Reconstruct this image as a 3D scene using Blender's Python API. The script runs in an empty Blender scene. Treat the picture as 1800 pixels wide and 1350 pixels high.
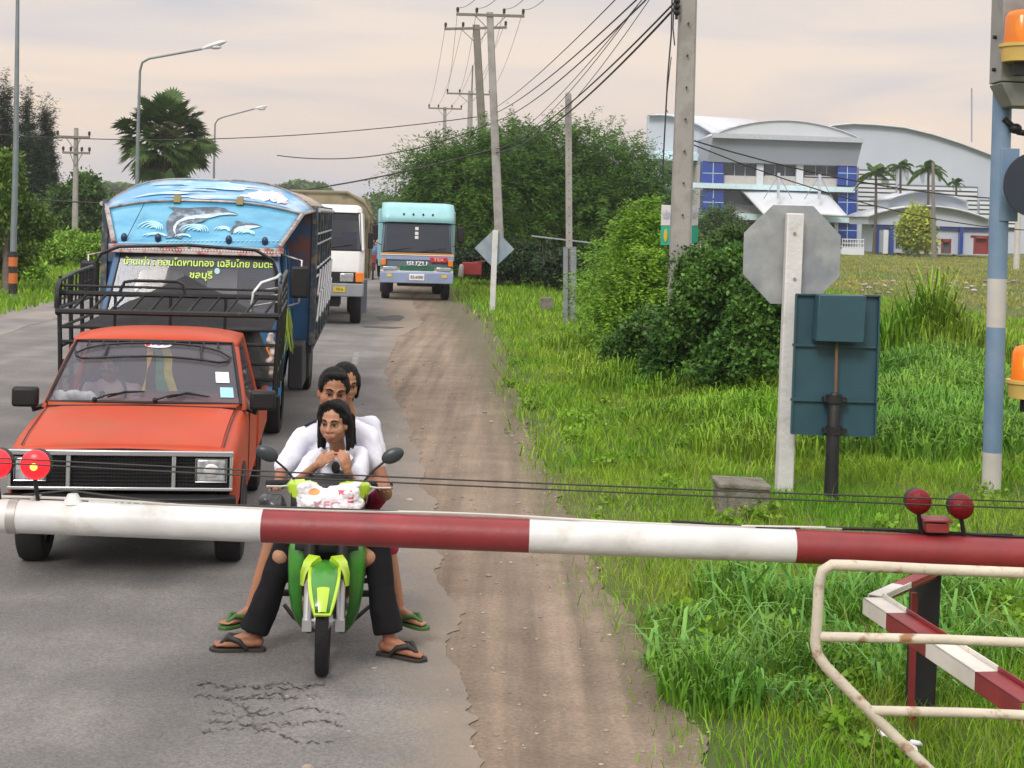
import bpy, bmesh, math, random
import numpy as np
from mathutils import Vector, Matrix, Euler, noise as mnoise
random.seed(7); RNG = np.random.default_rng(11)
SC = bpy.context.scene; COL = SC.collection
R = math.radians
# ------------------------------------------------------------ camera
H = 2.45; F = 2700.0; ROLL = 0.03; CX, CY = 900.0, 387.0
CA, SA = math.cos(ROLL), math.sin(ROLL)
cam_d = bpy.data.cameras.new('camera'); cam = bpy.data.objects.new('camera', cam_d); COL.objects.link(cam)
cam_d.sensor_width = 36; cam_d.lens = 36*F/1800; cam_d.shift_y = -288/1800
cam_d.clip_start = 0.1; cam_d.clip_end = 6000
cam.matrix_world = Matrix(((CA, -SA, 0, 0), (0, 0, -1, 0), (SA, CA, 0, H), (0, 0, 0, 1)))
SC.camera = cam
# ------------------------------------------------------------ world: hazy overcast evening sky over a Nishita sky
wd = bpy.data.worlds.new('World'); SC.world = wd; wd.use_nodes = True
nt = wd.node_tree; nt.nodes.clear()
def N(t, ty, **kw):
    n = t.nodes.new(ty)
    for k, v in kw.items(): setattr(n, k, v)
    return n
SUN_EL, SUN_AZ = 38.0, 200.0      # sun behind and left of the camera, veiled by cloud
wo = N(nt, 'ShaderNodeOutputWorld'); bg = N(nt, 'ShaderNodeBackground'); bg.inputs[1].default_value = 0.10
sky = N(nt, 'ShaderNodeTexSky', sky_type='NISHITA'); sky.sun_disc = False
sky.sun_elevation = R(SUN_EL); sky.sun_rotation = R(SUN_AZ); sky.air_density = 1.5; sky.dust_density = 3
tc = N(nt, 'ShaderNodeTexCoord'); mp = N(nt, 'ShaderNodeMapping'); mp.inputs['Scale'].default_value = (1.6, 1.6, 11)
mp.inputs['Rotation'].default_value = (0, R(3), 0)
n1 = N(nt, 'ShaderNodeTexNoise'); n1.inputs['Scale'].default_value = 1.5; n1.inputs['Detail'].default_value = 5; n1.inputs['Roughness'].default_value = .5
n1.inputs['Distortion'].default_value = .6
r1 = N(nt, 'ShaderNodeValToRGB')
e = r1.color_ramp.elements; e[0].position = .38; e[0].color = (5.2, 5.3, 6.2, 1); e[1].position = .60; e[1].color = (9.4, 7.6, 6.2, 1)
sx = N(nt, 'ShaderNodeSeparateXYZ'); rz = N(nt, 'ShaderNodeValToRGB')
e = rz.color_ramp.elements; e[0].position = 0; e[0].color = (6.4, 5.8, 5.9, 1); e[1].position = .16; e[1].color = (7.3, 7.2, 7.3, 1)
ee = rz.color_ramp.elements.new(.02); ee.color = (7.0, 6.35, 6.3, 1)
ee = rz.color_ramp.elements.new(.062); ee.color = (9.2, 7.5, 6.1, 1)
ee = rz.color_ramp.elements.new(.11); ee.color = (8.3, 7.5, 7.1, 1)
mx = N(nt, 'ShaderNodeMix', data_type='RGBA'); mx.inputs[0].default_value = .55
mx2 = N(nt, 'ShaderNodeMix', data_type='RGBA'); mx2.inputs[0].default_value = .95
mr = N(nt, 'ShaderNodeMapRange'); mr.inputs[1].default_value = .17; mr.inputs[2].default_value = .8; mr.inputs[3].default_value = 1; mr.inputs[4].default_value = 2.3
vm = N(nt, 'ShaderNodeVectorMath', operation='SCALE')
L = nt.links.new
L(tc.outputs['Generated'], mp.inputs[0]); L(mp.outputs[0], n1.inputs[0]); L(n1.outputs[0], r1.inputs[0])
L(tc.outputs['Generated'], sx.inputs[0]); L(sx.outputs[2], rz.inputs[0]); L(sx.outputs[2], mr.inputs[0])
L(rz.outputs[0], mx.inputs[6]); L(r1.outputs[0], mx.inputs[7])
L(sky.outputs[0], mx2.inputs[6]); L(mx.outputs[2], mx2.inputs[7])
L(mx2.outputs[2], vm.inputs[0]); L(mr.outputs[0], vm.inputs['Scale']); L(vm.outputs[0], bg.inputs[0]); L(bg.outputs[0], wo.inputs[0])
sd = bpy.data.lights.new('sun', 'SUN'); sd.energy = 1.8; sd.angle = R(18); sd.color = (1, .95, .88)
so = bpy.data.objects.new('sun', sd); COL.objects.link(so)
# sky sun_rotation 200 deg: direction to the sun = (sin, cos) measured from +Y clockwise
_d = Vector((math.sin(R(SUN_AZ))*math.cos(R(SUN_EL)), math.cos(R(SUN_AZ))*math.cos(R(SUN_EL)), math.sin(R(SUN_EL))))
so.rotation_euler = _d.to_track_quat('Z', 'Y').to_euler(); so.location = (0, 0, 30)
SC.view_settings.view_transform = 'Standard'; SC.view_settings.look = 'None'
SC.view_settings.exposure = 0.06; SC.view_settings.gamma = 1
SC.cycles.max_bounces = 6; SC.cycles.transparent_max_bounces = 12; SC.cycles.use_denoising = True
SC.cycles.caustics_reflective = False; SC.cycles.caustics_refractive = False
# ------------------------------------------------------------ geometry of the view: photo pixel + depth (or height) -> metres
def P(px, py, Y):
    dx, dy = (px-CX)/F, (CY-py)/F
    return Vector(((dx*CA-dy*SA)*Y, Y, H+(dx*SA+dy*CA)*Y))
def G(px, py, Z=0.0):
    dx, dy = (px-CX)/F, (CY-py)/F
    return P(px, py, (Z-H)/(dx*SA+dy*CA))
RT = 0.087; RANG = math.atan(RT)
def road(o, Y, z=0.0): return Vector((-RT*Y+o, Y, z))       # point at lateral offset o of the road line
# ------------------------------------------------------------ materials
MATS = {}
def M(name, c, rough=.6, metal=0., var=.12, scale=4., bump=0., bscale=40., coat=0., c2=None, edge=(.4, .6), c2scale=None, emit=None, estr=0., detail=5., island=0., coord='Object', alpha=None, trans=0., stretch=None, spec=None):
    if name in MATS: return MATS[name]
    m = bpy.data.materials.new(name); MATS[name] = m; m.use_nodes = True
    t = m.node_tree; b = t.nodes['Principled BSDF']; l = t.links.new
    b.inputs['Roughness'].default_value = rough; b.inputs['Metallic'].default_value = metal
    if coat: b.inputs['Coat Weight'].default_value = coat; b.inputs['Coat Roughness'].default_value = .15
    if spec is not None: b.inputs['Specular IOR Level'].default_value = spec
    tc = N(t, 'ShaderNodeTexCoord'); src = tc.outputs[coord]
    if stretch:
        mpp = N(t, 'ShaderNodeMapping'); mpp.inputs['Scale'].default_value = stretch; l(src, mpp.inputs[0]); src = mpp.outputs[0]
    nz = N(t, 'ShaderNodeTexNoise'); nz.inputs['Scale'].default_value = scale; nz.inputs['Detail'].default_value = detail; l(src, nz.inputs[0])
    mr = N(t, 'ShaderNodeMapRange'); mr.inputs[1].default_value = .25; mr.inputs[2].default_value = .75; mr.inputs[3].default_value = 1-var; mr.inputs[4].default_value = 1+var
    l(nz.outputs[0], mr.inputs[0])
    colr = None
    if c2 is not None:
        n2 = N(t, 'ShaderNodeTexNoise'); n2.inputs['Scale'].default_value = c2scale or scale*.6; n2.inputs['Detail'].default_value = 6; n2.inputs['Roughness'].default_value = .6; l(src, n2.inputs[0])
        m2 = N(t, 'ShaderNodeMapRange'); m2.inputs[1].default_value = edge[0]; m2.inputs[2].default_value = edge[1]; l(n2.outputs[0], m2.inputs[0])
        mi = N(t, 'ShaderNodeMix', data_type='RGBA'); mi.inputs[6].default_value = (*c, 1); mi.inputs[7].default_value = (*c2, 1); l(m2.outputs[0], mi.inputs[0]); colr = mi.outputs[2]
    sc = N(t, 'ShaderNodeVectorMath', operation='SCALE')
    if colr: l(colr, sc.inputs[0])
    else: sc.inputs[0].default_value = c
    if island:
        ge = N(t, 'ShaderNodeNewGeometry'); m3 = N(t, 'ShaderNodeMapRange'); m3.inputs[3].default_value = 1-island; m3.inputs[4].default_value = 1+island
        l(ge.outputs['Random Per Island'], m3.inputs[0]); mu = N(t, 'ShaderNodeMath', operation='MULTIPLY'); l(m3.outputs[0], mu.inputs[0]); l(mr.outputs[0], mu.inputs[1]); l(mu.outputs[0], sc.inputs['Scale'])
    else: l(mr.outputs[0], sc.inputs['Scale'])
    l(sc.outputs[0], b.inputs['Base Color'])
    if bump:
        nb = N(t, 'ShaderNodeTexNoise'); nb.inputs['Scale'].default_value = bscale; nb.inputs['Detail'].default_value = 4; l(src, nb.inputs[0])
        bp = N(t, 'ShaderNodeBump'); bp.inputs['Strength'].default_value = bump; bp.inputs['Distance'].default_value = .02; l(nb.outputs[0], bp.inputs['Height']); l(bp.outputs[0], b.inputs['Normal'])
    if emit: b.inputs['Emission Color'].default_value = (*emit, 1); b.inputs['Emission Strength'].default_value = estr
    if trans: b.inputs['Transmission Weight'].default_value = trans
    if alpha is not None: b.inputs['Alpha'].default_value = alpha
    return m
def leafmat(name, c, c2, island=.35, rough=.55, trans=.25, scale=1.2):
    m = M(name, c, rough, var=.25, scale=scale, c2=c2, edge=(.35, .65), c2scale=scale*.7, island=island, spec=.25)
    t = m.node_tree; b = t.nodes['Principled BSDF']; out = [n for n in t.nodes if n.type == 'OUTPUT_MATERIAL'][0]
    tr = N(t, 'ShaderNodeBsdfTranslucent'); ad = N(t, 'ShaderNodeMixShader'); ad.inputs[0].default_value = trans
    src = b.inputs['Base Color'].links[0].from_socket
    t.links.new(src, tr.inputs[0]); t.links.new(b.outputs[0], ad.inputs[1]); t.links.new(tr.outputs[0], ad.inputs[2]); t.links.new(ad.outputs[0], out.inputs[0])
    return m
def glassmat(name, tint=(.5, .55, .6), alpha=.5, rough=.03):
    if name in MATS: return MATS[name]
    m = bpy.data.materials.new(name); MATS[name] = m; m.use_nodes = True; t = m.node_tree
    b = t.nodes['Principled BSDF']; out = [n for n in t.nodes if n.type == 'OUTPUT_MATERIAL'][0]
    b.inputs['Base Color'].default_value = (*tint, 1); b.inputs['Roughness'].default_value = rough; b.inputs['Specular IOR Level'].default_value = .55
    tr = N(t, 'ShaderNodeBsdfTransparent'); mi = N(t, 'ShaderNodeMixShader'); mi.inputs[0].default_value = alpha
    t.links.new(tr.outputs[0], mi.inputs[1]); t.links.new(b.outputs[0], mi.inputs[2]); t.links.new(mi.outputs[0], out.inputs[0])
    return m
# ------------------------------------------------------------ mesh builder
class MB:
    def __init__(s, org=(0, 0, 0)): s.v = []; s.f = []; s.fm = []; s.o = Vector(org); s.mi = 0
    def add(s, vs, fs):
        b = len(s.v); s.v += [Vector(v)-s.o for v in vs]; s.f += [tuple(b+i for i in f) for f in fs]; s.fm += [s.mi]*len(fs); return s
    def box(s, c, d, rz=0, rx=0, ry=0, taper=1.0):
        m = Euler((rx, ry, rz)).to_matrix(); c = Vector(c); vs = []
        for z in (-1, 1):
            k = taper if z > 0 else 1
            for x, y in ((-1, -1), (1, -1), (1, 1), (-1, 1)): vs.append(c+m@Vector((x*d[0]/2*k, y*d[1]/2*k, z*d[2]/2)))
        return s.add(vs, [(3, 2, 1, 0), (4, 5, 6, 7), (0, 1, 5, 4), (1, 2, 6, 5), (2, 3, 7, 6), (3, 0, 4, 7)])
    def b2(s, x0, x1, y0, y1, z0, z1): return s.box(((x0+x1)/2, (y0+y1)/2, (z0+z1)/2), (abs(x1-x0), abs(y1-y0), abs(z1-z0)))
    def beam(s, a, b, w, h, up=(0, 0, 1)):
        a, b = Vector(a), Vector(b); d = (b-a).normalized(); u = Vector(up); r = d.cross(u)
        if r.length < 1e-4: r = d.cross(Vector((1, 0, 0)))
        r.normalize(); u = r.cross(d); vs = []
        for p in (a, b):
            for x, y in ((-1, -1), (1, -1), (1, 1), (-1, 1)): vs.append(p+r*x*w/2+u*y*h/2)
        return s.add(vs, [(0, 1, 2, 3), (7, 6, 5, 4), (4, 5, 1, 0), (5, 6, 2, 1), (6, 7, 3, 2), (7, 4, 0, 3)])
    def tube(s, pts, r, n=8, cap=True, closed=False):
        pts = [Vector(p) for p in pts]; rr = r if isinstance(r, (list, tuple)) else [r]*len(pts); m = len(pts); vs = []; prev = None
        for i, p in enumerate(pts):
            if closed: d = pts[(i+1) % m]-pts[i-1]
            else: d = pts[min(i+1, m-1)]-pts[max(i-1, 0)]
            d.normalize()
            if prev is None: u = d.orthogonal().normalized()
            else:
                u = prev-d*prev.dot(d)
                u = u.normalized() if u.length > 1e-5 else d.orthogonal().normalized()
            prev = u; w = d.cross(u)
            for k in range(n): a = 2*math.pi*k/n; vs.append(p+(u*math.cos(a)+w*math.sin(a))*rr[i])
        fs = [];
        for i in range(m if closed else m-1):
            j = (i+1) % m
            for k in range(n): k2 = (k+1) % n; fs.append((i*n+k, i*n+k2, j*n+k2, j*n+k))
        if cap and not closed: fs.append(tuple(range(n))[::-1]); fs.append(tuple((m-1)*n+k for k in range(n)))
        return s.add(vs, fs)
    def cyl(s, a, b, r1, r2=None, n=16): return s.tube([a, b], [r1, r1 if r2 is None else r2], n)
    def ell(s, c, r, rot=None, n=16, m=10):
        c = Vector(c); r = (r, r, r) if not hasattr(r, '__len__') else r; rot = rot or Matrix.Identity(3); vs = [c+rot@Vector((0, 0, r[2]))]
        for i in range(1, m):
            t = math.pi*i/m
            for k in range(n): a = 2*math.pi*k/n; vs.append(c+rot@Vector((r[0]*math.sin(t)*math.cos(a), r[1]*math.sin(t)*math.sin(a), r[2]*math.cos(t))))
        vs.append(c-rot@Vector((0, 0, r[2]))); fs = []
        for k in range(n): k2 = (k+1) % n; fs.append((0, 1+k, 1+k2)); fs.append((len(vs)-1, 1+(m-2)*n+k2, 1+(m-2)*n+k))
        for i in range(m-2):
            for k in range(n): k2 = (k+1) % n; fs.append((1+i*n+k, 1+(i+1)*n+k, 1+(i+1)*n+k2, 1+i*n+k2))
        return s.add(vs, fs)
    def cap(s, a, r1, b, r2, n=12):
        a, b = Vector(a), Vector(b); d = (b-a)
        if d.length < 1e-5: return s.ell(a, r1)
        d.normalize(); pts = []; rs = []
        for t in (-1, -.87, -.5, 0): pts.append(a+d*r1*t); rs.append(r1*math.sqrt(max(0.0001, 1-t*t)))
        for t in (0, .5, .87, 1): pts.append(b+d*r2*t); rs.append(r2*math.sqrt(max(0.0001, 1-t*t)))
        return s.tube(pts, rs, n)
    def prism(s, pts, d):                       # polygon (3d points) swept along vector d
        pts = [Vector(p) for p in pts]; d = Vector(d); n = len(pts)
        fs = [tuple(range(n))[::-1], tuple(range(n, 2*n))]+[(i, (i+1) % n, n+(i+1) % n, n+i) for i in range(n)]
        return s.add(pts+[p+d for p in pts], fs)
    def loft(s, secs, closed=True, caps=True):
        n = len(secs[0]); vs = [Vector(p) for q in secs for p in q]; fs = []
        for i in range(len(secs)-1):
            for k in range(n if closed else n-1): k2 = (k+1) % n; fs.append((i*n+k, i*n+k2, (i+1)*n+k2, (i+1)*n+k))
        if caps and closed: fs.append(tuple(range(n))[::-1]); fs.append(tuple((len(secs)-1)*n+k for k in range(n)))
        return s.add(vs, fs)
    def build(s, name, mat, parent=None, smooth=None, bevel=0, bseg=2, solid=0, sub=0):
        me = bpy.data.meshes.new(name); me.from_pydata([tuple(v) for v in s.v], [], s.f)
        for m in (mat if isinstance(mat, (list, tuple)) else [mat]): me.materials.append(m)
        if any(s.fm): me.polygons.foreach_set('material_index', s.fm)
        bm = bmesh.new(); bm.from_mesh(me); bmesh.ops.recalc_face_normals(bm, faces=bm.faces); bm.to_mesh(me); bm.free()
        o = bpy.data.objects.new(name, me); COL.objects.link(o); o.parent = parent
        if solid: md = o.modifiers.new('solid', 'SOLIDIFY'); md.thickness = solid; md.offset = 0
        if bevel: md = o.modifiers.new('bevel', 'BEVEL'); md.width = bevel; md.segments = bseg; md.limit_method = 'ANGLE'; md.angle_limit = R(35)
        if sub: md = o.modifiers.new('sub', 'SUBSURF'); md.levels = sub; md.render_levels = sub
        if smooth is not None: sm(me, smooth)
        elif bevel: sm(me, 35)
        return o
def sm(me, ang=40):
    me.polygons.foreach_set('use_smooth', [True]*len(me.polygons))
    if ang < 180: me.set_sharp_from_angle(angle=R(ang))
def tag(o, label=None, cat=None, group=None, kind=None):
    if label: o['label'] = label
    if cat: o['category'] = cat
    if group: o['group'] = group
    if kind: o['kind'] = kind
    return o
def thing(name, label, cat, loc=(0, 0, 0), rz=0, group=None):
    o = bpy.data.objects.new(name, None); COL.objects.link(o); o.location = loc; o.rotation_euler = (0, 0, rz); o.empty_display_size = .2
    return tag(o, label, cat, group)
def copy_tree(o, parent=None):
    c = o.copy(); COL.objects.link(c); c.parent = parent
    for ch in list(o.children): copy_tree(ch, c)
    return c
def npmesh(name, V, quads=None, tris=None, mat=None, parent=None, smooth=False):
    me = bpy.data.meshes.new(name); nv = len(V); me.vertices.add(nv); me.vertices.foreach_set('co', np.asarray(V, np.float32).ravel())
    loops = []; starts = []; tot = 0
    if quads is not None and len(quads): q = np.asarray(quads, np.int32); loops.append(q.ravel()); starts.append(np.arange(len(q))*4+tot); tot += q.size
    if tris is not None and len(tris): q = np.asarray(tris, np.int32); loops.append(q.ravel()); starts.append(np.arange(len(q))*3+tot); tot += q.size
    loops = np.concatenate(loops); starts = np.concatenate(starts).astype(np.int32)
    me.loops.add(len(loops)); me.loops.foreach_set('vertex_index', loops); me.polygons.add(len(starts)); me.polygons.foreach_set('loop_start', starts)
    me.update(calc_edges=True); me.validate()
    if mat: me.materials.append(mat)
    if smooth: sm(me, 180)
    o = bpy.data.objects.new(name, me); COL.objects.link(o); o.parent = parent
    return o
def bake(o):
    dg = bpy.context.evaluated_depsgraph_get(); me = bpy.data.meshes.new_from_object(o.evaluated_get(dg)); old = o.data; o.modifiers.clear(); o.data = me
    return o
def organic(name, mb, mat, parent=None, voxel=.01, smooth=4, fac=.5, paint=None, noise=0.):
    """closed primitives fused into one continuous skin"""
    o = mb.build(name, mat, parent)
    md = o.modifiers.new('remesh', 'REMESH'); md.mode = 'VOXEL'; md.voxel_size = voxel; md.use_smooth_shade = True
    md = o.modifiers.new('smooth', 'SMOOTH'); md.iterations = smooth; md.factor = fac
    bpy.context.view_layer.update(); bake(o); me = o.data; me.materials.clear()
    for m in (mat if isinstance(mat, (list, tuple)) else [mat]): me.materials.append(m)
    if paint: me.polygons.foreach_set('material_index', [paint(p.center+mb.o) for p in me.polygons])
    sm(me, 180); return o
def text(body, mat, name, parent, origin, right, up, size, ext=.002, align='CENTER', fit=None, bold=0.0, xs=1.0):
    cu = bpy.data.curves.new(name, 'FONT'); cu.body = body; cu.size = 1; cu.extrude = 0; cu.align_x = align; cu.align_y = 'CENTER'; cu.resolution_u = 3; cu.offset = bold
    o = bpy.data.objects.new(name, cu); COL.objects.link(o); bpy.context.view_layer.update()
    dg = bpy.context.evaluated_depsgraph_get(); me = bpy.data.meshes.new_from_object(o.evaluated_get(dg)); bpy.data.objects.remove(o)
    xsv = [v.co.x for v in me.vertices]; w = max(xsv)-min(xsv); sx = size*xs if fit is None else fit/w
    r = Vector(right).normalized(); u = Vector(up).normalized(); nn = r.cross(u); og = Vector(origin)
    for v in me.vertices: v.co = og+r*v.co.x*sx+u*v.co.y*size+nn*ext
    me.materials.append(mat); o = bpy.data.objects.new(name, me); COL.objects.link(o); o.parent = parent
    md = o.modifiers.new('solid', 'SOLIDIFY'); md.thickness = ext; md.offset = 0
    return o
# ============================================================ ground, road, verge
mg = M('ground_grass', (.06, .095, .02), .95, var=.3, scale=.9, c2=(.15, .14, .045), edge=(.5, .66), c2scale=.13, bump=.6, bscale=9)
g = MB(); nx, ny = 60, 60
xs = [-1500, -600, -250, -120]+list(np.linspace(-60, 90, 50))+[140, 260, 600, 1500]
ys = [-30]+list(np.linspace(0, 70, 36))+[80, 95, 110, 130, 150, 180, 220, 300, 450, 700, 1100, 1800, 3500]
def gz(x, y):
    o = x+RT*y
    if o > 3.2 and y > 8:
        k = min(1, (o-3.2)/4)*min(1, (y-8)/8)
        fade = 1 if y < 120 else max(0, 1-(y-120)/60)
        return k*fade*(.16*mnoise.noise(Vector((x*.16, y*.16, 0)))+.05*mnoise.noise(Vector((x*.6, y*.6, 3)))-.02)-.01
    if o < -9.2 and y > 10: return -.01+.1*mnoise.noise(Vector((x*.2, y*.2, 5)))*min(1, (-9.2-o)/3)
    return -.01
vs = [(x, y, gz(x, y)) for y in ys for x in xs]; W_ = len(xs)
fs = [(j*W_+i, j*W_+i+1, (j+1)*W_+i+1, (j+1)*W_+i) for j in range(len(ys)-1) for i in range(W_-1)]
tag(g.add(vs, fs).build('ground', mg, smooth=180), kind='structure')
def strip(name, f0, f1, z, mat, y0=-2, y1=900, step0=.025):
    """sheet between two lateral offsets; edges ragged near the camera"""
    Y = []; y = y0
    while y < y1: Y.append(y); y += step0*max(1, (abs(y)/5)**1.35)
    V = []; n = 7
    for y in Y:
        a, b = f0(y), f1(y)
        for k in range(n): V.append(road(a+(b-a)*k/(n-1), y, z))
    fs = [(j*n+i, j*n+i+1, (j+1)*n+i+1, (j+1)*n+i) for j in range(len(Y)-1) for i in range(n-1)]
    return tag(MB().add(V, fs).build(name, mat, smooth=180), kind='structure')
def rag(base, a, sc, seed):
    def f(y): return base+a*(.8*mnoise.noise(Vector((y*sc, seed, 0)))+.5*mnoise.noise(Vector((y*sc*3.1, seed, 1)))+.35*mnoise.noise(Vector((y*sc*9, seed, 2)))+.05*mnoise.noise(Vector((y*sc*24, seed, 3))))
    return f
md_ = M('dirt', (.20, .150, .108), .95, var=.16, scale=3, c2=(.27, .213, .158), edge=(.30, .75), c2scale=.8, bump=.45, bscale=26, detail=10)
def dirt_r(y): return 1.62+min(.9, max(0, (y-13)*.022))+(.55*math.exp(-((y-33)/12)**2))
fr = rag(0, .16, .9, 4.0)
strip('dirt_shoulder', lambda y: -.6, lambda y: dirt_r(y)+fr(y), .002, md_)
# asphalt: aggregate speckle, tar patches, cracks, sand drifted over the edge
ma = M('asphalt', (.145, .142, .138), .85, var=.12, scale=.8, c2=(.20, .193, .183), edge=(.42, .62), c2scale=.9, bump=.35, bscale=160, detail=9)
t = ma.node_tree; b = t.nodes['Principled BSDF']; base = b.inputs['Base Color'].links[0].from_socket
tcn = [n for n in t.nodes if n.type == 'TEX_COORD'][0]
sp = N(t, 'ShaderNodeTexNoise'); sp.inputs['Scale'].default_value = 70; sp.inputs['Detail'].default_value = 3; t.links.new(tcn.outputs['Object'], sp.inputs[0])
spr = N(t, 'ShaderNodeMapRange'); spr.inputs[1].default_value = .3; spr.inputs[2].default_value = .7; spr.inputs[3].default_value = .72; spr.inputs[4].default_value = 1.3; t.links.new(sp.outputs[0], spr.inputs[0])
s2 = N(t, 'ShaderNodeVectorMath', operation='SCALE'); t.links.new(base, s2.inputs[0]); t.links.new(spr.outputs[0], s2.inputs['Scale'])
# worn wheel-track bands running along the road
mpx = N(t, 'ShaderNodeMapping'); mpx.inputs['Rotation'].default_value = (0, 0, -RANG); mpx.inputs['Scale'].default_value = (1.6, .05, 1); t.links.new(tcn.outputs['Object'], mpx.inputs[0])
wn = N(t, 'ShaderNodeTexNoise'); wn.inputs['Scale'].default_value = 1.1; wn.inputs['Detail'].default_value = 4; t.links.new(mpx.outputs[0], wn.inputs[0])
wr = N(t, 'ShaderNodeMapRange'); wr.inputs[1].default_value = .3; wr.inputs[2].default_value = .7; wr.inputs[3].default_value = .82; wr.inputs[4].default_value = 1.12; t.links.new(wn.outputs[0], wr.inputs[0])
s3 = N(t, 'ShaderNodeVectorMath', operation='SCALE'); t.links.new(s2.outputs[0], s3.inputs[0]); t.links.new(wr.outputs[0], s3.inputs['Scale'])
def lateral_mix(t, src, dst_col, lo, hi, nscale, namp, out, tcs, longs=None, fac=1.0):
    """mix towards a soil colour by distance across the road, broken up by noise"""
    dp = N(t, 'ShaderNodeVectorMath', operation='DOT_PRODUCT'); dp.inputs[1].default_value = (1, RT, 0); t.links.new(tcs, dp.inputs[0])
    nn = N(t, 'ShaderNodeTexNoise'); nn.inputs['Scale'].default_value = nscale; nn.inputs['Detail'].default_value = 8; nn.inputs['Roughness'].default_value = .65; t.links.new(tcs, nn.inputs[0])
    ma_ = N(t, 'ShaderNodeMath', operation='MULTIPLY_ADD'); ma_.inputs[1].default_value = namp; t.links.new(nn.outputs[0], ma_.inputs[0]); t.links.new(dp.outputs['Value'], ma_.inputs[2])
    rg = N(t, 'ShaderNodeMapRange'); rg.inputs[1].default_value = lo+namp*.5; rg.inputs[2].default_value = hi+namp*.5; rg.inputs[3].default_value = 0; rg.inputs[4].default_value = fac; t.links.new(ma_.outputs[0], rg.inputs[0])
    mi = N(t, 'ShaderNodeMix', data_type='RGBA'); mi.inputs[7].default_value = (*dst_col, 1); t.links.new(rg.outputs[0], mi.inputs[0]); t.links.new(src, mi.inputs[6]); t.links.new(mi.outputs[2], out)
    return mi.outputs[2]
lateral_mix(t, s3.outputs[0], (.27, .22, .165), .0, .62, 3.0, .9, b.inputs['Base Color'], tcn.outputs['Object'], fac=.85)
def streaks(m_, lo, hi, sx=2.2):
    t = m_.node_tree; b = t.nodes['Principled BSDF']; base = b.inputs['Base Color'].links[0].from_socket; tcn = [n for n in t.nodes if n.type == 'TEX_COORD'][0]
    mp_ = N(t, 'ShaderNodeMapping'); mp_.inputs['Rotation'].default_value = (0, 0, -RANG); mp_.inputs['Scale'].default_value = (sx, .12, 1); t.links.new(tcn.outputs['Object'], mp_.inputs[0])
    wn = N(t, 'ShaderNodeTexNoise'); wn.inputs['Scale'].default_value = 1.6; wn.inputs['Detail'].default_value = 6; t.links.new(mp_.outputs[0], wn.inputs[0])
    wr = N(t, 'ShaderNodeMapRange'); wr.inputs[1].default_value = .32; wr.inputs[2].default_value = .68; wr.inputs[3].default_value = lo; wr.inputs[4].default_value = hi; t.links.new(wn.outputs[0], wr.inputs[0])
    s3 = N(t, 'ShaderNodeVectorMath', operation='SCALE'); t.links.new(base, s3.inputs[0]); t.links.new(wr.outputs[0], s3.inputs['Scale'])
    sp = N(t, 'ShaderNodeTexNoise'); sp.inputs['Scale'].default_value = 38; sp.inputs['Detail'].default_value = 5; sp.inputs['Roughness'].default_value = .7; t.links.new(tcn.outputs['Object'], sp.inputs[0])
    sr = N(t, 'ShaderNodeMapRange'); sr.inputs[1].default_value = .3; sr.inputs[2].default_value = .7; sr.inputs[3].default_value = .7; sr.inputs[4].default_value = 1.25; t.links.new(sp.outputs[0], sr.inputs[0])
    s4 = N(t, 'ShaderNodeVectorMath', operation='SCALE'); t.links.new(s3.outputs[0], s4.inputs[0]); t.links.new(sr.outputs[0], s4.inputs['Scale']); t.links.new(s4.outputs[0], b.inputs['Base Color'])
streaks(md_, .66, 1.2, 3.4)
t = md_.node_tree; b = t.nodes['Principled BSDF']; lateral_mix(t, b.inputs['Base Color'].links[0].from_socket, (.085, .085, .04), 1.22, 1.95, 2.2, 1.0, b.inputs['Base Color'], [n for n in t.nodes if n.type == 'TEX_COORD'][0].outputs['Object'], fac=.75)
far_ = rag(0, .13, 1.1, 9.0)
def asph_r(y): return .52+far_(y)-(.9*math.exp(-((y-24)/5.5)**2)*.35)+(.55 if y > 31 else 0)*min(1, max(0, (y-31)/4))
strip('road', lambda y: -7.1, asph_r, .008, ma)
ms = M('sandy_shoulder', (.24, .215, .19), .8, var=.2, scale=1.2, c2=(.15, .15, .155), edge=(.45, .6), c2scale=.35, bump=.3, bscale=30)
fl = rag(0, .2, .5, 14.0)
strip('left_shoulder', lambda y: -8.6+fl(y)*1.2, lambda y: -7.0+.6*fl(y), .012, ms)
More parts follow.
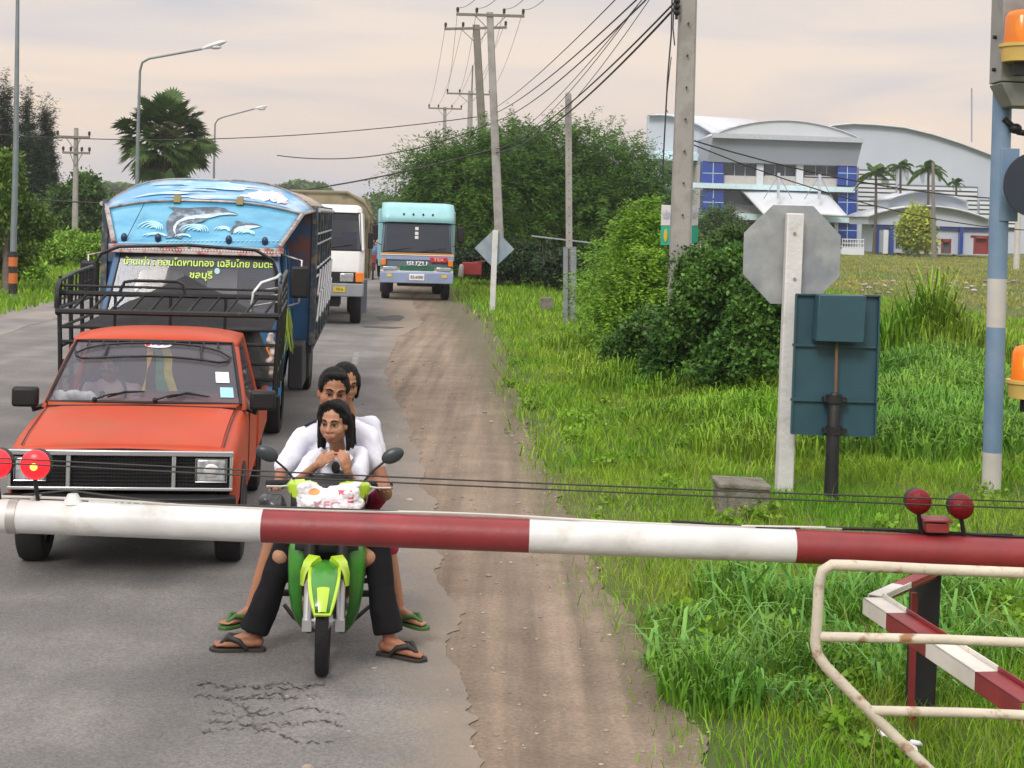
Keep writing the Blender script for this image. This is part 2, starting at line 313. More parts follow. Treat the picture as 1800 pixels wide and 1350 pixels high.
# irregular dark repair patches, cracks and a sand spill on the asphalt
def blob(name, c, rx, ry, z, mat, seed, am=.35, rz=0):
    V = [Vector((c[0], c[1], z))]; n = 40
    for k in range(n):
        a = 2*math.pi*k/n; r = 1+am*mnoise.noise(Vector((math.cos(a)*1.5, math.sin(a)*1.5, seed)))+am*.5*mnoise.noise(Vector((math.cos(a)*5, math.sin(a)*5, seed)))
        x, y = math.cos(a)*rx*r, math.sin(a)*ry*r; V.append(Vector((c[0]+x*math.cos(rz)-y*math.sin(rz), c[1]+x*math.sin(rz)+y*math.cos(rz), z)))
    return tag(MB().add(V, [(0, 1+k, 1+(k+1) % n) for k in range(n)]).build(name, mat), kind='structure')
mcr = M('crack', (.088, .085, .08), .95, var=.3, scale=8)
def cracks(y0, x0, x1, rows, seed):
    rr = random.Random(seed); m = MB()
    def seg(a, b, w):
        d = (b-a); 
        if d.length < 1e-4: return
        if rr.random() < .3: return
        n_ = Vector((-d.y, d.x, 0)).normalized()*w; m.add([a-n_, b-n_, b+n_, a+n_], [(0, 1, 2, 3)])
    for r_ in range(rows):
        y = y0+r_*(.09+rr.random()*.08); p = Vector((x0+rr.random()*.1, y, .0125)); w = .0026
        while p.x < x1:
            q = p+Vector((.008+rr.random()*.016, rr.uniform(-.036, .036)+.10*(y-p.y), 0)); seg(p, q, w*rr.uniform(.6, 2.4))
            if rr.random() < .55:
                u = p; 
                for k in range(2): v = u+Vector((rr.uniform(-.02, .03), rr.choice((-1, 1))*rr.uniform(.01, .035), 0)); seg(u, v, w*.8); u = v
            p = q
    return m
m = MB()
for (px0, px1, py, rows, sd_) in ((330, 590, 1290, 3, 3), (318, 560, 1226, 3, 5), (350, 470, 1245, 2, 8)):
    a, b = G(px0, py), G(px1, py); c = cracks(a.y, a.x, b.x, rows, sd_); m.v += c.v and []; base_i = len(m.v); m.v += c.v; m.f += [tuple(base_i+i for i in f) for f in c.f]; m.fm += c.fm
tag(m.build('road_cracks', mcr), kind='structure')
mpa = M('tar_patch', (.07, .07, .07), .75, var=.2, scale=12, bump=.3, bscale=80)
for i, (px, py, rx, ry) in enumerate(((690, 560, .35, .9), (672, 576, .5, .25))):
    c = G(px, py); blob('tar_patch', c, rx, ry, .0125+.002*i, mpa, i*3.1, .5)
mwhite = M('worn_paint', (.26, .26, .25), .8, var=.3, scale=9, c2=(.17, .17, .165), edge=(.42, .6), c2scale=20)
m = MB()
for i in range(2):
    y = 25+i*16.0; a, b = road(-.32, y, .0135), road(-.32, y+2.4, .0135); m.add([a-Vector((.05, 0, 0)), a+Vector((.05, 0, 0)), b+Vector((.05, 0, 0)), b-Vector((.05, 0, 0))], [(0, 1, 2, 3)])
tag(m.build('lane_marking', mwhite), kind='structure')
# loose stones and scraps along the dirt
rr = random.Random(4); m = MB()
for i in range(900):
    y = rr.uniform(5.2, 26)**1.0; o = rr.uniform(.3, 1.8) if rr.random() < .8 else rr.uniform(-.4, .5); s_ = rr.uniform(.004, .013)*(2.2 if rr.random() < .05 else 1)
    m.ell(road(o, y, s_*.45), (s_*rr.uniform(.8, 1.4), s_, s_*.6), n=6, m=4)
tag(m.build('loose_gravel', M('gravel_stone', (.3, .26, .21), .9, var=.3, scale=20, island=.4)), 'loose pebbles scattered over the brown dirt shoulder', 'gravel', kind='stuff')
# ============================================================ grass (uncountable: stuff)
def blades(pts, h, w, lean, rng=RNG):
    n = len(pts); a = rng.uniform(0, 2*np.pi, n); la = rng.uniform(0, 2*np.pi, n); ln = lean*h*rng.uniform(.2, 1.3, n)
    ax = np.stack([np.cos(a), np.sin(a), np.zeros(n)], 1)*(w/2)[:, None]; l = np.stack([np.cos(la)*ln, np.sin(la)*ln, np.zeros(n)], 1)
    up = np.zeros((n, 3)); up[:, 2] = h
    V = np.stack([pts-ax, pts+ax, pts+ax*.75+l*.35+up*.55, pts-ax*.75+l*.35+up*.55, pts+l+up*rng.uniform(.75, 1., n)[:, None]], 1).reshape(-1, 3)
    i = np.arange(n)*5; return V, np.stack([i, i+1, i+2, i+3], 1), np.stack([i+3, i+2, i+4], 1)
def scatter(n, fx, fy, keep=None, rng=RNG):
    X = rng.uniform(*fx, n); Y = rng.uniform(*fy, n)
    if keep is not None: k = keep(X, Y); X, Y = X[k], Y[k]
    return X, Y
def vnoise(X, Y, s, seed): return np.array([mnoise.noise(Vector((x*s, y*s, seed))) for x, y in zip(X, Y)])
def zz(X, Y): return np.array([max(gz(x, y), -.01) for x, y in zip(X, Y)])
gm1 = leafmat('grass_blade', (.125, .31, .012), (.27, .40, .035), .45, scale=.8)
gm2 = leafmat('grass_blade_dry', (.20, .29, .045), (.40, .33, .09), .3, scale=.25)
gm3 = leafmat('grass_blade_tall', (.10, .28, .022), (.19, .36, .04), .4, scale=.9)
def lawn(name, label, n, yr, orng, hh, ww, lean, mat, keep=None, hn=.5, seed=0):
    """orng: lateral offset range relative to the road line"""
    rng = np.random.default_rng(100+seed); Y = rng.uniform(yr[0]**.5, yr[1]**.5, n)**2; o = rng.uniform(orng[0], orng[1], n)
    if keep is not None: k = keep(o, Y); o, Y = o[k], Y[k]
    X = -RT*Y+o; hv = vnoise(X, Y, .7, seed)+.5*vnoise(X, Y, 2.5, seed+1)
    h = hh*(1+hn*hv)*rng.uniform(.6, 1.25, len(X)); w = ww*rng.uniform(.6, 1.3, len(X))
    V, q, t_ = blades(np.stack([X, Y, zz(X, Y)], 1), h, w, lean, rng)
    return tag(npmesh(name, V, q, t_, mat), label, 'grass', kind='stuff')
def verge(o, Y):
    dr = np.array([dirt_r(y)+fr(y) for y in Y]); e_ = np.clip((o-dr+.45)/1.0, 0, 1); return (np.random.default_rng(5).uniform(0, 1, len(o)) < e_**1.7)
NG = 1.0
lawn('grass', 'short bright green verge grass right beside the dirt shoulder', int(120000*NG), (5.2, 16), (1.2, 8.5), .105, .007, .7, gm1, verge, .6, 1)
lawn('grass', 'green verge grass around the concrete block and sign posts', int(90000*NG), (15, 34), (1.5, 14), .15, .016, .7, gm1, verge, .6, 2)
lawn('grass', 'distant green verge grass under the diamond sign', int(50000*NG), (32, 75), (1.5, 18), .19, .035, .6, gm1, verge, .5, 3)
lawn('grass', 'dry yellowish grass on the open field before the factory', int(90000*NG), (24, 165), (12, 75), .15, .07, .5, gm2, None, .6, 4)
lawn('grass', 'green roadside grass at the far left of the road', int(45000*NG), (26, 95), (-24, -8.2), .24, .045, .6, gm1, None, .6, 5)
lawn('grass', 'thin straw coloured stalks standing among the near verge grass', 5000, (6, 34), (1.7, 12), .30, .006, .6, leafmat('dry_stalk', (.32, .27, .12), (.25, .26, .09), .3), verge, .4, 6)
# rank tall grass: foreground clump by the barrier, bank behind the teal sign, tufts before the bush
def tallgrass(name, label, spots, mat, seed, hh, ww, lean=1.0):
    rng = np.random.default_rng(200+seed); P_ = []; Hh = []
    for (x, y, rx, ry, n, k) in spots:
        r = np.sqrt(rng.uniform(0, 1, n)); a = rng.uniform(0, 2*np.pi, n); X = x+rx*r*np.cos(a); Y = y+ry*r*np.sin(a)
        P_.append(np.stack([X, Y, zz(X, Y)], 1)); Hh.append(hh*k*(1.15-.5*r)*rng.uniform(.5, 1.2, n))
    P_ = np.concatenate(P_); Hh = np.concatenate(Hh); w = ww*rng.uniform(.6, 1.4, len(P_))
    # arching blades with three segments
    n = len(P_); a = rng.uniform(0, 2*np.pi, n); la = rng.uniform(0, 2*np.pi, n); ln = lean*Hh*rng.uniform(.2, 1.0, n)
    ax = np.stack([-np.sin(la), np.cos(la), np.zeros(n)], 1)*(w/2)[:, None]; l = np.stack([np.cos(la)*ln, np.sin(la)*ln, np.zeros(n)], 1); up = np.zeros((n, 3)); up[:, 2] = Hh
    V = np.stack([P_-ax, P_+ax, P_+ax+l*.12+up*.5, P_-ax+l*.12+up*.5, P_+ax*.8+l*.5+up*.88, P_-ax*.8+l*.5+up*.88, P_+l+up*.82], 1).reshape(-1, 3); i = np.arange(n)*7
    return tag(npmesh(name, V, np.concatenate([np.stack([i, i+1, i+2, i+3], 1), np.stack([i+3, i+2, i+4, i+5], 1)]), np.stack([i+5, i+4, i+6], 1), mat), label, 'grass', kind='stuff')
sp1 = []; rr = random.Random(8)
for px, py in ((1210, 1110), (1290, 1060), (1350, 1130), (1400, 1180), (1300, 1170), (1220, 1180), (1440, 1100), (1500, 1150), (1560, 1080), (1660, 1110), (1740, 1150), (1690, 1060), (1780, 1070), (1250, 1230), (1420, 1240), (1560, 1200), (1700, 1220), (1620, 1150), (1480, 1060), (1330, 1090)):
    p = G(px, py); sp1.append((p.x, p.y, .28, .3, 430, rr.uniform(.5, 1.25)))
tallgrass('tall_grass', 'lush arching grass clump behind the white pipe frame', sp1, gm3, 1, .25, .010)
tallgrass('tall_grass', 'broad bright arching grass blades standing over the clump behind the pipe frame', [(a, b_, .3, .3, 26, k) for a, b_, _, _, _, k in sp1], leafmat('grass_blade_broad', (.13, .33, .06), (.20, .40, .09), .35), 9, .42, .020, 1.3)
sp2 = []
for px, py, k in ((1575, 800, 1), (1620, 770, 1.1), (1680, 790, 1), (1720, 760, .9), (1590, 740, 1.1), (1650, 720, 1.2), (1700, 700, 1), (1560, 760, 1), (1770, 740, .9), (1790, 800, .8), (1610, 690, 1.3), (1660, 670, 1.3), (1760, 690, .8)):
    p = G(px, py); sp2.append((p.x, p.y, .9, .9, 1500, k*.85))
tallgrass('tall_grass', 'rank tall grass bank behind the teal sign back', sp2, gm3, 2, .62, .02)
sp3 = []
for px, py in ((1180, 700), (1240, 700), (1290, 720), (1340, 760), (1200, 740), (1100, 680), (1060, 650), (1340, 800), (1150, 660), (1310, 760), (1260, 745), (1020, 620), (1350, 720)):
    p = G(px, py); sp3.append((p.x, p.y, .8, .8, 900, rr.uniform(.5, 1)))
tallgrass('tall_grass', 'pale tall grass along the foot of the dark green bush', sp3, gm1, 3, .55, .016, .8)
p = G(1618, 640); tallgrass('reed_clump', 'tall upright reed clump standing in the field behind the tall grass', [(p.x, p.y, 1.0, .8, 800, .85), (p.x+.2, p.y, .5, .4, 500, 1.1), (p.x-.9, p.y+.5, .6, .5, 400, .6), (p.x+1.2, p.y, .7, .5, 500, .5)], gm1, 4, 1.6, .026, .6)
# stones and litter in the field
rr = random.Random(9); m = MB()
for i in range(60):
    p = G(rr.uniform(1490, 1800), rr.uniform(497, 520)); s_ = rr.uniform(.05, .16); m.ell(p+Vector((0, 0, .10)), (s_, s_, s_*.5), n=6, m=4)
tag(m.build('field_rubble', M('rubble', (.34, .31, .26), .9, island=.5)), 'pale rubble lying in the dry field', 'rubble', kind='stuff')
for i, (px, py) in enumerate(((1560, 1322), (1600, 1347))):
    p = G(px, py); m = MB(p); m.box(p+Vector((0, 0, .09)), (.09, .06, .02), rz=.4+i, rx=.3); m.box(p+Vector((.03, .02, .10)), (.05, .05, .02), rz=1, ry=.5)
    o = m.build('paper_scrap', M('litter', (.7, .7, .72), .7), bevel=.008); o.location = p
    tag(o, ['crumpled white paper scrap in grass below the pipe frame', 'white litter scrap at the bottom edge in the grass'][i], 'litter')
# ============================================================ vehicles
m_red = M('orange_red_paint', (.47, .046, .005), .5, var=.14, scale=1.6, spec=.35, coat=.08, c2=(.40, .060, .012), edge=(.45, .65), c2scale=2.2)
m_tyre = M('tyre_rubber', (.011, .011, .012), .85, var=.3, scale=30, bump=.3, bscale=60)
m_black = M('black_plastic', (.010, .011, .012), .5, var=.2, scale=20, spec=.35)
m_blkmet = M('black_painted_steel', (.012, .013, .015), .42, var=.3, scale=18, spec=.4, c2=(.07, .065, .06), edge=(.6, .75))
m_chrome = M('chrome', (.62, .64, .66), .22, metal=.9, var=.08)
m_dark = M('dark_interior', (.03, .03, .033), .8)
m_seat = M('seat_red_vinyl', (.18, .03, .03), .6)
m_glass = glassmat('windscreen_glass', (.16, .175, .21), .46)
m_glassd = glassmat('dark_truck_glass', (.045, .055, .075), .75)
m_lamp = M('lamp_lens', (.5, .53, .55), .12, metal=.5, var=.4, scale=30)
m_amber = M('amber_lens', (.75, .2, .02), .25)
m_white = M('white_paint', (.72, .73, .74), .4, var=.08, coat=.2)
m_rim = M('steel_rim', (.35, .35, .36), .45, metal=.6)
m_plate = M('number_plate', (.75, .76, .78), .4)
m_ink = M('black_ink', (.02, .02, .02), .6)
def wheel(parent, x, y, r, w, name='wheel', rim=m_rim):
    m = MB(); prof = [(r*.62, -w/2*.9), (r*.86, -w/2), (r*.96, -w/2*.86), (r, -w/2*.55), (r, w/2*.55), (r*.96, w/2*.86), (r*.86, w/2), (r*.62, w/2*.9)]; n = 36
    m.loft([[Vector((x+o, y+q*math.cos(2*math.pi*k/n), r+q*math.sin(2*math.pi*k/n))) for q, o in prof] for k in range(n+1)], closed=False)
    t_ = m.build(name, m_tyre, parent, smooth=40); c = MB()
    s_ = 1 if x > 0 else -1
    c.cyl((x-w*.32, y, r), (x+w*.32, y, r), r*.63, n=24); c.build('rim', rim, t_, smooth=40)
    h = MB(); h.cyl((x+s_*w*.32, y, r), (x+s_*w*.42, y, r), r*.2, n=12); h.build('hub', rim, t_, smooth=40)
    return t_
def L2(x): return Vector(x)
# ---------------- orange pickup
PK = thing('pickup_truck', 'faded orange red pickup truck waiting at the front of the queue with black cargo rack', 'pickup truck', (-2.49, 10.0, 0), math.atan(.118))
def sec(y, hw, zb, z0, zt, crown=.012, sh=.035):
    pr = [(-hw*.97, z0), (-hw, z0+.12), (-hw, zb-.1), (-hw+sh*.35, zb-.035), (-hw+sh*1.3, zb), (-hw*.62, zt-crown*.5), (-hw*.3, zt), (0, zt+crown*.3)]
    pr = pr+[(-x, z) for x, z in pr[:-1]][::-1]
    return [(x, y, z) for x, z in pr]
m = MB(); ys_ = [(.0, .715, .875, .60, .885), (.03, .73, .885, .55, .897), (.3, .74, .93, .40, .945), (.7, .742, .975, .36, .995), (1.12, .742, 1.005, .36, 1.03)]
m.loft([sec(*a) for a in [(y, h_, zb, z0, zt) for y, h_, zb, z0, zt in ys_]], closed=False)
m.loft([sec(y, .742, zb, .34, zt, .0, .03) for y, zb, zt in ((1.121, 1.0, 1.0), (1.5, .99, .985), (2.7, .985, .98))], closed=False)
m.add([(-.742, 2.7, .34), (.742, 2.7, .34), (.742, 2.7, .98), (-.742, 2.7, .98)], [(0, 1, 2, 3)])
body = m.build('body', m_red, PK, smooth=50)
# hood lid: raised panel with a visible shut line each side
m = MB(); secs = []
for y, hw, z in ((.045, .625, .902), (.08, .63, .915), (.3, .632, .957), (.7, .64, 1.004), (1.02, .648, 1.028)):
    secs.append([(x*hw, y, z+.012*(1-x*x)-(.008 if abs(x) > .97 else 0)) for x in np.linspace(-1, 1, 15)])
m.loft(secs, closed=False, caps=False)
m.loft([[(s_[0][0], s_[0][1], s_[0][2]-.03), s_[0]] for s_ in secs], closed=False); m.loft([[s_[-1], (s_[-1][0], s_[-1][1], s_[-1][2]-.03)] for s_ in secs], closed=False)
m.loft([[p for p in secs[0]], [(p[0], p[1]-.012, p[2]-.03) for p in secs[0]]], closed=False)
hood = m.build('hood', m_red, PK, smooth=40)
m = MB()
for s_ in (-1, 1): m.tube([(s_*.648, .045, .90), (s_*.652, .3, .947), (s_*.66, .7, .99), (s_*.668, 1.04, 1.018)], .0045, 5)
m.tube([(-.668, 1.045, 1.03), (0, 1.05, 1.045), (.668, 1.045, 1.03)], .005, 5)
m.build('shut_line', m_dark, hood)
# cowl with vent slots
m = MB(); m.loft([[(x*.66, 1.055, 1.032+.01*(1-x*x)) for x in np.linspace(-1, 1, 9)], [(x*.69, 1.17, 1.05+.01*(1-x*x)) for x in np.linspace(-1, 1, 9)]], closed=False)
cw = m.build('cowl', m_red, PK, smooth=60, solid=.006); m = MB()
for x in (-.28, -.05, .18): m.box((x+.05, 1.1, 1.052), (.17, .03, .006), rx=.12)
m.build('vent', M('vent_red', (.3, .04, .02), .6), cw)
# greenhouse: A-pillars, roof, rear pillars, side window frames
def ring(hw, z, y, n=13): return [(x*hw, y, z) for x in np.linspace(-1, 1, n)]
m = MB(); rs = []
for y, hw, zc, dz in ((1.73, .585, 1.437, .018), (1.76, .60, 1.468, .022), (1.86, .612, 1.497, .028), (2.2, .618, 1.512, .03), (2.55, .61, 1.50, .03), (2.68, .595, 1.465, .025)):
    rs.append([(-hw-.012, y+.01, zc-.075)]+[(x*hw, y, zc-dz*abs(x)**3*1.6) for x in np.linspace(-1, 1, 15)]+[(hw+.012, y+.01, zc-.075)])
m.loft(rs, closed=False); roof = m.build('roof', m_red, PK, smooth=60, solid=.012)
for s_ in (-1, 1):
    m = MB()
    m.loft([[(s_*a, b_, c) for a, b_, c in q] for q in (((.695, 1.13, 1.0), (.735, 1.17, 1.0), (.735, 1.25, .99), (.69, 1.2, .99)), ((.588, 1.72, 1.42), (.624, 1.76, 1.41), (.628, 1.83, 1.41), (.585, 1.77, 1.42)))]); m.build('front_pillar', m_red, PK, bevel=.01); m = MB()
    m.loft([[(s_*a, b_, c) for a, b_, c in q] for q in (((.68, 2.55, .98), (.735, 2.55, .98), (.735, 2.7, .98), (.68, 2.7, .98)), ((.585, 2.52, 1.43), (.622, 2.52, 1.43), (.618, 2.68, 1.43), (.58, 2.68, 1.43)))])
    m.build('pillar', m_red, PK, bevel=.01)
for s_ in (-1, 1):   # side windows and door with handle
    m = MB(); m.add([(s_*.728, 1.26, .99), (s_*.728, 2.54, .98), (s_*.612, 2.51, 1.42), (s_*.616, 1.84, 1.415)], [(0, 1, 2, 3)]); m.build('side_window', m_glass, PK, solid=.004)
    m = MB(); m.box((s_*.7465, 1.95, .70), (.008, 1.12, .52)); d = m.build('door', m_red, PK, bevel=.02); d.modifiers['bevel'].width = .003
    m = MB(); m.box((s_*.757, 2.36, .84), (.014, .14, .03)); m.build('handle', m_black, d, bevel=.004)
    m = MB(); n = 20; pts = [(s_*.7455, .72+.37*math.cos(math.pi*k/n), .33+.37*math.sin(math.pi*k/n)) for k in range(n+1)]; m.prism(pts, (s_*.006, 0, 0)); m.build('wheel_arch', m_dark, PK)
# windscreen with black rubber seal
wl, wr_, wt = (-.69, 1.155, 1.035), (.69, 1.155, 1.035), (.585, 1.725, 1.435)
m = MB(); gl = []
for j in range(7):
    t_ = j/6; hw = .69+(.582-.69)*t_; y = 1.155+(1.728-1.155)*t_; z = 1.04+(1.435-1.04)*t_+.012*math.sin(t_*math.pi)
    gl.append([(x*hw, y-.07*(1-x*x), z+.012*(1-x*x)) for x in np.linspace(-1, 1, 13)])
m.loft(gl, closed=False); ws = m.build('windscreen', m_glass, PK, smooth=180)
m = MB(); loop_ = gl[0]+[g_[-1] for g_ in gl[1:-1]]+gl[-1][::-1]+[g_[0] for g_ in gl[1:-1]][::-1]; m.tube([(a, b_-.004, c+.004) for a, b_, c in loop_], .013, 6, closed=True); m.build('seal', m_black, ws, smooth=60)
def onws(u, v, off=.008):   # u -1..1, v 0..1 on windscreen
    hw = .69+(.582-.69)*v; return Vector((u*hw, 1.155+.573*v-.07*(1-u*u)-off*.57, 1.04+.395*v+.012*math.sin(v*math.pi)+.012*(1-u*u)+off*.82))
def patch(uc, vc, du, dv, mat, name, off=.006):
    m = MB(); m.add([onws(uc-du, vc-dv, off), onws(uc+du, vc-dv, off), onws(uc+du, vc+dv, off), onws(uc-du, vc+dv, off)], [(0, 1, 2, 3)]); return m.build(name, mat, ws, solid=.001)
patch(.83, .40, .075, .085, M('pink_sticker', (.75, .5, .55), .5, c2=(.8, .8, .8), edge=(.4, .5), c2scale=30), 'sticker')
patch(.865, .17, .07, .075, M('blue_sticker', (.3, .6, .75), .5), 'sticker')
patch(.83, .40, .05, .05, m_white, 'sticker', .009)
# oval decal at the top of the glass
m = MB(); pts = [onws(.06+.17*math.cos(a), .93+.05*math.sin(a), .006) for a in np.linspace(0, 2*math.pi, 24, endpoint=False)]; m.add(pts, [tuple(range(24))]); dc = m.build('decal', M('decal_white', (.75, .75, .8), .5), ws, solid=.001)
m = MB(); pts = [onws(-.07+.035*math.cos(a), .94+.035*math.sin(a), .010) for a in np.linspace(0, 2*math.pi, 12, endpoint=False)]; m.add(pts, [tuple(range(12))]); m.build('red_spot', M('decal_red', (.6, .03, .04), .5), dc, solid=.001)
m = MB(); m.tube([onws(-.02, .93, .010), onws(.03, .945, .010), onws(.06, .925, .010), onws(.11, .945, .010), onws(.15, .93, .010), onws(.19, .94, .010)], .006, 5); m.build('lettering', M('decal_ink', (.08, .05, .2), .5), dc)
# wipers
for x0, x1 in ((-.60, -.02), (.02, .66)):
    m = MB(); a, c = onws(x0+.1, .0, .03), onws((x0+x1)/2+.08, .10, .028); m.tube([a, a.lerp(c, .5)+Vector((0, -.01, .012)), c], .007, 6)
    m.tube([onws(x0+.22, .045, .022), onws((x0+x1)/2+.1, .12, .024), onws(x1+.02, .075 if x0 > 0 else .135, .022)], [.006, .011, .005], 6); m.ell(a, .018, n=8, m=6); m.build('wiper', m_black, PK, smooth=50)
# interior: dash, steering wheel, bench, cloth on the dash, hanging garland
m = MB(); m.box((0, 1.33, .985), (1.3, .3, .07)); m.build('dashboard', m_dark, PK, bevel=.03)
m = MB(); m.box((0, 2.2, .95), (1.25, .42, .16)); m.box((0, 2.5, 1.17), (1.25, .12, .44), rx=.15); m.build('bench_seat', m_seat, PK, bevel=.04)
m = MB(); m.add([(-.6, 2.66, 1.05), (.6, 2.66, 1.05), (.57, 2.66, 1.4), (-.57, 2.66, 1.4)], [(0, 1, 2, 3)]); m.build('rear_window', m_glass, PK, solid=.004)
m = MB(); m.tube([(-.36+.17*math.cos(a), 1.58+.05*math.sin(a), 1.06+.16*math.sin(a)) for a in np.linspace(0, 2*math.pi, 24, endpoint=False)], .013, 6, closed=True); m.cyl((-.36, 1.45, 1.0), (-.36, 1.58, 1.06), .02); m.build('steering_wheel', m_black, PK, smooth=60)
m = MB(PK.location); rr = random.Random(3); cl = MB()
for k in range(7): cl.ell((-.62+.06*k*.6+rr.uniform(-.02, .02), 1.33+rr.uniform(-.02, .02), 1.05+rr.uniform(0, .02)), (.07, .05, .03), rot=Euler((rr.random(), rr.random(), rr.random())).to_matrix(), n=10, m=6)
tag(organic('white_cloth', cl, M('cloth_white', (.75, .77, .8), .9), None, .012, 2), 'crumpled white cloth on the dashboard of the orange pickup', 'cloth'); bpy.data.objects['white_cloth'].matrix_world = Matrix.Translation(PK.location)@Matrix.Rotation(PK.rotation_euler.z, 4, 'Z')
ga = thing('hanging_garland', 'yellow and green garland with ribbons hanging inside the orange pickup windscreen', 'garland', PK.matrix_basis@Vector((.02, 1.68, 1.06)), PK.rotation_euler.z)
for nm, x0, wd_, col, dy in (('ribbon', -.045, .032, (.75, .45, .03), 0), ('ribbon', .0, .05, (.04, .25, .14), .02), ('ribbon', .06, .06, (.6, .55, .08), .03), ('ribbon', .03, .045, (.55, .06, .06), .045)):
    m = MB(); secs = [[(x0-wd_/2+.01*math.sin(j+x0*40)+j*.006*np.sign(x0+.01), dy, .34-.055*j), (x0+wd_/2+.01*math.sin(j*1.3)+j*.010*np.sign(x0+.01), dy+.01*math.sin(j*2), .34-.055*j)] for j in range(7)]
    m.loft(secs, closed=False); m.build(nm, M('ribbon_%d' % int(col[0]*100), col, .7), ga, solid=.004)
m = MB(); m.tube([(0, 0, .37), (0, 0, .33)], .004, 5); m.build('string', m_dark, ga)
# grille surround
m = MB(); zt_, zb_ = .876, .632
m.box((0, -.025, zt_-.012), (1.43, .05, .034)); m.box((0, -.022, zb_), (1.43, .04, .022))
for x, w in ((-.704, .022), (.704, .022), (-.335, .028), (.335, .028)): m.box((x, -.021, (zt_+zb_)/2-.007), (w, .038, zt_-zb_-.03))
m.build('grille_surround', m_chrome, PK, bevel=.005)
m = MB()
for k in range(9): m.box((0, -.005, zb_+.025+k*.0235), (1.38, .012, .007))
for k in range(61): m.box((-.69+k*.023, -.001, .75), (.004, .010, .21))
m.add([(-.7, .004, .62), (.7, .004, .62), (.7, .004, .88), (-.7, .004, .88)], [(0, 1, 2, 3)]); m.build('grille', m_black, PK)
for s_ in (-1, 1):
    m = MB(); m.box((s_*.575, -.018, .755), (.19, .03, .15)); hl = m.build('headlight', m_lamp, PK, bevel=.03, bseg=3)
    m = MB(); m.ell((s_*.575, -.034, .755), (.05, .01, .045), n=16, m=8); m.build('bulb', M('bulb_glass', (.8, .8, .8), .08, metal=.6), hl, smooth=180)
    m = MB(); m.tube([(s_*.575+.1*a, -.03, .755+.075*b_) for a, b_ in ((-1, -1), (1, -1), (1, 1), (-1, 1))], .006, 5, closed=True); m.build('bezel', m_chrome, hl)
m = MB(); m.loft([[(x*.74, -.10+.06*abs(x)**4, z) if not top else (x*.74, -.02, z) for (top, z) in ((0, .47), (0, .58), (1, .60), (1, .45))] for x in np.linspace(-1, 1, 13)])
m.build('bumper', m_black, PK, bevel=.008, smooth=50)
m = MB(); m.box((-.02, -.106, .515), (.34, .006, .11)); pl_ = m.build('licence_plate', m_plate, PK, bevel=.004)
text('บพ 9237', M('plate_green', (.03, .2, .12), .5), 'plate_lettering', pl_, (-.02, -.111, .525), (1, 0, 0), (0, 0, 1), .085, .002, fit=.30)
for s_ in (-1, 1):   # mirrors
    m = MB(); m.box((s_*.845, 1.18, 1.075), (.185, .09, .145)); mi_ = m.build('mirror', m_black, PK, bevel=.025, bseg=3)
    m = MB(); m.tube([(s_*.73, 1.26, 1.0), (s_*.79, 1.22, .98), (s_*.80, 1.19, 1.04)], .022, 6); m.build('mirror_arm', m_black, mi_, smooth=60)
for s_ in (-1, 1):
    wheel(PK, s_*.665, .74, .31, .19); wheel(PK, s_*.65, 3.5, .31, .19)
m = MB(); m.box((0, 1.4, .4), (1.2, 2.6, .14)); m.box((0, .7, .3), (1.2, .08, .08)); m.cyl((-.6, 3.5, .31), (.6, 3.5, .31), .05); m.build('chassis', m_dark, PK)
# pickup bed
m = MB()
for s_ in (-1, 1): m.box((s_*.735, 3.65, .72), (.04, 1.8, .5))
m.box((0, 2.77, .74), (1.47, .04, .46)); m.box((0, 4.53, .72), (1.47, .04, .5)); m.box((0, 3.65, .5), (1.43, 1.72, .05)); m.build('cargo_bed', m_red, PK, bevel=.012)
# black pipe rack over the bed
m = MB(); t_ = .019; HW = .90
def rail(pts, r=t_): m.tube(pts, r, 7)
for s_ in (-1, 1):
    for y in (2.8, 3.35, 3.95, 4.5): rail([(s_*(HW-.03), y, .86), (s_*(HW-.015), y, 1.3), (s_*HW, y, 1.62)]); rail([(s_*HW, y, 1.6), (s_*HW, y, 1.88)], .013)
    for z in (1.1, 1.3, 1.46): rail([(s_*(HW-.02), 2.8, z), (s_*(HW-.02), 4.5, z)], .014)
    rail([(s_*(HW-.02), 2.62, 1.58), (s_*HW, 2.70, 1.62), (s_*HW, 4.55, 1.62)]); rail([(s_*HW, 2.66, 1.62), (s_*HW, 2.66, 1.78), (s_*HW, 2.76, 1.84), (s_*HW, 3.5, 1.88), (s_*HW, 4.5, 1.90)])
    for k in range(9): rail([(s_*HW, 2.85+k*.19, 1.62), (s_*HW, 2.85+k*.19, 1.86+.002*k)], .009)
    for z in (1.68, 1.75): rail([(s_*(HW+.005), 2.66, z), (s_*(HW+.005), 4.5, z+.03)], .009)
rail([(-HW, 2.62, 1.60), (HW, 2.62, 1.60)], .024); rail([(-HW, 2.80, 1.74), (HW, 2.80, 1.74)], .022); rail([(-HW, 2.80, 1.80), (HW, 2.80, 1.80)], .011)
for k in range(11): x = -HW+.12+k*.155; rail([(x, 2.62, 1.60), (x+.1, 2.80, 1.735)], .012)
for z in (1.46, 1.34, 1.18, 1.05): rail([(-HW+.02, 2.8, z), (HW-.02, 2.8, z)], .014)
for x in (-.45, .0, .45): rail([(x, 2.8, 1.0), (x, 2.8, 1.74)], .013)
rail([(-.42, 2.80, 1.74), (-.38, 2.80, 1.84), (-.3, 2.80, 1.855), (.05, 2.80, 1.855), (.1, 2.80, 1.83), (.12, 2.80, 1.74)], .014)
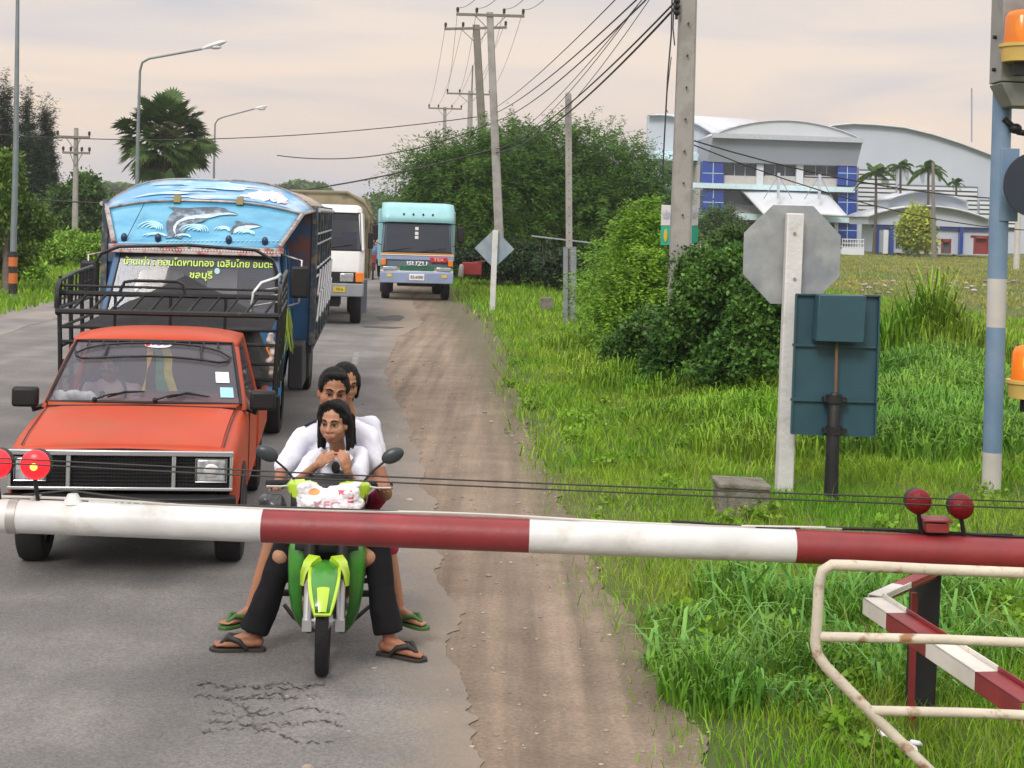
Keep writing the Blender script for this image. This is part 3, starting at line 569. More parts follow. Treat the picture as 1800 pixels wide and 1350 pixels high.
# tall arch at the back of the rack
rail([(-.80, 4.2, 1.5), (-.82, 4.2, 1.95), (-.78, 4.2, 2.03), (-.62, 4.2, 2.10), (0, 4.2, 2.13), (.62, 4.2, 2.10), (.78, 4.2, 2.01), (.82, 4.2, 1.9), (.82, 4.2, 1.5)], .016)
rk = m.build('cargo_rack', m_blkmet, PK, smooth=50)
m = MB(); rail([(.66, 2.78, 1.62), (.68, 2.78, 1.78), (.74, 2.80, 1.86), (.86, 2.9, 1.9), (.88, 3.2, 1.92), (.88, 3.5, 1.9)], .016)
for z in (1.66, 1.72, 1.78): rail([(.66, 2.78, z), (.9, 3.0, z+.04)], .009)
m.build('corner_guard', m_chrome, rk, smooth=60)
# curved bars added just outside the windscreen, standing in for a likely reflection
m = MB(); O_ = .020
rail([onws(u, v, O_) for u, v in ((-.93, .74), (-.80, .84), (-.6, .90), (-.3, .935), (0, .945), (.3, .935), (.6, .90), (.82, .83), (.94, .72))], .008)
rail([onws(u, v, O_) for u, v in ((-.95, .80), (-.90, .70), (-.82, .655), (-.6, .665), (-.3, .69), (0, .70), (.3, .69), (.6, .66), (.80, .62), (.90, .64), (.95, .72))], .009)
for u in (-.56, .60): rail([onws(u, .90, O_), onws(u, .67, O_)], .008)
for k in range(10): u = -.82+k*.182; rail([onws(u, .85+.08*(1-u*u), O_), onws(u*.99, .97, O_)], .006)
m.build('added_curved_bar', m_blkmet, PK, smooth=60)
# mounded load under black tarpaulin (its own thing)
def mound(name, label, cat, cx_, cy_, hx, hy, z0, zp, mat, th, peak=1.4, px=0., n=34, wr=.02, seed=0):
    vs = []; fs = []
    for j in range(n+1):
        for i in range(n+1):
            u, v = -1+2*i/n, -1+2*j/n; r = min(1, (abs(u-px*(1-abs(u)))**2.2+abs(v)**2.2)**(1/2.2)); f = (1-r**peak)
            z = z0+(zp-z0)*max(0, f)+wr*mnoise.noise(Vector((u*5, v*5, seed)))+wr*.8*abs(mnoise.noise(Vector((u*9, v*3, seed+4))))
            vs.append((cx_+u*hx, cy_+v*hy, z))
    for j in range(n):
        for i in range(n): a = j*(n+1)+i; fs.append((a, a+1, a+n+2, a+n+1))
    m = MB(); m.add(vs, fs); o = m.build(name, mat, None, smooth=180); o.matrix_world = Matrix.Translation(th.location)@Matrix.Rotation(th.rotation_euler.z, 4, 'Z')
    return tag(o, label, cat)
m_tarp = M('black_tarpaulin', (.008, .008, .009), .55, var=.25, scale=6, bump=.6, bscale=14)
mound('tarpaulin_load', 'black tarpaulin drawn over a heaped load in the pickup rack', 'tarpaulin', 0, 3.66, .85, .84, .98, 1.60, m_tarp, PK, 5., wr=.07)
mound('gravel_heap', 'peaked heap of dark gravel rising above the black pickup rack', 'gravel heap', .03, 3.72, .80, .82, 1.46, 1.87, M('dark_gravel', (.020, .021, .024), .95, var=.4, scale=60, bump=.8, bscale=90), PK, 1.0, seed=3, wr=.015)
m = MB(); rr = random.Random(5)
for k in range(10): m.ell((.84+rr.uniform(-.02, .02), 2.85+rr.uniform(-.02, .03), 1.1+k*.035), (.035, .035, .03), n=8, m=6)
tw = organic('hanging_bag', m, M('pink_bag', (.5, .3, .32), .6, c2=(.7, .65, .6), edge=(.4, .5), c2scale=12), None, .014, 2); tw.matrix_world = Matrix.Translation(PK.location)@Matrix.Rotation(PK.rotation_euler.z, 4, 'Z'); tag(tw, 'knotted pink and white bag tied to the pickup rack corner post', 'bag')

# ---------------- painted freight truck (dolphins)
DT = thing('painted_truck', 'blue freight truck with a dolphin painting over its cab behind the pickup', 'truck', (-3.335, 16.2, 0), RANG)
m_blue = M('blue_truck_paint', (.02, .10, .24), .4, var=.2, coat=.2, c2=(.03, .13, .28), edge=(.4, .6))
m_wood = M('weathered_green_wood', (.13, .15, .11), .8, var=.3, scale=3, c2=(.24, .22, .18), edge=(.45, .6), c2scale=7, stretch=(1, 1, .3))
m_tube = M('galvanised_rail', (.45, .46, .48), .4, metal=.5, var=.2)
m_beige = M('canvas_roof', (.42, .36, .29), .9, var=.12, scale=3, bump=.2, bscale=20)
m = MB(); secs = []
for z, hw, y in ((.55, .90, .05), (.95, .95, .0), (1.25, .96, .0), (1.36, .95, .02)):
    secs.append([(-hw, 1.5, z), (-hw, y+.12, z), (-hw+.08, y+.02, z), (0, y-.02, z), (hw-.08, y+.02, z), (hw, y+.12, z), (hw, 1.5, z)])
m.loft(secs, closed=True)
m.add([(-.95, .02, 1.36), (.95, .02, 1.36), (.95, 1.5, 1.36), (-.95, 1.5, 1.36)], [])
m.build('cab', m_blue, DT, bevel=.015, smooth=40)
m = MB()
for s_ in (-1, 1):
    m.beam((s_*.93, .06, 1.35), (s_*.82, .28, 2.05), .07, .06, (0, 1, 0)); m.beam((s_*.95, 1.45, 1.35), (s_*.86, 1.45, 2.05), .07, .08, (0, 1, 0))
    m.beam((s_*.95, .7, 1.35), (s_*.88, .78, 2.05), .05, .05, (0, 1, 0))
m.box((0, .87, 2.07), (1.74, 1.24, .06)); m.box((0, 1.47, 1.7), (1.75, .05, .7)); m.build('cab_frame', m_blue, DT, bevel=.01)
m = MB(); m.tube([(-.90, .03, 1.38), (-.80, .24, 2.0), (0, .2, 2.02), (.80, .24, 2.0), (.90, .03, 1.38)], .012, 6); m.build('windscreen_seal', m_black, DT, smooth=60)
m = MB(); m.loft([[(x*(.91-.10*v), .03+.22*v-.05*(1-x*x), 1.36+.65*v) for x in np.linspace(-1, 1, 11)] for v in (0, .25, .5, .75, 1)], closed=False); dws = m.build('windscreen', m_glass, DT, smooth=180)
def ond(u, v, off=.01): return Vector((u*(.91-.10*v), .03+.22*v-.05*(1-u*u)-off, 1.36+.65*v))
m = MB(); m.loft([[ond(x, v, .007) for x in np.linspace(-.98, .98, 11)] for v in (.86, .93, .995)], closed=False); m.build('sun_strip', M('sunstrip_dark', (.02, .03, .035), .4), dws, smooth=180)
m_lime = M('lime_lettering', (.55, .78, .12), .5, emit=None)
text('บ้านเก่า : คอนโดพานทอง เฉลิมไทย อมตะ', m_lime, 'thai_lettering', dws, (.02, .115, 1.885), (1, 0, 0), (0, .33, 1), .105, .004, fit=1.56, bold=.018)
text('ชลบุรี', m_lime, 'thai_lettering', dws, (.06, .075, 1.76), (1, 0, 0), (0, .33, 1), .105, .004, fit=.24, bold=.018)
for o in list(dws.children):
    if o.name.startswith('thai_lettering'):
        o.modifiers.clear(); md = o.modifiers.new('wrap', 'SHRINKWRAP'); md.target = dws; md.wrap_method = 'PROJECT'; md.use_project_y = True; md.use_negative_direction = True; md.use_positive_direction = True; md.offset = .014; md.wrap_mode = 'ABOVE_SURFACE'
m = MB(); pts = [ond(.27+.035*math.cos(a), .70+.05*math.sin(a)) for a in np.linspace(0, 2*math.pi, 14, endpoint=False)]; m.add(pts, [tuple(range(14))]); m.build('round_sticker', M('sky_sticker', (.35, .6, .7), .5), dws, solid=.001)
m = MB(); m.add([(.1, .35, 1.55), (.42, .35, 1.55), (.42, .35, 1.83), (.1, .35, 1.83)], [(0, 1, 2, 3)]); m.build('paper_sheet', M('paper_grey', (.3, .31, .34), .8), DT, solid=.003)
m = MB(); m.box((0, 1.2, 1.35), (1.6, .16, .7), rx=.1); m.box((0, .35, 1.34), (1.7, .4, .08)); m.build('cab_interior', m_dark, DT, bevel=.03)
m = MB(); m.tube([(-.5+.2*math.cos(a), .55+.08*math.sin(a), 1.47+.17*math.sin(a)) for a in np.linspace(0, 2*math.pi, 24, endpoint=False)], .014, 6, closed=True); m.build('steering_wheel', m_black, DT, smooth=60)
# painted board above cab
def arch(x, zc, ze, p=2.6): return ze+(zc-ze)*(1-abs(x)**p)
B0 = (.2, 2.07, .87); B1 = (.82, 2.53, 1.07)
def bl(u, v, off=0.):   # lower panel, u -1..1, v 0..1
    hw = .87+.20*v; z = 2.07+v*(arch(u, 2.545, 2.43)-2.07); return Vector((u*hw, .2+.62*v-off*.6+.06*u*u*v, z+off*.8))
def bu(u, v, off=0.):
    hw = 1.07+.12*v; z0 = arch(u, 2.545, 2.43); z1 = arch(u, 2.79, 2.47, 3.6); return Vector((u*hw, .83+.60*v-off*.4+.06*u*u, z0+.012+(z1-z0)*v+off*.9))
def paintmat(name, c, c2, sc, e): return M(name, c, .35, var=.12, scale=1.5, c2=c2, edge=e, c2scale=sc, coat=.25, stretch=(1, 1, 3))
m_sea = paintmat('sea_painting', (.05, .27, .48), (.13, .42, .60), 2.2, (.35, .65)); m_sky = paintmat('sky_painting', (.10, .34, .60), (.55, .68, .76), 1.6, (.45, .7))
m = MB(); m.loft([[bl(u, v) for u in np.linspace(-1, 1, 25)] for v in np.linspace(0, 1, 9)], closed=False); hb = m.build('painted_board', m_sea, DT, smooth=180, solid=.02)
m = MB(); m.loft([[bu(u, v) for u in np.linspace(-1, 1, 25)] for v in np.linspace(0, 1, 6)], closed=False); hb2 = m.build('painted_board', m_sky, DT, smooth=180, solid=.02)
def zuv(x, y):          # painting traced in a frontal sketch of the board -> (u, v)
    yb = 520+(x-150)*.0565; yt = 240+((x-650)/900)**2*150; v = (yb-y)/(yb-yt); xl = 150-45*v; xr = 1390+145*v; return (x-xl)/(xr-xl)*2-1, v
def decal(name, pts, mat, off, parent):
    m = MB(); q = [bl(*zuv(*p), off) for p in pts]; c = sum(q, Vector())/len(q)
    bm = bmesh.new(); vv = [bm.verts.new(p) for p in q]; f = bm.faces.new(vv); bmesh.ops.triangulate(bm, faces=[f]); m.add([v.co for v in bm.verts], [tuple(v.index for v in f.verts) for f in (bm.verts.index_update() or bm.faces)]); bm.free()
    return m.build(name, mat, parent)
m_dol = M('dolphin_grey', (.08, .11, .15), .5, var=.5, scale=9, c2=(.22, .30, .36), edge=(.5, .7), c2scale=9); m_bel = M('dolphin_belly', (.50, .60, .66), .5, var=.2, scale=12, c2=(.3, .45, .55), edge=(.5, .7), c2scale=14)
d1 = [(1072, 357), (1040, 340), (1000, 330), (965, 305), (900, 292), (800, 290), (700, 296), (640, 292), (550, 283), (600, 312), (560, 350), (538, 400), (540, 445), (560, 480), (530, 505), (600, 500), (650, 512), (610, 490), (590, 455), (590, 425), (615, 395), (670, 368), (740, 352), (830, 352), (900, 345), (960, 340), (1030, 355)]
decal('dolphin', d1, m_dol, .022, hb)
b1 = [(1068, 360), (1000, 342), (930, 340), (840, 345), (745, 350), (672, 364), (618, 392), (592, 425), (590, 455), (612, 490), (606, 450), (618, 420), (650, 395), (700, 380), (780, 375), (860, 372), (930, 358), (1000, 355)]
decal('belly', b1, m_bel, .027, hb)
decal('flipper', [(760, 372), (715, 392), (700, 410), (740, 412), (800, 400), (850, 378)], m_dol, .031, hb)
d2 = [(1252, 446), (1215, 432), (1170, 420), (1110, 417), (1090, 405), (1045, 398), (1062, 420), (1030, 440), (1014, 470), (1020, 490), (1034, 478), (1040, 460), (1075, 442), (1130, 436), (1200, 440)]
decal('dolphin', d2, m_dol, .022, hb); decal('belly', [(1240, 447), (1190, 440), (1130, 436), (1075, 442), (1042, 460), (1036, 485), (1055, 462), (1090, 450), (1150, 446)], m_bel, .026, hb)
m_foam = M('wave_foam', (.45, .75, .85), .5, var=.15, scale=10)
m = MB()
for cx_, cy_, rx, ry, n_ in ((420, 440, 95, 50, 4), (740, 460, 110, 45, 5), (950, 465, 60, 28, 3), (1120, 495, 75, 28, 3), (660, 500, 60, 18, 2), (450, 490, 90, 20, 2)):
    for k in range(n_):
        s_ = 1-k*.24; m.tube([bl(*zuv(cx_+rx*s_*math.cos(a)+8*k, cy_-ry*s_*math.sin(a)), .022) for a in np.linspace(-.2, 2.9, 10)], [.004+.007*math.sin(i/9*math.pi) for i in range(10)], 5)
for k in range(26): x = 540+k*33; m.tube([bl(*zuv(x, 521+(x-150)*.03-8), .022), bl(*zuv(x+14, 517+(x-150)*.03-8), .022)], .006, 5)
m.build('waves', m_foam, hb, smooth=90)
m_cloud = M('painted_cloud', (.72, .74, .78), .5, c2=(.75, .4, .42), edge=(.5, .6), c2scale=4)
m = MB(); rr = random.Random(2)
def ublob(uc, vc, ru, rv, n=14, sd=1): 
    pts = [bu(uc+ru*math.cos(a)*(1+.3*math.sin(a*4+sd)), max(.03, min(.97, vc+rv*math.sin(a)*(1+.25*math.cos(a*5+sd)))), .021+.0005*sd) for a in np.linspace(0, 2*math.pi, 22, endpoint=False)]; c = sum(pts, Vector())/len(pts); m.add([c]+pts, [(0, 1+k, 1+(k+1) % 22) for k in range(22)])
for a in ((.56, .42, .13, .22), (.66, .5, .10, .25), (.48, .3, .12, .12), (.74, .4, .05, .2)): ublob(*a, sd=rr.randint(1, 6))
m.build('cloud', m_cloud, hb2)
m = MB()
for a in ((-.05, .75, .42, .12), (.1, .6, .35, .10), (-.4, .3, .3, .06), (.2, .12, .55, .08), (-.15, .45, .2, .06)): ublob(*a, sd=rr.randint(1, 6))
m.build('pale_cloud', M('pale_cloud', (.55, .67, .78), .5, c2=(.30, .52, .70), edge=(.4, .6), c2scale=3), hb2)
m_trim = M('painted_trim', (.5, .42, .42), .5, var=.2, c2=(.35, .08, .07), edge=(.5, .6), c2scale=7)
m_steel = M('bare_trim', (.38, .36, .36), .35, metal=.6, var=.3, scale=12, c2=(.2, .1, .07), edge=(.5, .65))
m = MB(); m.tube([bl(u, 1, .02) for u in np.linspace(-1, 1, 17)], .016, 6); m.tube([bu(u, 1, .01) for u in np.linspace(-1, 1, 21)], .013, 6)
for s_ in (-1, 1): m.tube([bl(s_, 0, .02), bl(s_, 1, .02)], .028, 6); m.tube([bl(s_, 1, .02), bu(s_, 1, .01)], .02, 6)
m.build('board_trim', m_steel, hb, smooth=60)
m = MB(); m.box((0, .17, 2.045), (1.84, .05, .055)); m.box((0, .145, 2.0), (1.78, .03, .03)); tr_ = m.build('fascia', m_trim, DT, bevel=.006)
m = MB()
for k in range(56): m.box((-.86+k*.0312, .142, 2.028), (.016, .012, .016))
m.build('fascia_pattern', M('fascia_white', (.7, .7, .7), .5), tr_)
m = MB()
for k in range(12): m.ell((-.8+k*.145, .143, 2.055), (.02, .006, .014), n=8, m=5)
m.build('flower_pattern', M('fascia_green', (.05, .25, .12), .5), tr_)
for u in (-.87, -.47, .37, .80):
    m = MB(); c = bl(u, .1, .04); m.ell(c, (.036, .03, .05), n=12, m=8); m.cyl(c-Vector((0, 0, .06)), c-Vector((0, 0, .03)), .02); m.build('marker_lamp', M('navy_lens', (.01, .03, .08), .25), DT, smooth=60)
for u in (-.28, .36):
    m = MB(); m.box(bl(u, 1.0, .04), (.075, .03, .10), rx=-.5); m.build('clamp', M('brass_clamp', (.2, .16, .05), .5), DT, bevel=.004)
m = MB(); m.tube([bl(-.83, .14, .03), bl(-.62, .80, .10)], .004, 4); m.build('aerial', m_black, DT)
# cargo body
m = MB()
m.loft([[(x*1.19, y, arch(x, 2.79, 2.47, 3.6)+.01) for x in np.linspace(-1, 1, 17)] for y in (1.45, 2.5, 3.6, 4.7, 5.8, 6.9)], closed=False); m.build('canvas_roof', m_beige, DT, smooth=60, solid=.02)
m = MB()
for k in range(20): y = 1.46+k*.285; m.tube([(x*1.17, y, arch(x, 2.79, 2.47, 3.6)+.022) for x in np.linspace(-1, 1, 13)], .008, 4)
for x in np.linspace(-.9, .9, 9): m.tube([(x*1.17, 1.46, arch(x, 2.79, 2.47, 3.6)+.03), (x*1.17, 6.9, arch(x, 2.79, 2.47, 3.6)+.03)], .006, 4)
m.build('roof_mesh', m_steel, DT)
m_pan = M('painted_side_panel', (.20, .13, .04), .5, var=.3, scale=5, c2=(.03, .15, .24), edge=(.45, .55), c2scale=4)
for s_ in (-1, 1):
    for k in range(7):
        y = 1.5+k*.9; m = MB(); m.box((s_*1.19, y, 1.74), (.07, .09, 1.62)); m.build('body_post', M('brown_post', (.045, .07, .10), .7, var=.3, c2=(.20, .16, .12), edge=(.5, .65), c2scale=8), DT, bevel=.006)
    m = MB()
    for z in (1.0, 1.12, 1.24, 1.36, 1.48, 1.60): m.box((s_*1.165, 4.2, z), (.03, 5.4, .095))
    m.build('slatted_side', m_wood, DT)
    m = MB(); m.box((s_*1.16, 4.2, 2.38), (.03, 5.4, .22)); m.box((s_*1.16, 4.2, 1.98), (.025, 5.4, .10)); m.build('painted_side_panel', m_pan, DT)
    m = MB()
    for z in (1.72, 1.82, 2.10, 2.22): m.tube([(s_*1.215, 1.5, z), (s_*1.215, 6.9, z)], .014, 6)
    m.tube([(s_*1.235, 1.46, 2.50), (s_*1.235, 6.9, 2.50)], .026, 6)
    for k in range(6):
        y = 1.6+k*.9; m.tube([(s_*1.24, y, 1.2), (s_*1.24, y+.75, 1.5)], .014, 5); m.tube([(s_*1.24, y, 1.5), (s_*1.24, y+.75, 1.78)], .014, 5)
    m.build('side_rail', m_tube, DT, smooth=60)
m = MB(); m.box((0, 1.55, 1.55), (2.34, .06, 1.25)); m.build('front_panel', m_blue, DT)
m = MB(); m.box((0, 1.50, 2.15), (2.34, .05, .62)); m.build('front_panel_upper', M('dull_red_panel', (.2, .07, .05), .6, c2=(.05, .1, .2), edge=(.45, .55), c2scale=3), DT)
m = MB(); m.box((0, 4.2, .9), (2.38, 5.4, .12)); m.box((0, 4.2, .7), (.9, 5.6, .3)); m.box((0, .6, .62), (1.5, 1.4, .3)); m.build('chassis', m_dark, DT)
m = MB(); m.box((0, 6.85, 1.75), (2.3, .05, 1.6)); m.build('tail_panel', m_wood, DT)
m = MB(); m.box((0, -.06, .62), (1.9, .12, .22)); m.build('bumper', M('bumper_blue', (.03, .16, .38), .4, coat=.2), DT, bevel=.03)
for s_ in (-1, 1):
    wheel(DT, s_*.80, .85, .38, .22); wheel(DT, s_*.92, 5.2, .38, .26)
    m = MB(); m.box((s_*1.10, .12, 1.72), (.20, .07, .34)); mi_ = m.build('mirror', m_black, DT, bevel=.03, bseg=3)
    m = MB(); m.tube([(s_*.95, .15, 1.45), (s_*1.1, .12, 1.5), (s_*1.12, .12, 1.95), (s_*.9, .3, 2.0)], .012, 6); m.build('mirror_arm', m_steel, mi_, smooth=60)
    m = MB(); m.box((s_*.85, -.04, 1.0), (.14, .05, .13)); m.build('turn_signal', m_amber, DT, bevel=.012)
    m = MB(); m.box((s_*.62, -.03, .98), (.22, .05, .15)); m.build('headlight', m_lamp, DT, bevel=.02)
m = MB(); m.box((1.05, 1.2, .75), (.16, .9, .5)); m.box((1.05, 2.4, .7), (.2, .7, .42)); m.build('tool_box', m_dark, DT, bevel=.02)
m = MB(); rr = random.Random(6)
for k in range(12):
    p = Vector((.97+rr.uniform(-.05, .05), -.06+rr.uniform(-.03, .03), 1.45)); m.tube([p, p+Vector((rr.uniform(-.06, .06), 0, -.2)), p+Vector((rr.uniform(-.09, .09), 0, -.42-rr.uniform(0, .12)))], [.008, .012, .003], 5)
m.build('leaf_garland', leafmat('garland_leaf', (.35, .42, .06), (.2, .3, .04), .3), DT)

# ---------------- cab-over trucks further back
def cabover(name, label, X, Y, hw, zs, paint, low, glass, rz=RANG):
    """zs: bumper bottom, bumper top, belt, windscreen top, roof"""
    t_ = thing(name, label, 'truck', (X, Y, 0), rz); zb0, zb1, zbelt, zw, zr = zs
    m = MB(); secs = []
    for z, h_, y in ((zb1, hw, .03), (zbelt-.02, hw, .0), (zbelt, hw-.005, .01)):
        secs.append([(-h_, 1.6, z), (-h_, y+.15, z), (-h_+.1, y+.02, z), (0, y-.03, z), (h_-.1, y+.02, z), (h_, y+.15, z), (h_, 1.6, z)])
    m.loft(secs); m.build('cab', paint, t_, bevel=.02, smooth=40)
    m = MB(); d = .16
    for s_ in (-1, 1):
        m.beam((s_*(hw-.04), .08, zbelt), (s_*(hw-.11), d+.06, zw), .09, .07, (0, 1, 0)); m.beam((s_*(hw-.03), 1.55, zbelt), (s_*(hw-.08), 1.55, zw), .07, .1, (0, 1, 0)); m.beam((s_*(hw-.03), .95, zbelt), (s_*(hw-.08), .95, zw), .06, .06, (0, 1, 0))
    secs = [[(-h_, 1.6, z), (-h_, y+.12, z), (-h_+.1, y, z), (0, y-.03, z), (h_-.1, y, z), (h_, y+.12, z), (h_, 1.6, z)] for z, h_, y in ((zw, hw-.07, d), (zr-.06, hw-.09, d+.06), (zr, hw-.18, d+.2))]
    m.loft(secs); m.box((0, 1.58, (zbelt+zw)/2), (2*hw-.15, .04, zw-zbelt)); m.build('cab_roof', paint, t_, bevel=.02, smooth=40)
    m = MB(); m.loft([[(x*(hw-.07-.05*v), .05+d*v-.04*(1-x*x), zbelt+.02+(zw-zbelt-.02)*v) for x in np.linspace(-1, 1, 9)] for v in (0, .5, 1)], closed=False); w_ = m.build('windscreen', glass, t_, smooth=180)
    m = MB(); m.tube([(-hw+.07, .04, zbelt+.02), (0, 0, zbelt+.02), (hw-.07, .04, zbelt+.02), (hw-.12, .03+d, zw), (0, d-.02, zw), (-hw+.12, .03+d, zw)], .015, 6, closed=True); m.build('seal', m_black, w_)
    for s_ in (-1, 1):
        m = MB(); m.tube([(s_*.5-.35, 0, zbelt+.05), (s_*.5+.3, -.02, zbelt+.16)], .012, 5); m.build('wiper', m_black, t_)
        m = MB(); m.add([(s_*(hw+.001), .3, zbelt), (s_*(hw+.001), .9, zbelt), (s_*(hw-.06), .9, zw), (s_*(hw-.06), .36, zw)], [(0, 1, 2, 3)]); m.build('side_window', glass, t_, solid=.005)
    m = MB(); m.box((0, -.09, (zb0+zb1)/2), (2*hw+.02, .16, zb1-zb0)); m.build('bumper', low, t_, bevel=.025)
    m = MB(); m.box((0, .9, .62), (1.1, 1.5, .4)); m.box((0, 3.6, .75), (.9, 5.2, .25)); m.build('chassis', m_dark, t_)
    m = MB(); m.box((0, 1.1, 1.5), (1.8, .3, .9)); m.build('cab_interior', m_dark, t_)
    for s_ in (-1, 1): wheel(t_, s_*(hw-.17), 1.05, .44, .25); wheel(t_, s_*(hw-.22), 4.6, .44, .42)
    return t_
# white truck
m_cream = M('beige_bulk_load', (.30, .26, .17), .85, var=.3, scale=3, c2=(.13, .12, .08), edge=(.5, .62), c2scale=3, bump=.5, bscale=6)
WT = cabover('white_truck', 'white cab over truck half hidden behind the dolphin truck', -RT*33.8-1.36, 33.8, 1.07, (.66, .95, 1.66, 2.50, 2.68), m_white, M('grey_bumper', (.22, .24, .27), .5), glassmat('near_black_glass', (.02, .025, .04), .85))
m = MB(); m.box((0, -.03, 1.08), (2.08, .06, .24)); g_ = m.build('grille', m_black, WT, bevel=.01)
for s_ in (-1, 1):
    m = MB(); m.box((s_*.70, -.07, 1.08), (.30, .06, .19)); m.build('headlight', m_lamp, WT, bevel=.02)
    m = MB(); m.box((s_*.98, -.06, 1.09), (.18, .1, .22)); m.build('turn_signal', m_amber, WT, bevel=.02)
m = MB(); m.box((.55, -.175, .82), (.26, .02, .12)); pl_ = m.build('licence_plate', M('plate_yellow', (.55, .4, .03), .5), WT)
text('70-6', m_ink, 'plate_lettering', pl_, (.55, -.187, .82), (1, 0, 0), (0, 0, 1), .09, .002)
m = MB(); m.box((.22, -.065, 1.10), (.10, .02, .10)); m.build('emblem', M('emblem_pale', (.6, .55, .4), .4), WT)
m = MB(); m.box((.72, .35, 1.98), (.34, .12, .2)); m.build('blue_box', M('blue_plastic', (.03, .04, .45), .4), WT, bevel=.02)
m = MB(); m.box((0, .2, 2.42), (1.9, .02, .18)); m.build('sun_visor', m_dark, WT)
m = MB(); m.box((1.0, 1.0, .62), (.3, .05, .75)); m.build('mud_flap', M('flap_grey', (.2, .23, .28), .6), WT)
m = MB(); m.box((1.2, .35, 1.9), (.12, .08, .36)); m.build('mirror', m_black, WT, bevel=.02)
m = MB(); m.loft([[(x*1.14, y, z_) for x, z_ in ((-1, 1.0), (-1.02, 2.3), (-.95, 2.75+dz), (-.6, 2.95+dz), (0, 3.0), (.55, 2.96+dz), (.9, 2.8+dz), (1.03, 2.4), (1, 1.0))] for y, dz in ((1.75, .0), (2.6, .04), (3.5, -.04), (4.6, .03), (5.8, 0), (6.6, -.03))]); ld = m.build('bulk_load', m_cream, WT, smooth=50)
tag(ld, 'beige sheeted bulk load')
m = MB()
for k in range(8): y = 1.9+k*.65; m.tube([(1.18, y, 1.0), (1.19, y, 2.3), (1.1, y, 2.8)], .03, 5)
for z in (1.3, 1.8, 2.3): m.tube([(1.2, 1.8, z), (1.2, 6.6, z)], .03, 5)
m.tube([(-1.1, 1.7, 2.72), (-.7, 1.7, 2.97), (.62, 1.7, 2.98), (1.02, 1.7, 2.75), (1.2, 1.7, 2.5)], .035, 6)
m.build('load_rail', M('olive_rail', (.2, .18, .11), .7), WT)
# turquoise truck
m_turq = M('turquoise_paint', (.28, .55, .60), .4, var=.08, coat=.2); m_bgrey = M('blue_grey_paint', (.10, .15, .19), .45, var=.12); m_lav = M('lavender_blue', (.25, .31, .47), .45); m_grn = M('truck_green', (.02, .12, .07), .5)
IT = cabover('turquoise_truck', 'turquoise and grey cab over truck parked half on the shoulder with a red badge', -RT*45+1.17, 45, 1.06, (.52, .84, 1.41, 2.27, 2.34), m_bgrey, m_lav, m_glassd)
m = MB()
for z, h_, c_, mt_ in ((1.385, .03, 0, 'stripe_orange'), (1.345, .03, 0, 'stripe_white')): pass
for z, h_, col in ((1.385, .035, (.65, .25, .03)), (1.345, .03, (.75, .7, .6)), (1.26, .11, (.25, .31, .47)), (.93, .07, (.25, .31, .07)), (.87, .05, (.7, .72, .75))):
    m = MB(); m.loft([[(x*1.065, -.036+.04*abs(x)**6, z-h_/2), (x*1.065, -.036+.04*abs(x)**6, z+h_/2)] for x in np.linspace(-1, 1, 9)], closed=False); m.build('stripe', M('stripe_%d_%d' % (int(col[0]*100), int(z*100)), col, .5), IT, solid=.004)
m = MB(); m.box((0, -.045, .96), (1.0, .03, .14)); m.build('grille', m_grn, IT, bevel=.01)
m = MB(); m.box((.63, -.05, 1.22), (.50, .03, .15)); bd = m.build('badge', M('badge_red', (.55, .02, .03), .4), IT, bevel=.01)
text('TSX', M('badge_silver', (.7, .7, .72), .4), 'badge_lettering', bd, (.63, -.070, 1.22), (1, 0, 0), (0, 0, 1), .12, .004, fit=.3)
text('ISUZU', m_white, 'maker_lettering', IT, (.0, -.075, 1.09), (1, 0, 0), (0, 0, 1), .17, .006, fit=.60, bold=.03)
for s_ in (-1, 1):
    m = MB(); m.box((s_*.78, -.05, .945), (.42, .05, .10)); m.build('headlight', m_lamp, IT, bevel=.015)
    m = MB(); m.box((s_*.98, -.02, 1.12), (.14, .08, .18)); m.build('turn_signal', m_amber, IT, bevel=.015)
    m = MB(); m.box((s_*.80, -.175, .74), (.14, .02, .08)); m.build('fog_lamp', M('fog_yellow', (.7, .5, .05), .3), IT)
    m = MB(); m.box((s_*1.27, .25, 1.98), (.22, .10, .46)); mi_ = m.build('mirror', m_black, IT, bevel=.04)
    m = MB(); m.tube([(s_*1.0, .3, 2.28), (s_*1.25, .25, 2.24), (s_*1.25, .25, 1.7), (s_*1.03, .3, 1.6)], .015, 5); m.build('mirror_arm', m_black, mi_)
m = MB(); m.box((0, -.18, .70), (.44, .02, .19)); pl_ = m.build('licence_plate', m_plate, IT, bevel=.01); text('82-6088', m_ink, 'plate_lettering', pl_, (0, -.195, .70), (1, 0, 0), (0, 0, 1), .12, .003, fit=.36)
m = MB(); m.loft([[(x*1.06*(1-.02*(z>2.7)), y, z_) for x, z_ in zip(np.linspace(-1, 1, 11), [z-.02 if abs(q) > .95 else z for q in np.linspace(-1, 1, 11)])] for y, z in ((.10, 2.30), (.18, 2.5), (.34, 2.72), (.5, 2.82), (.7, 2.86), (1.6, 2.88))], closed=False)
for s_ in (-1, 1): m.add([(s_*1.055, .10, 2.28), (s_*1.055, .34, 2.70), (s_*1.05, .7, 2.84), (s_*1.05, 1.6, 2.86), (s_*1.055, 1.6, 2.28)], [(0, 1, 2, 3, 4)])
m.build('wind_deflector', m_turq, IT, smooth=50, solid=.02)
for x in (-.42, -.14, .15, .43):
    m = MB(); m.ell((x, .18, 2.53), (.03, .05, .04), n=8, m=6); m.build('marker_lamp', m_black, IT)
m = MB()
for v in (1.98, 2.12, 1.86): m.box((-.03, .06+(v-1.4)*.18-.06, v), (.1, .006, .09))
m.build('sticker', m_white, IT)
m = MB()
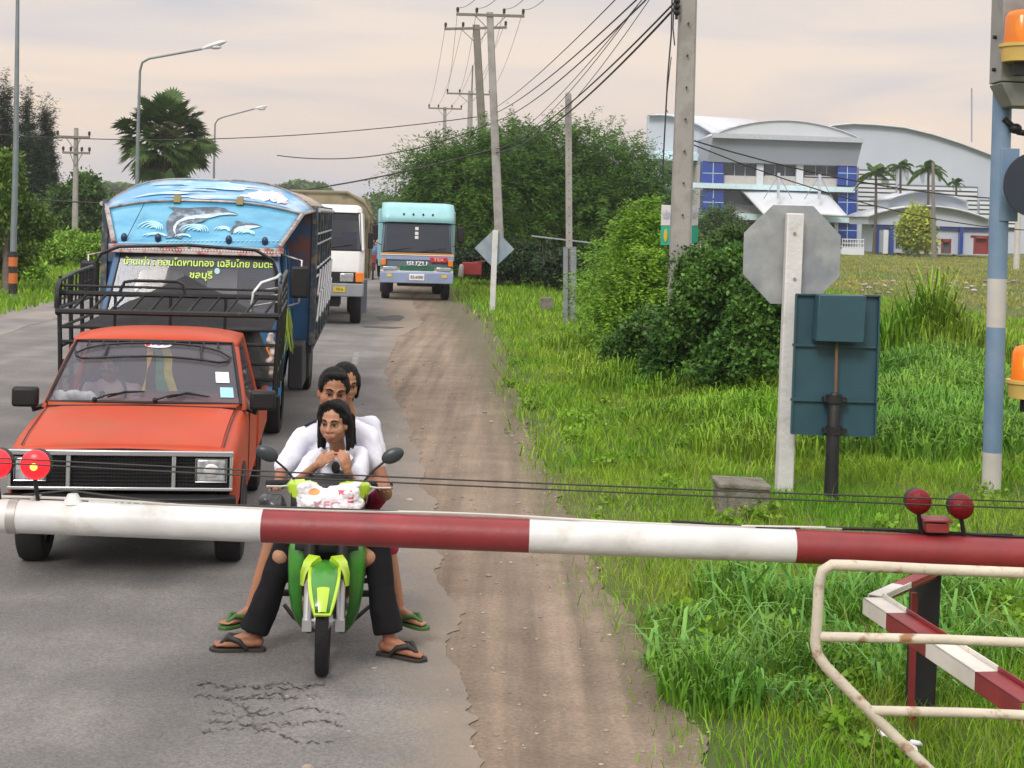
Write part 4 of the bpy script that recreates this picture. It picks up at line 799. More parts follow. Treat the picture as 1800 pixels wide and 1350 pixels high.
for s_ in (-1, 1): m.box((s_*1.12, 4.4, 1.9), (.06, 5.4, 1.55))
m.box((0, 1.72, 1.8), (2.28, .06, 1.7)); m.box((0, 4.4, 2.66), (2.28, 5.4, .05)); m.box((0, 7.1, 1.8), (2.2, .05, 1.7)); m.box((0, 4.4, 1.1), (2.28, 5.4, .08)); m.build('cargo_body', m_turq, IT, bevel=.01)
m = MB()
for k in range(10): m.box((1.16, 1.8+k*.58, 1.9), (.04, .06, 1.5))
for k in range(10): m.box((-1.16, 1.8+k*.58, 1.9), (.04, .06, 1.5))
m.build('body_rib', m_tube, IT)
# ============================================================ motorcycle and riders
BK0 = G(566, 1185); BROT = Matrix.Rotation(RANG, 4, 'Z'); BKM = Matrix.Translation(BK0)@BROT; BKI = BKM.inverted()
BK = thing('motorcycle', 'lime green and black underbone motorcycle with three riders stopped at the barrier', 'motorcycle', BK0, RANG)
m_lime2 = M('lime_paint', (.42, .62, .03), .25, var=.08, coat=.5); m_gr = M('green_paint', (.045, .25, .02), .3, var=.15, coat=.4, c2=(.03, .17, .02), edge=(.4, .6), c2scale=5)
m_fsil = M('fork_silver', (.55, .56, .58), .3, metal=.6)
def fbox(m, pts, th=(0, .012, 0)): m.prism(pts, th)
# front wheel: tyre, spokes, rim, hub
def mwheel(x, y, r, w, nm):
    m = MB(); n = 40; pr = [(r-.045, -.018), (r-.03, -w*.42), (r-.012, -w*.45), (r-.002, -w*.25), (r, 0), (r-.002, w*.25), (r-.012, w*.45), (r-.03, w*.42), (r-.045, .018)]
    m.loft([[Vector((x+o, y+q*math.cos(2*math.pi*k/n), r+q*math.sin(2*math.pi*k/n))) for q, o in pr] for k in range(n+1)], closed=False); t_ = m.build(nm, m_tyre, BK, smooth=60)
    m = MB(); m.tube([(x, y+(r-.045)*math.cos(a), r+(r-.045)*math.sin(a)) for a in np.linspace(0, 2*math.pi, 40, endpoint=False)], .014, 6, closed=True); m.build('rim', m_fsil, t_, smooth=60)
    m = MB(); m.cyl((x-.05, y, r), (x+.05, y, r), .035, n=14); m.build('hub', m_fsil, t_, smooth=40)
    m = MB()
    for k in range(18): a = 2*math.pi*k/18; m.tube([(x+(.03 if k % 2 else -.03), y+.03*math.cos(a), r+.03*math.sin(a)), (x, y+(r-.045)*math.cos(a+.1), r+(r-.045)*math.sin(a+.1))], .0022, 4)
    m.build('spoke', m_fsil, t_)
    return t_
mwheel(0, 0, .285, .078, 'front_wheel'); mwheel(0, 1.21, .285, .088, 'rear_wheel')
for s_ in (-1, 1):
    m = MB(); m.cyl((s_*.088, -.005, .25), (s_*.086, .07, .50), .023, .024, 12); m.box((s_*.088, -.005, .265), (.05, .06, .06)); m.build('fork_leg', m_fsil, BK, smooth=50)
    m = MB(); m.cyl((s_*.088, .07, .49), (s_*.085, .13, .70), .03, .034, 12); m.build('fork_upper', m_black, BK, smooth=50)
m = MB(); m.cyl((-.11, 0, .285), (.11, 0, .285), .012); m.build('axle', m_fsil, BK)
# front fender: tongue over the tyre plus a lime wing on either fork
m = MB(); secs = []
for a in np.linspace(68, 158, 12):
    t_ = (a-68)/90; hw = .075-.035*max(0, (t_-.55)/.45)**1.5; ar = R(a); rad = .315
    secs.append([(x*hw, rad*math.cos(ar)+.0, .285+(rad-.03*x*x)*math.sin(ar)) for x in np.linspace(-1, 1, 9)])
m.loft(secs, closed=False); fd = m.build('front_fender', m_gr, BK, smooth=80, solid=.006)
m = MB(); m.tube([q[0] for q in secs]+[q[-1] for q in secs[::-1]], .011, 6); 
m.loft([[Vector(q)+Vector((0, -.008, .006)) for q in s_[2:7]] for s_ in secs[8:]], closed=False); m.build('lime_edge', m_lime2, fd, smooth=60)
for s_ in (-1, 1):
    m = MB(); m.loft([[(s_*a, b_, c) for a, b_, c in q] for q in (((.03, .02, .625), (.09, .06, .625), (.03, .05, .60), (.02, .03, .60)), ((.07, -.03, .60), (.115, .02, .60), (.10, .05, .57), (.05, .0, .57)), ((.10, -.05, .54), (.132, 0, .54), (.115, .03, .52), (.09, -.01, .52)), ((.112, -.05, .48), (.130, -.02, .48), (.122, .0, .475), (.108, -.02, .475)))]); m.build('fender_wing', m_lime2, BK, smooth=60)
# legshield side shells
for s_ in (-1, 1):
    out = [(.195, .40, .66), (.21, .36, .60), (.205, .34, .50), (.195, .34, .38), (.175, .37, .27), (.14, .42, .17), (.10, .48, .10)]
    inn = [(.10, .22, .68), (.115, .20, .60), (.125, .20, .50), (.13, .22, .38), (.125, .27, .27), (.10, .36, .18), (.05, .46, .11)]
    m = MB(); secs = []
    for o_, i_ in zip(out, inn):
        o_, i_ = Vector(o_), Vector(i_); mid = (o_+i_)/2+Vector((.018, -.045, 0)); secs.append([Vector((s_*p.x, p.y, p.z)) for p in (o_, o_.lerp(mid, .55)+Vector((.012, -.004, 0)), mid, mid.lerp(i_, .5), i_)])
    m.loft(secs, closed=False); m.build('leg_shield', m_gr, BK, smooth=80, solid=.012)
m = MB(); m.box((0, .30, .45), (.22, .06, .50)); m.box((0, .22, .68), (.20, .10, .10)); m.build('radiator_cover', m_black, BK, bevel=.02)
m = MB(); m.loft([[(x*.17, .14+.05*x*x, z_) for x in np.linspace(-1, 1, 9)] for z_, in ((.62,), (.68,), (.75,), (.80,))], closed=False); m.loft([[(x*.2, .13+.07*x*x, z_) for x in np.linspace(-1, 1, 9)] for z_ in (.78, .86, .93)], closed=False); m.build('front_cowl', M('cowl_dark', (.03, .035, .035), .35), BK, smooth=80, solid=.01)
# handle cowl, dashboard, handlebar, grips, levers, mirrors
m = MB(); m.ell((0, .22, .965), (.14, .10, .06), n=20, m=10); m.box((0, .25, .985), (.26, .12, .05)); m.build('dashboard', m_black, BK, smooth=50)
for s_ in (-1, 1):
    m = MB(); m.loft([[(s_*a, b_, c) for a, b_, c in q] for q in (((.055, .10, .985), (.06, .2, 1.01), (.055, .10, .92)), ((.13, .13, .985), (.14, .22, 1.005), (.12, .12, .89)), ((.205, .20, .98), (.21, .27, .99), (.19, .18, .90)), ((.235, .26, .955), (.235, .29, .96), (.22, .25, .92)))]); m.build('lime_cowl', m_lime2, BK, bevel=.008, smooth=60)
m = MB(); m.tube([(-.33, .34, .955), (-.2, .29, .97), (0, .27, .975), (.2, .29, .97), (.33, .34, .955)], .012, 8); hbr = m.build('handlebar', m_black, BK, smooth=60)
for s_ in (-1, 1):
    m = MB(); m.cyl((s_*.225, .30, .965), (s_*.345, .345, .953), .018, n=12); m.build('grip', m_tyre, hbr, smooth=50)
    m = MB(); m.tube([(s_*.20, .26, .96), (s_*.26, .24, .955), (s_*.34, .27, .95)], .006, 6); m.build('lever', m_fsil, hbr)
    m = MB(); m.tube([(s_*.19, .30, .98), (s_*.24, .30, 1.04), (s_*.30, .30, 1.09)], .007, 6)
    st = m.build('mirror_stem', m_black, hbr); m = MB(); m.ell((s_*.345, .30, 1.125), (.066, .025, .042), rot=Euler((0, -s_*.45, 0)).to_matrix(), n=18, m=10); m.build('mirror', M('mirror_shell', (.03, .04, .045), .35), st, smooth=180)
m = MB(); m.cyl((0, .10, .86), (0, .16, .86), .085, n=20); m.build('headlight', m_lamp, BK, smooth=40)
# frame, engine, seat, tail, pegs, stand, exhaust
m = MB(); m.tube([(0, .2, .8), (0, .42, .55), (0, .62, .42), (0, .9, .5)], .06, 8); m.box((0, .72, .36), (.22, .30, .2)); m.cyl((0, .38, .36), (0, .62, .34), .07, .09, 12); m.build('engine', M('engine_grey', (.14, .14, .15), .45, metal=.4), BK, smooth=50)
m = MB()
for s_ in (-1, 1): m.loft([[(s_*.07, y, .70), (s_*.13, y, .62), (s_*.12, y, .5), (s_*.07, y, .42)] for y in (.55, .8, 1.1, 1.35)], closed=False)
m.build('side_cover', m_gr, BK, smooth=70, solid=.01)
m = MB(); m.loft([[(-hw, y, z-.06), (-hw, y, z-.01), (-hw*.6, y, z+.02), (0, y, z+.025), (hw*.6, y, z+.02), (hw, y, z-.01), (hw, y, z-.06)] for y, hw, z in ((.50, .06, .74), (.62, .11, .75), (.85, .13, .755), (1.1, .13, .79), (1.4, .11, .80), (1.5, .06, .79))]); m.build('seat', m_black, BK, smooth=50)
m = MB(); m.tube([(-.27, .66, .27), (.27, .66, .27)], .013, 8); m.box((0, .82, .27), (.05, .34, .03)); m.tube([(-.16, .98, .27), (.16, .98, .27)], .013, 8)
for s_ in (-1, 1): m.cyl((s_*.17, .66, .27), (s_*.28, .66, .272), .02, n=10); m.cyl((s_*.14, .98, .27), (s_*.27, .98, .27), .018, n=10)
m.tube([(-.12, .45, .14), (-.18, .5, .17), (-.24, .58, .22)], .012, 6); m.tube([(.12, .45, .14), (.18, .5, .18), (.24, .56, .22)], .012, 6)
m.build('foot_peg', m_blkmet, BK, smooth=50)
m = MB(); m.tube([(-.08, .45, .22), (-.14, .5, .15), (-.12, .8, .14), (0, .9, .15)], .014, 6); m.tube([(.09, .42, .3), (.14, .5, .2), (.16, .9, .2), (.17, 1.05, .26), (.17, 1.5, .33)], [.016, .018, .02, .035, .04], 10); m.build('exhaust', m_fsil, BK, smooth=60)
for s_ in (-1, 1):
    m = MB(); m.cyl((s_*.12, 1.21, .28), (s_*.13, 1.18, .6), .022, n=10); m.build('shock_absorber', m_fsil, BK, smooth=60)
# shopping bag hooked in front of the handlebar
bgm = MB(BK0); rr = random.Random(12); W3 = lambda x, y, z: BKM@Vector((x, y, z))
for k in range(22): bgm.ell(W3(rr.uniform(-.12, .15), .07+rr.uniform(-.014, .022), .92+rr.uniform(-.055, .055)), (.058, .035, .042), n=10, m=7)
bgm.ell(W3(.01, .07, .885), (.175, .045, .075)); bgm.ell(W3(-.11, .08, .945), (.055, .03, .03), rot=Euler((0, -.5, 0)).to_matrix()); bgm.cap(W3(.02, .1, .95), .035, W3(.16, .12, .99), .02); bgm.cap(W3(-.1, .08, .95), .03, W3(-.15, .1, .985), .012)
BG = thing('shopping_bag', 'crumpled white plastic shopping bag with red letters hooked on the motorcycle front', 'plastic bag', BK0)
bag = organic('bag_film', bgm, M('bag_white', (.75, .74, .78), .35, var=.06, coat=.2, bump=.8, bscale=26), BG, .007, 2)
_ns = [v.normal.copy() for v in bag.data.vertices]
for v, n_ in zip(bag.data.vertices, _ns): q = v.co; v.co = q+n_*(.016*(.35-abs(mnoise.noise(Vector((q.x*16+q.z*7, q.y*12, q.z*19-q.x*9)))))-.007*abs(mnoise.noise(q*48)))
mr_ = M('bag_red', (.65, .05, .12), .5); mp_ = M('bag_pink', (.62, .28, .36), .5)
def W3v(x, y, z): return tuple(W3(x, y, z)-BK0)
RX = BROT.to_3x3()@Vector((1, 0, 0))
bag_text = text('KFC', mp_, 'bag_lettering', BG, W3v(-.005, .012, .893), RX, (0, 0, 1), .060, .002, fit=.14, bold=.012)
m = MB(BK0); m.prism([W3(.04, .024, 0.973), W3(.075, .022, 0.973), W3(.115, .024, 0.878), W3(.095, .022, 0.878)], (0, .004, 0)); m.prism([W3(.05, .026, 0.973), W3(.13, .03, 0.976), W3(.14, .03, 0.948), W3(.08, .026, 0.953)], (0, .004, 0))
for k in range(4): m.prism([W3(.105, .026, .943-k*.022), W3(.14, .03, .943-k*.022), W3(.138, .03, .932-k*.022), W3(.11, .026, .932-k*.022)], (0, .004, 0))
m.build('red_print', mr_, BG)
m = MB(BK0); c = W3(-.075, .028, 0.963)-Vector((0, 0, 0)); m.ell(c, (.03, .004, .016)); m.build('orange_print', M('bag_orange', (.75, .35, .12), .5), BG)
# conform the print to the crumpled film
_dg = bpy.context.evaluated_depsgraph_get()
for o in list(BG.children):
    if o is bag: continue
    md = o.modifiers.new('wrap', 'SHRINKWRAP'); md.target = bag; md.wrap_method = 'PROJECT'; md.use_project_y = True; md.use_negative_direction = True; md.use_positive_direction = True; md.offset = .003
    if o.modifiers.get('solid'): o.modifiers.remove(o.modifiers['solid'])
m = MB(BK0); rr = random.Random(13)
for k in range(9): m.ell(W3(-.31+rr.uniform(-.04, .05), .22+rr.uniform(-.02, .02), .865+rr.uniform(-.025, .03)), (.045, .035, .035), n=8, m=6)
hb_ = organic('black_bag', m, M('black_film', (.035, .038, .042), .22, var=.4, scale=25, coat=.4, bump=.6, bscale=30), None, .01, 2); hb_.location = BK0; tag(hb_, 'small black plastic bag hanging under the left handlebar grip of the motorcycle', 'plastic bag')

# ---------------- human figure kit (all in world metres)
def skinmat(n, c): 
    m = M(n, c, .5, var=.07, scale=14, c2=(c[0]*1.12, c[1]*1.0, c[2]*.95), edge=(.4, .6), c2scale=6, bump=.05, bscale=120, spec=.35); b = m.node_tree.nodes['Principled BSDF']; b.inputs['Subsurface Weight'].default_value = .08; b.inputs['Subsurface Radius'].default_value = (.02, .008, .004); return m
m_hair = M('black_hair', (.0045, .004, .004), .5, var=.6, scale=9, bump=.9, bscale=45, stretch=(5, 5, .6), spec=.28)
m_lip = M('lips', (.30, .10, .085), .5); m_eyew = M('eye_white', (.55, .52, .5), .3); m_iris = M('iris', (.01, .007, .005), .15)
class Head:
    def __init__(s, c, f, up=(0, 0, 1), s_=1.0):
        s.c = Vector(c); s.f = Vector(f).normalized(); u = Vector(up); s.r = s.f.cross(u).normalized(); s.u = s.r.cross(s.f).normalized(); s.k = s_
        s.R = Matrix((s.r, s.f, s.u)).transposed()
    def p(s, r, f, u): return s.c+(s.r*r+s.f*f+s.u*u)*s.k
    def e(s, m, r, f, u, rad, n=14): m.ell(s.p(r, f, u), tuple(x*s.k for x in rad), rot=s.R, n=n, m=10)
    def body(s, m):
        s.e(m, 0, -.012, .035, (.073, .092, .084), 20); s.e(m, 0, .016, -.026, (.064, .066, .076), 18); s.e(m, 0, .040, -.082, (.032, .036, .026))
        for q in (-1, 1):
            s.e(m, q*.036, .048, -.026, (.030, .028, .030)); s.e(m, q*.042, .008, -.056, (.023, .045, .030)); s.e(m, q*.074, -.008, -.012, (.010, .018, .030)); s.e(m, q*.014, .086, -.030, (.013, .012, .010))
            m.cap(s.p(q*.010, .083, .024), .008*s.k, s.p(q*.044, .066, .024), .008*s.k)
        m.cap(s.p(0, .080, .014), .009*s.k, s.p(0, .098, -.026), .014*s.k)
        s.e(m, 0, .087, -.056, (.024, .012, .0075)); s.e(m, 0, .085, -.067, (.020, .012, .008)); s.e(m, 0, .070, -.060, (.034, .022, .022))
    def details(s, par, org, eye=1.0):
        for q in (-1, 1):
            m = MB(org); s.e(m, q*.031, .0745, .003, (.0155, .008, .0075*eye)); ey = m.build('eye', m_eyew, par, smooth=180)
            m = MB(org); s.e(m, q*.031, .0805, .003, (.0072, .004, .0072*eye)); m.build('iris', m_iris, ey, smooth=180)
            m = MB(org); m.tube([s.p(q*.014, .083, .006), s.p(q*.026, .086, .0115*eye), s.p(q*.038, .081, .010*eye), s.p(q*.049, .071, .003)], .0028*s.k, 5); m.build('eyelash', m_hair, ey)
            m = MB(org); m.tube([s.p(q*.014, .0905, .026), s.p(q*.030, .0895, .033), s.p(q*.050, .072, .027)], [.004*s.k, .0042*s.k, .002*s.k], 5); m.build('eyebrow', m_hair, par)
        m = MB(org); s.e(m, 0, .0945, -.0565, (.022, .006, .0045)); s.e(m, 0, .0925, -.0665, (.018, .006, .006)); m.build('lips', m_lip, par, smooth=180)
    def hair_cap(s, m, low=.0):
        s.e(m, 0, -.022, .046, (.083, .094, .088), 20); s.e(m, 0, -.045, -.005+low, (.076, .062, .075))
        for q in (-1, 1): s.e(m, q*.070, .006, .035, (.014, .035, .035))
def hand(m, w, d, nrm, curl=.5, s=1.0, side=1, spread=.12, thumb=.6):
    """five separate fingers; d = wrist to knuckles, nrm = out of the back of the hand, side = which side the thumb leaves"""
    d = Vector(d).normalized(); n_ = Vector(nrm); n_ = (n_-d*n_.dot(d)).normalized(); x = d.cross(n_).normalized()*side; w = Vector(w)
    Rm = Matrix((x, d, n_)).transposed(); m.ell(w+d*.045*s, (.038*s, .052*s, .0145*s), rot=Rm, n=14, m=8); m.cap(w, .022*s, w+d*.03*s, .024*s)
    for i, (o, ln, r0) in enumerate(((.028, .070, .0088), (.010, .078, .0092), (-.009, .072, .0088), (-.027, .058, .0078))):
        p = w+d*(.086-.006*abs(i-1))*s+x*o*s; a = curl*(.55+.05*i); dd = (d+x*o*spread*20*.3).normalized()
        for seg, fr in ((0, .45), (1, .32), (2, .23)):
            dd = (dd*math.cos(a)-n_*math.sin(a)).normalized(); n2 = dd; q = p+dd*ln*fr*s; m.cap(p, r0*s*(1-.08*seg), q, r0*s*(.94-.08*seg), 8); p = q; nn = x.cross(dd)*side; a_ = a
            # keep bending about the same axis
            n_l = (n_*math.cos(a)+d*math.sin(a)); dd = dd; a = curl*1.0
            ax = x*side; dd = (Matrix.Rotation(0, 3, ax)@dd)
    p = w+d*.022*s+x*.026*s; dd = (d*.80+x*.42-n_*thumb*.6).normalized()
    for r0, r1, ln in ((.0125, .011, .036), (.0108, .0098, .030), (.0098, .008, .022)):
        q = p+dd*ln*s; m.cap(p, r0*s, q, r1*s, 8); p = q; dd = (dd+d*.35-n_*thumb*.35-x*.1).normalized()
def limb(m, pts, rs):
    for i in range(len(pts)-1): m.cap(pts[i], rs[i], pts[i+1], rs[i+1], 14)
def foot(m, ank, toe, s=1.0):
    """bare foot: heel, instep, five toes"""
    a, t_ = Vector(ank), Vector(toe); d = (t_-a); d.z = 0; d.normalize(); x = Vector((-d.y, d.x, 0)); gz_ = t_.z
    m.ell(Vector((a.x, a.y, gz_+.030*s))-d*.025*s, (.030*s, .030*s, .030*s), n=12, m=8); m.cap((a.x, a.y, a.z), .034*s, Vector((a.x, a.y, gz_+.05*s))+d*.01*s, .032*s)
    m.cap(Vector((a.x, a.y, gz_+.055*s))+d*.02*s, .030*s, Vector((a.x, a.y, gz_+.024*s))+d*.13*s, .022*s)
    for o in (-.018, .018): m.cap(Vector((a.x, a.y, gz_+.024*s))+x*o*.6*s, .022*s, Vector((a.x, a.y, gz_+.018*s))+d*.14*s+x*o*1.3*s, .016*s)
    for i, (o, ln, r0) in enumerate(((-.030, .055, .012), (-.013, .056, .009), (.001, .052, .0085), (.014, .046, .008), (.027, .038, .0075))): m.cap(Vector((a.x, a.y, gz_+.014*s))+d*.14*s+x*o*s, r0*s, Vector((a.x, a.y, gz_+.012*s))+d*(.145+ln)*s+x*o*1.15*s, r0*.9*s, 8)
    return d, x
def flipflop(par, org, ank, toe, mat, smat, s=1.0):
    a, t_ = Vector(ank), Vector(toe); d = (t_-a); d.z = 0; d.normalize(); x = Vector((-d.y, d.x, 0)); z = t_.z; b_ = Vector((a.x, a.y, z-.012*s))
    out = [(-.065, .0), (-.055, .030), (-.02, .036), (.04, .034), (.10, .044), (.16, .048), (.20, .036), (.222, .0), (.20, -.042), (.16, -.05), (.10, -.042), (.04, -.030), (-.02, -.034), (-.055, -.028)]
    m = MB(org); m.prism([b_+d*u*s+x*v*s-Vector((0, 0, .012*s)) for u, v in out], (0, 0, .022*s)); so_ = m.build('sandal', mat, par, bevel=.004)
    m = MB(org); top = b_+d*.165*s+Vector((0, 0, .016*s))
    for q in (-1, 1): m.tube([b_+d*.03*s+x*q*.040*s+Vector((0, 0, .012)), b_+d*.07*s+x*q*.045*s+Vector((0, 0, .052*s)), b_+d*.12*s+x*q*.026*s+Vector((0, 0, .064*s)), top+Vector((0, 0, .012))], [.010*s, .014*s, .016*s, .008*s], 7)
    m.build('strap', smat, so_, smooth=70)
# ---------------- boy steering (middle)
sk1 = skinmat('skin_brown', (.30, .145, .085)); sk2 = skinmat('skin_tan', (.38, .20, .125)); sk3 = skinmat('skin_rear', (.33, .17, .10))
m_shirt = M('white_shirt', (.72, .74, .84), .85, var=.06, scale=5, bump=.8, bscale=9); m_trou = M('black_trousers', (.006, .006, .008), .85, var=.3, scale=8, bump=.7, bscale=10, spec=.25)
def person(name_label, c): return thing('person', name_label, 'person', c, group=None)
def shirt(par, org, torso, sleeves, mat=m_shirt, vox=.011, name='shirt'):
    m = MB(org)
    for q in torso: m.ell(q[0], q[1], rot=q[2] if len(q) > 2 else None, n=20, m=12)
    for pts, rs in sleeves: limb(m, pts, rs)
    o = organic(name, m, mat, par, vox, 4); wrinkle(o, .013, 13); return o
def wrinkle(o, a, f):
    me = o.data; ns = [v.normal.copy() for v in me.vertices]
    for v, n_ in zip(me.vertices, ns):
        q = v.co; k = mnoise.noise(Vector((q.x*f, q.y*f, q.z*f*.6+q.x*5)))+.5*abs(mnoise.noise(Vector((q.x*f*2.3+q.z*9, q.y*f*2, q.z*f))))
        v.co = q+n_*a*k
def strands(o, a=.0035):
    me = o.data; ns = [v.normal.copy() for v in me.vertices]
    for v, n_ in zip(me.vertices, ns):
        q = v.co; an = math.atan2(n_.y, n_.x); v.co = q+n_*a*(mnoise.noise(Vector((an*9, q.z*6, 1)))+.8*mnoise.noise(Vector((q.x*160, q.y*160, q.z*14))))
    return o
def rotyx(rx, rz=0): return Euler((rx, 0, rz)).to_matrix()
org = G(575, 1160); B = person('boy in white shirt and black trousers steering the green motorcycle, feet planted on the road', org)
hd = Head(P(586, 690, 8.80), (.22, -1, -.10), (.06, .12, 1), 1.09)
m = MB(org); hd.body(m); [hd.e(m, q*.038, .032, -.030, (.032, .038, .042)) for q in (-1, 1)]; nb = P(588, 742, 8.87); m.cap(hd.p(0, -.02, -.06), .052, nb, .060)
sL, sR = P(535, 772, 8.88), P(645, 768, 8.88); eL, eR = P(496, 826, 8.80), P(678, 868, 8.80); wL, wR = P(490, 853, 8.60), P(662, 846, 8.60)
limb(m, [sL, eL, wL], [.052, .040, .029]); limb(m, [sR, eR, wR], [.052, .040, .029]); chest = P(588, 800, 8.92); bel = P(580, 870, 8.98); hip = P(575, 905, 9.02)
m.ell(chest, (.16, .11, .17)); m.ell(bel, (.14, .11, .14)); m.ell(hip, (.16, .13, .12))
hL, hR, kL, kR, aL, aR = P(548, 905, 9.0), P(604, 905, 9.0), P(508, 952, 8.60), P(660, 948, 8.60), P(446, 1116, 8.56), P(683, 1118, 8.54)
limb(m, [hL, kL, aL], [.085, .058, .036]); limb(m, [hR, kR, aR], [.085, .058, .036])
tL, tR = G(392, 1146)+Vector((0, 0, .03)), G(737, 1164)+Vector((0, 0, .03)); foot(m, aL, tL, 1.08); foot(m, aR, tR, 1.08)
gl_, gr_ = BKM@Vector((-.285, .325, .96)), BKM@Vector((.285, .325, .96))
hand(m, wL, gl_-wL+Vector((0, 0, .02)), (-.1, -.45, 1), 1.15, 1.02, side=1, thumb=.9); hand(m, wR, gr_-wR+Vector((0, 0, .02)), (.1, -.45, 1), 1.15, 1.02, side=-1, thumb=.9)
organic('body', m, sk1, B, .0062, 3); hd.details(B, org, .75)
m = MB(org); hd.hair_cap(m); hd.e(m, 0, .035, .098, (.055, .04, .02)); strands(organic('hair', m, m_hair, B, .005, 2))
shirt(B, org, [(P(588, 800, 8.92), (.175, .125, .17)), (P(583, 860, 8.97), (.165, .13, .16)), (P(589, 757, 8.90), (.13, .085, .07)), (hip, (.165, .135, .09))], [([P(586, 745, 8.88), sL, sL.lerp(eL, .90)], [.062, .068, .066]), ([P(592, 745, 8.88), sR, sR.lerp(eR, .45)], [.062, .068, .068])])
m = MB(org); m.box(P(546, 748, 8.86)+Vector((0, 0, .016)), (.075, .05, .012), ry=-.45); m.build('epaulette', M('navy_cloth', (.01, .015, .035), .8), B, bevel=.004)
m = MB(org); 
for q in (-1, 1): m.prism([nb+Vector((q*.012, -.085, -.03)), nb+Vector((q*.065, -.065, .005)), nb+Vector((q*.085, -.085, -.055)), nb+Vector((q*.035, -.105, -.075))], (0, .006, .003))
m.build('collar', m_shirt, B, bevel=.003)
m = MB(org); m.ell(hip, (.17, .14, .11)); limb(m, [hL, kL], [.095, .078]); limb(m, [kL, kL.lerp(aL, .5)], [.078, .076]); limb(m, [hR, kR], [.095, .078]); limb(m, [kR, kR.lerp(aR, .5)], [.078, .074]); m.cyl(kR.lerp(aR, .5), aR+Vector((0, 0, .02)), .074, .082); m.cyl(kL.lerp(aL, .5), aL+Vector((.0, 0, .02)), .075, .084); wrinkle(organic('trousers', m, m_trou, B, .011, 3), .01, 8)
m_sand = M('sandal_dark', (.03, .024, .02), .7); m_sole = M('sandal_strap', (.015, .014, .014), .6)
flipflop(B, org, aL, tL, m_sand, m_sole, 1.1); flipflop(B, org, aR, tR, m_sand, m_sole, 1.1)
# ---------------- girl in front
org = BKM@Vector((0, .62, .76)); Gf = person('girl with shoulder length black hair seated in front, holding both hands at her chin', org)
hd = Head(P(588, 744, 8.60), (-.26, -1, -.06), (.03, .05, 1), 1.0)
m = MB(org); hd.body(m); [hd.e(m, q*.037, .036, -.028, (.031, .036, .040)) for q in (-1, 1)]; nb = P(594, 790, 8.68); m.cap(hd.p(0, -.015, -.06), .042, nb, .046)
sL, sR = P(553, 808, 8.72), P(635, 802, 8.72); eL, eR = P(520, 850, 8.60), P(626, 862, 8.58); wL, wR = P(556, 818, 8.46), P(610, 828, 8.45)
limb(m, [sL, eL, wL], [.040, .031, .022]); limb(m, [sR, eR, wR], [.040, .031, .022]); m.ell(P(594, 850, 8.76), (.125, .085, .15)); m.ell(P(585, 905, 8.84), (.13, .11, .10))
hL, hR, kL, kR, aL, aR = P(560, 915, 8.80), P(602, 915, 8.80), P(494, 978, 8.55), P(650, 978, 8.55), P(543, 1046, 8.86), P(604, 1046, 8.86)
limb(m, [hL, kL, aL], [.072, .052, .032]); limb(m, [hR, kR, aR], [.072, .052, .032]); foot(m, aL, aL+Vector((.0, -.12, -.05)), .85); foot(m, aR, aR+Vector((.0, -.12, -.05)), .85)
hand(m, wL, P(582, 800, 8.42)-wL, (-.15, -1, .35), .55, .86, side=-1, thumb=.5); hand(m, wR, P(602, 795, 8.41)-wR, (.5, -1, .2), 1.0, .86, side=1, thumb=.8)
organic('body', m, sk2, Gf, .0058, 3); hd.details(Gf, org, .85)
m = MB(org); hd.hair_cap(m)
hr = [((.074, .0, .06), (.088, -.018, -.02), (.090, -.022, -.085), (.080, -.012, -.130)), ((.05, -.06, .05), (.078, -.06, -.03), (.085, -.05, -.11), (.07, -.03, -.15)), ((0, -.09, .04), (0, -.085, -.04), (0, -.07, -.13)), ((-.05, -.06, .05), (-.07, -.055, -.04), (-.07, -.05, -.12)), ((-.070, .0, .06), (-.086, -.015, -.0), (-.086, -.015, -.07), (-.094, .0, -.115)), ((.02, .040, .118), (.060, .036, .092), (.083, .006, .04), (.091, -.008, -.02)), ((.02, .040, .118), (-.045, .042, .102), (-.074, .012, .06))]
for ch in hr: limb(m, [hd.p(*q) for q in ch], [.018]+[.021]*(len(ch)-2)+[.011])
rr = random.Random(3)
for k in range(70):
    q = rr.choice((-1, 1)); x = rr.uniform(.072, .098)*q; y = rr.uniform(-.075, .0); m.cap(hd.p(x*.93, y, rr.uniform(0, .05)), .009, hd.p(x*(.98+.08*rr.random()), y+rr.uniform(-.01, .015), -rr.uniform(.115, .150)), .006, 6)
strands(organic('hair', m, m_hair, Gf, .005, 3), .0016)
shirt(Gf, org, [(P(594, 848, 8.765), (.14, .10, .16)), (P(594, 803, 8.73), (.11, .068, .06)), (P(588, 885, 8.82), (.14, .11, .10))], [([P(592, 797, 8.72), sL, sL.lerp(eL, .78)], [.046, .052, .052]), ([P(597, 795, 8.72), sR, sR.lerp(eR, .62)], [.046, .052, .052])])
m = MB(org)
for q, dx in ((-1, .0), (1, .0)): m.prism([nb+Vector((q*.010, -.075, -.045)), nb+Vector((q*.050, -.050, .012)), nb+Vector((q*.095, -.070, -.035)), nb+Vector((q*.060, -.098, -.085))], (0, .006, .003))
m.build('collar', m_shirt, Gf, bevel=.003)
m = MB(org); m.ell(P(590, 822, 8.50), (.024, .02, .035)); m.ell(P(596, 832, 8.52), (.03, .02, .02)); m.build('neck_bow', M('bow_black', (.015, .015, .018), .7), Gf, smooth=180)
m = MB(org); m.ell(P(585, 905, 8.84), (.145, .125, .10)); limb(m, [hL, hL.lerp(kL, .72)], [.085, .072]); limb(m, [hR, hR.lerp(kR, .72)], [.085, .072]); organic('skirt', m, m_trou, Gf, .011, 3)
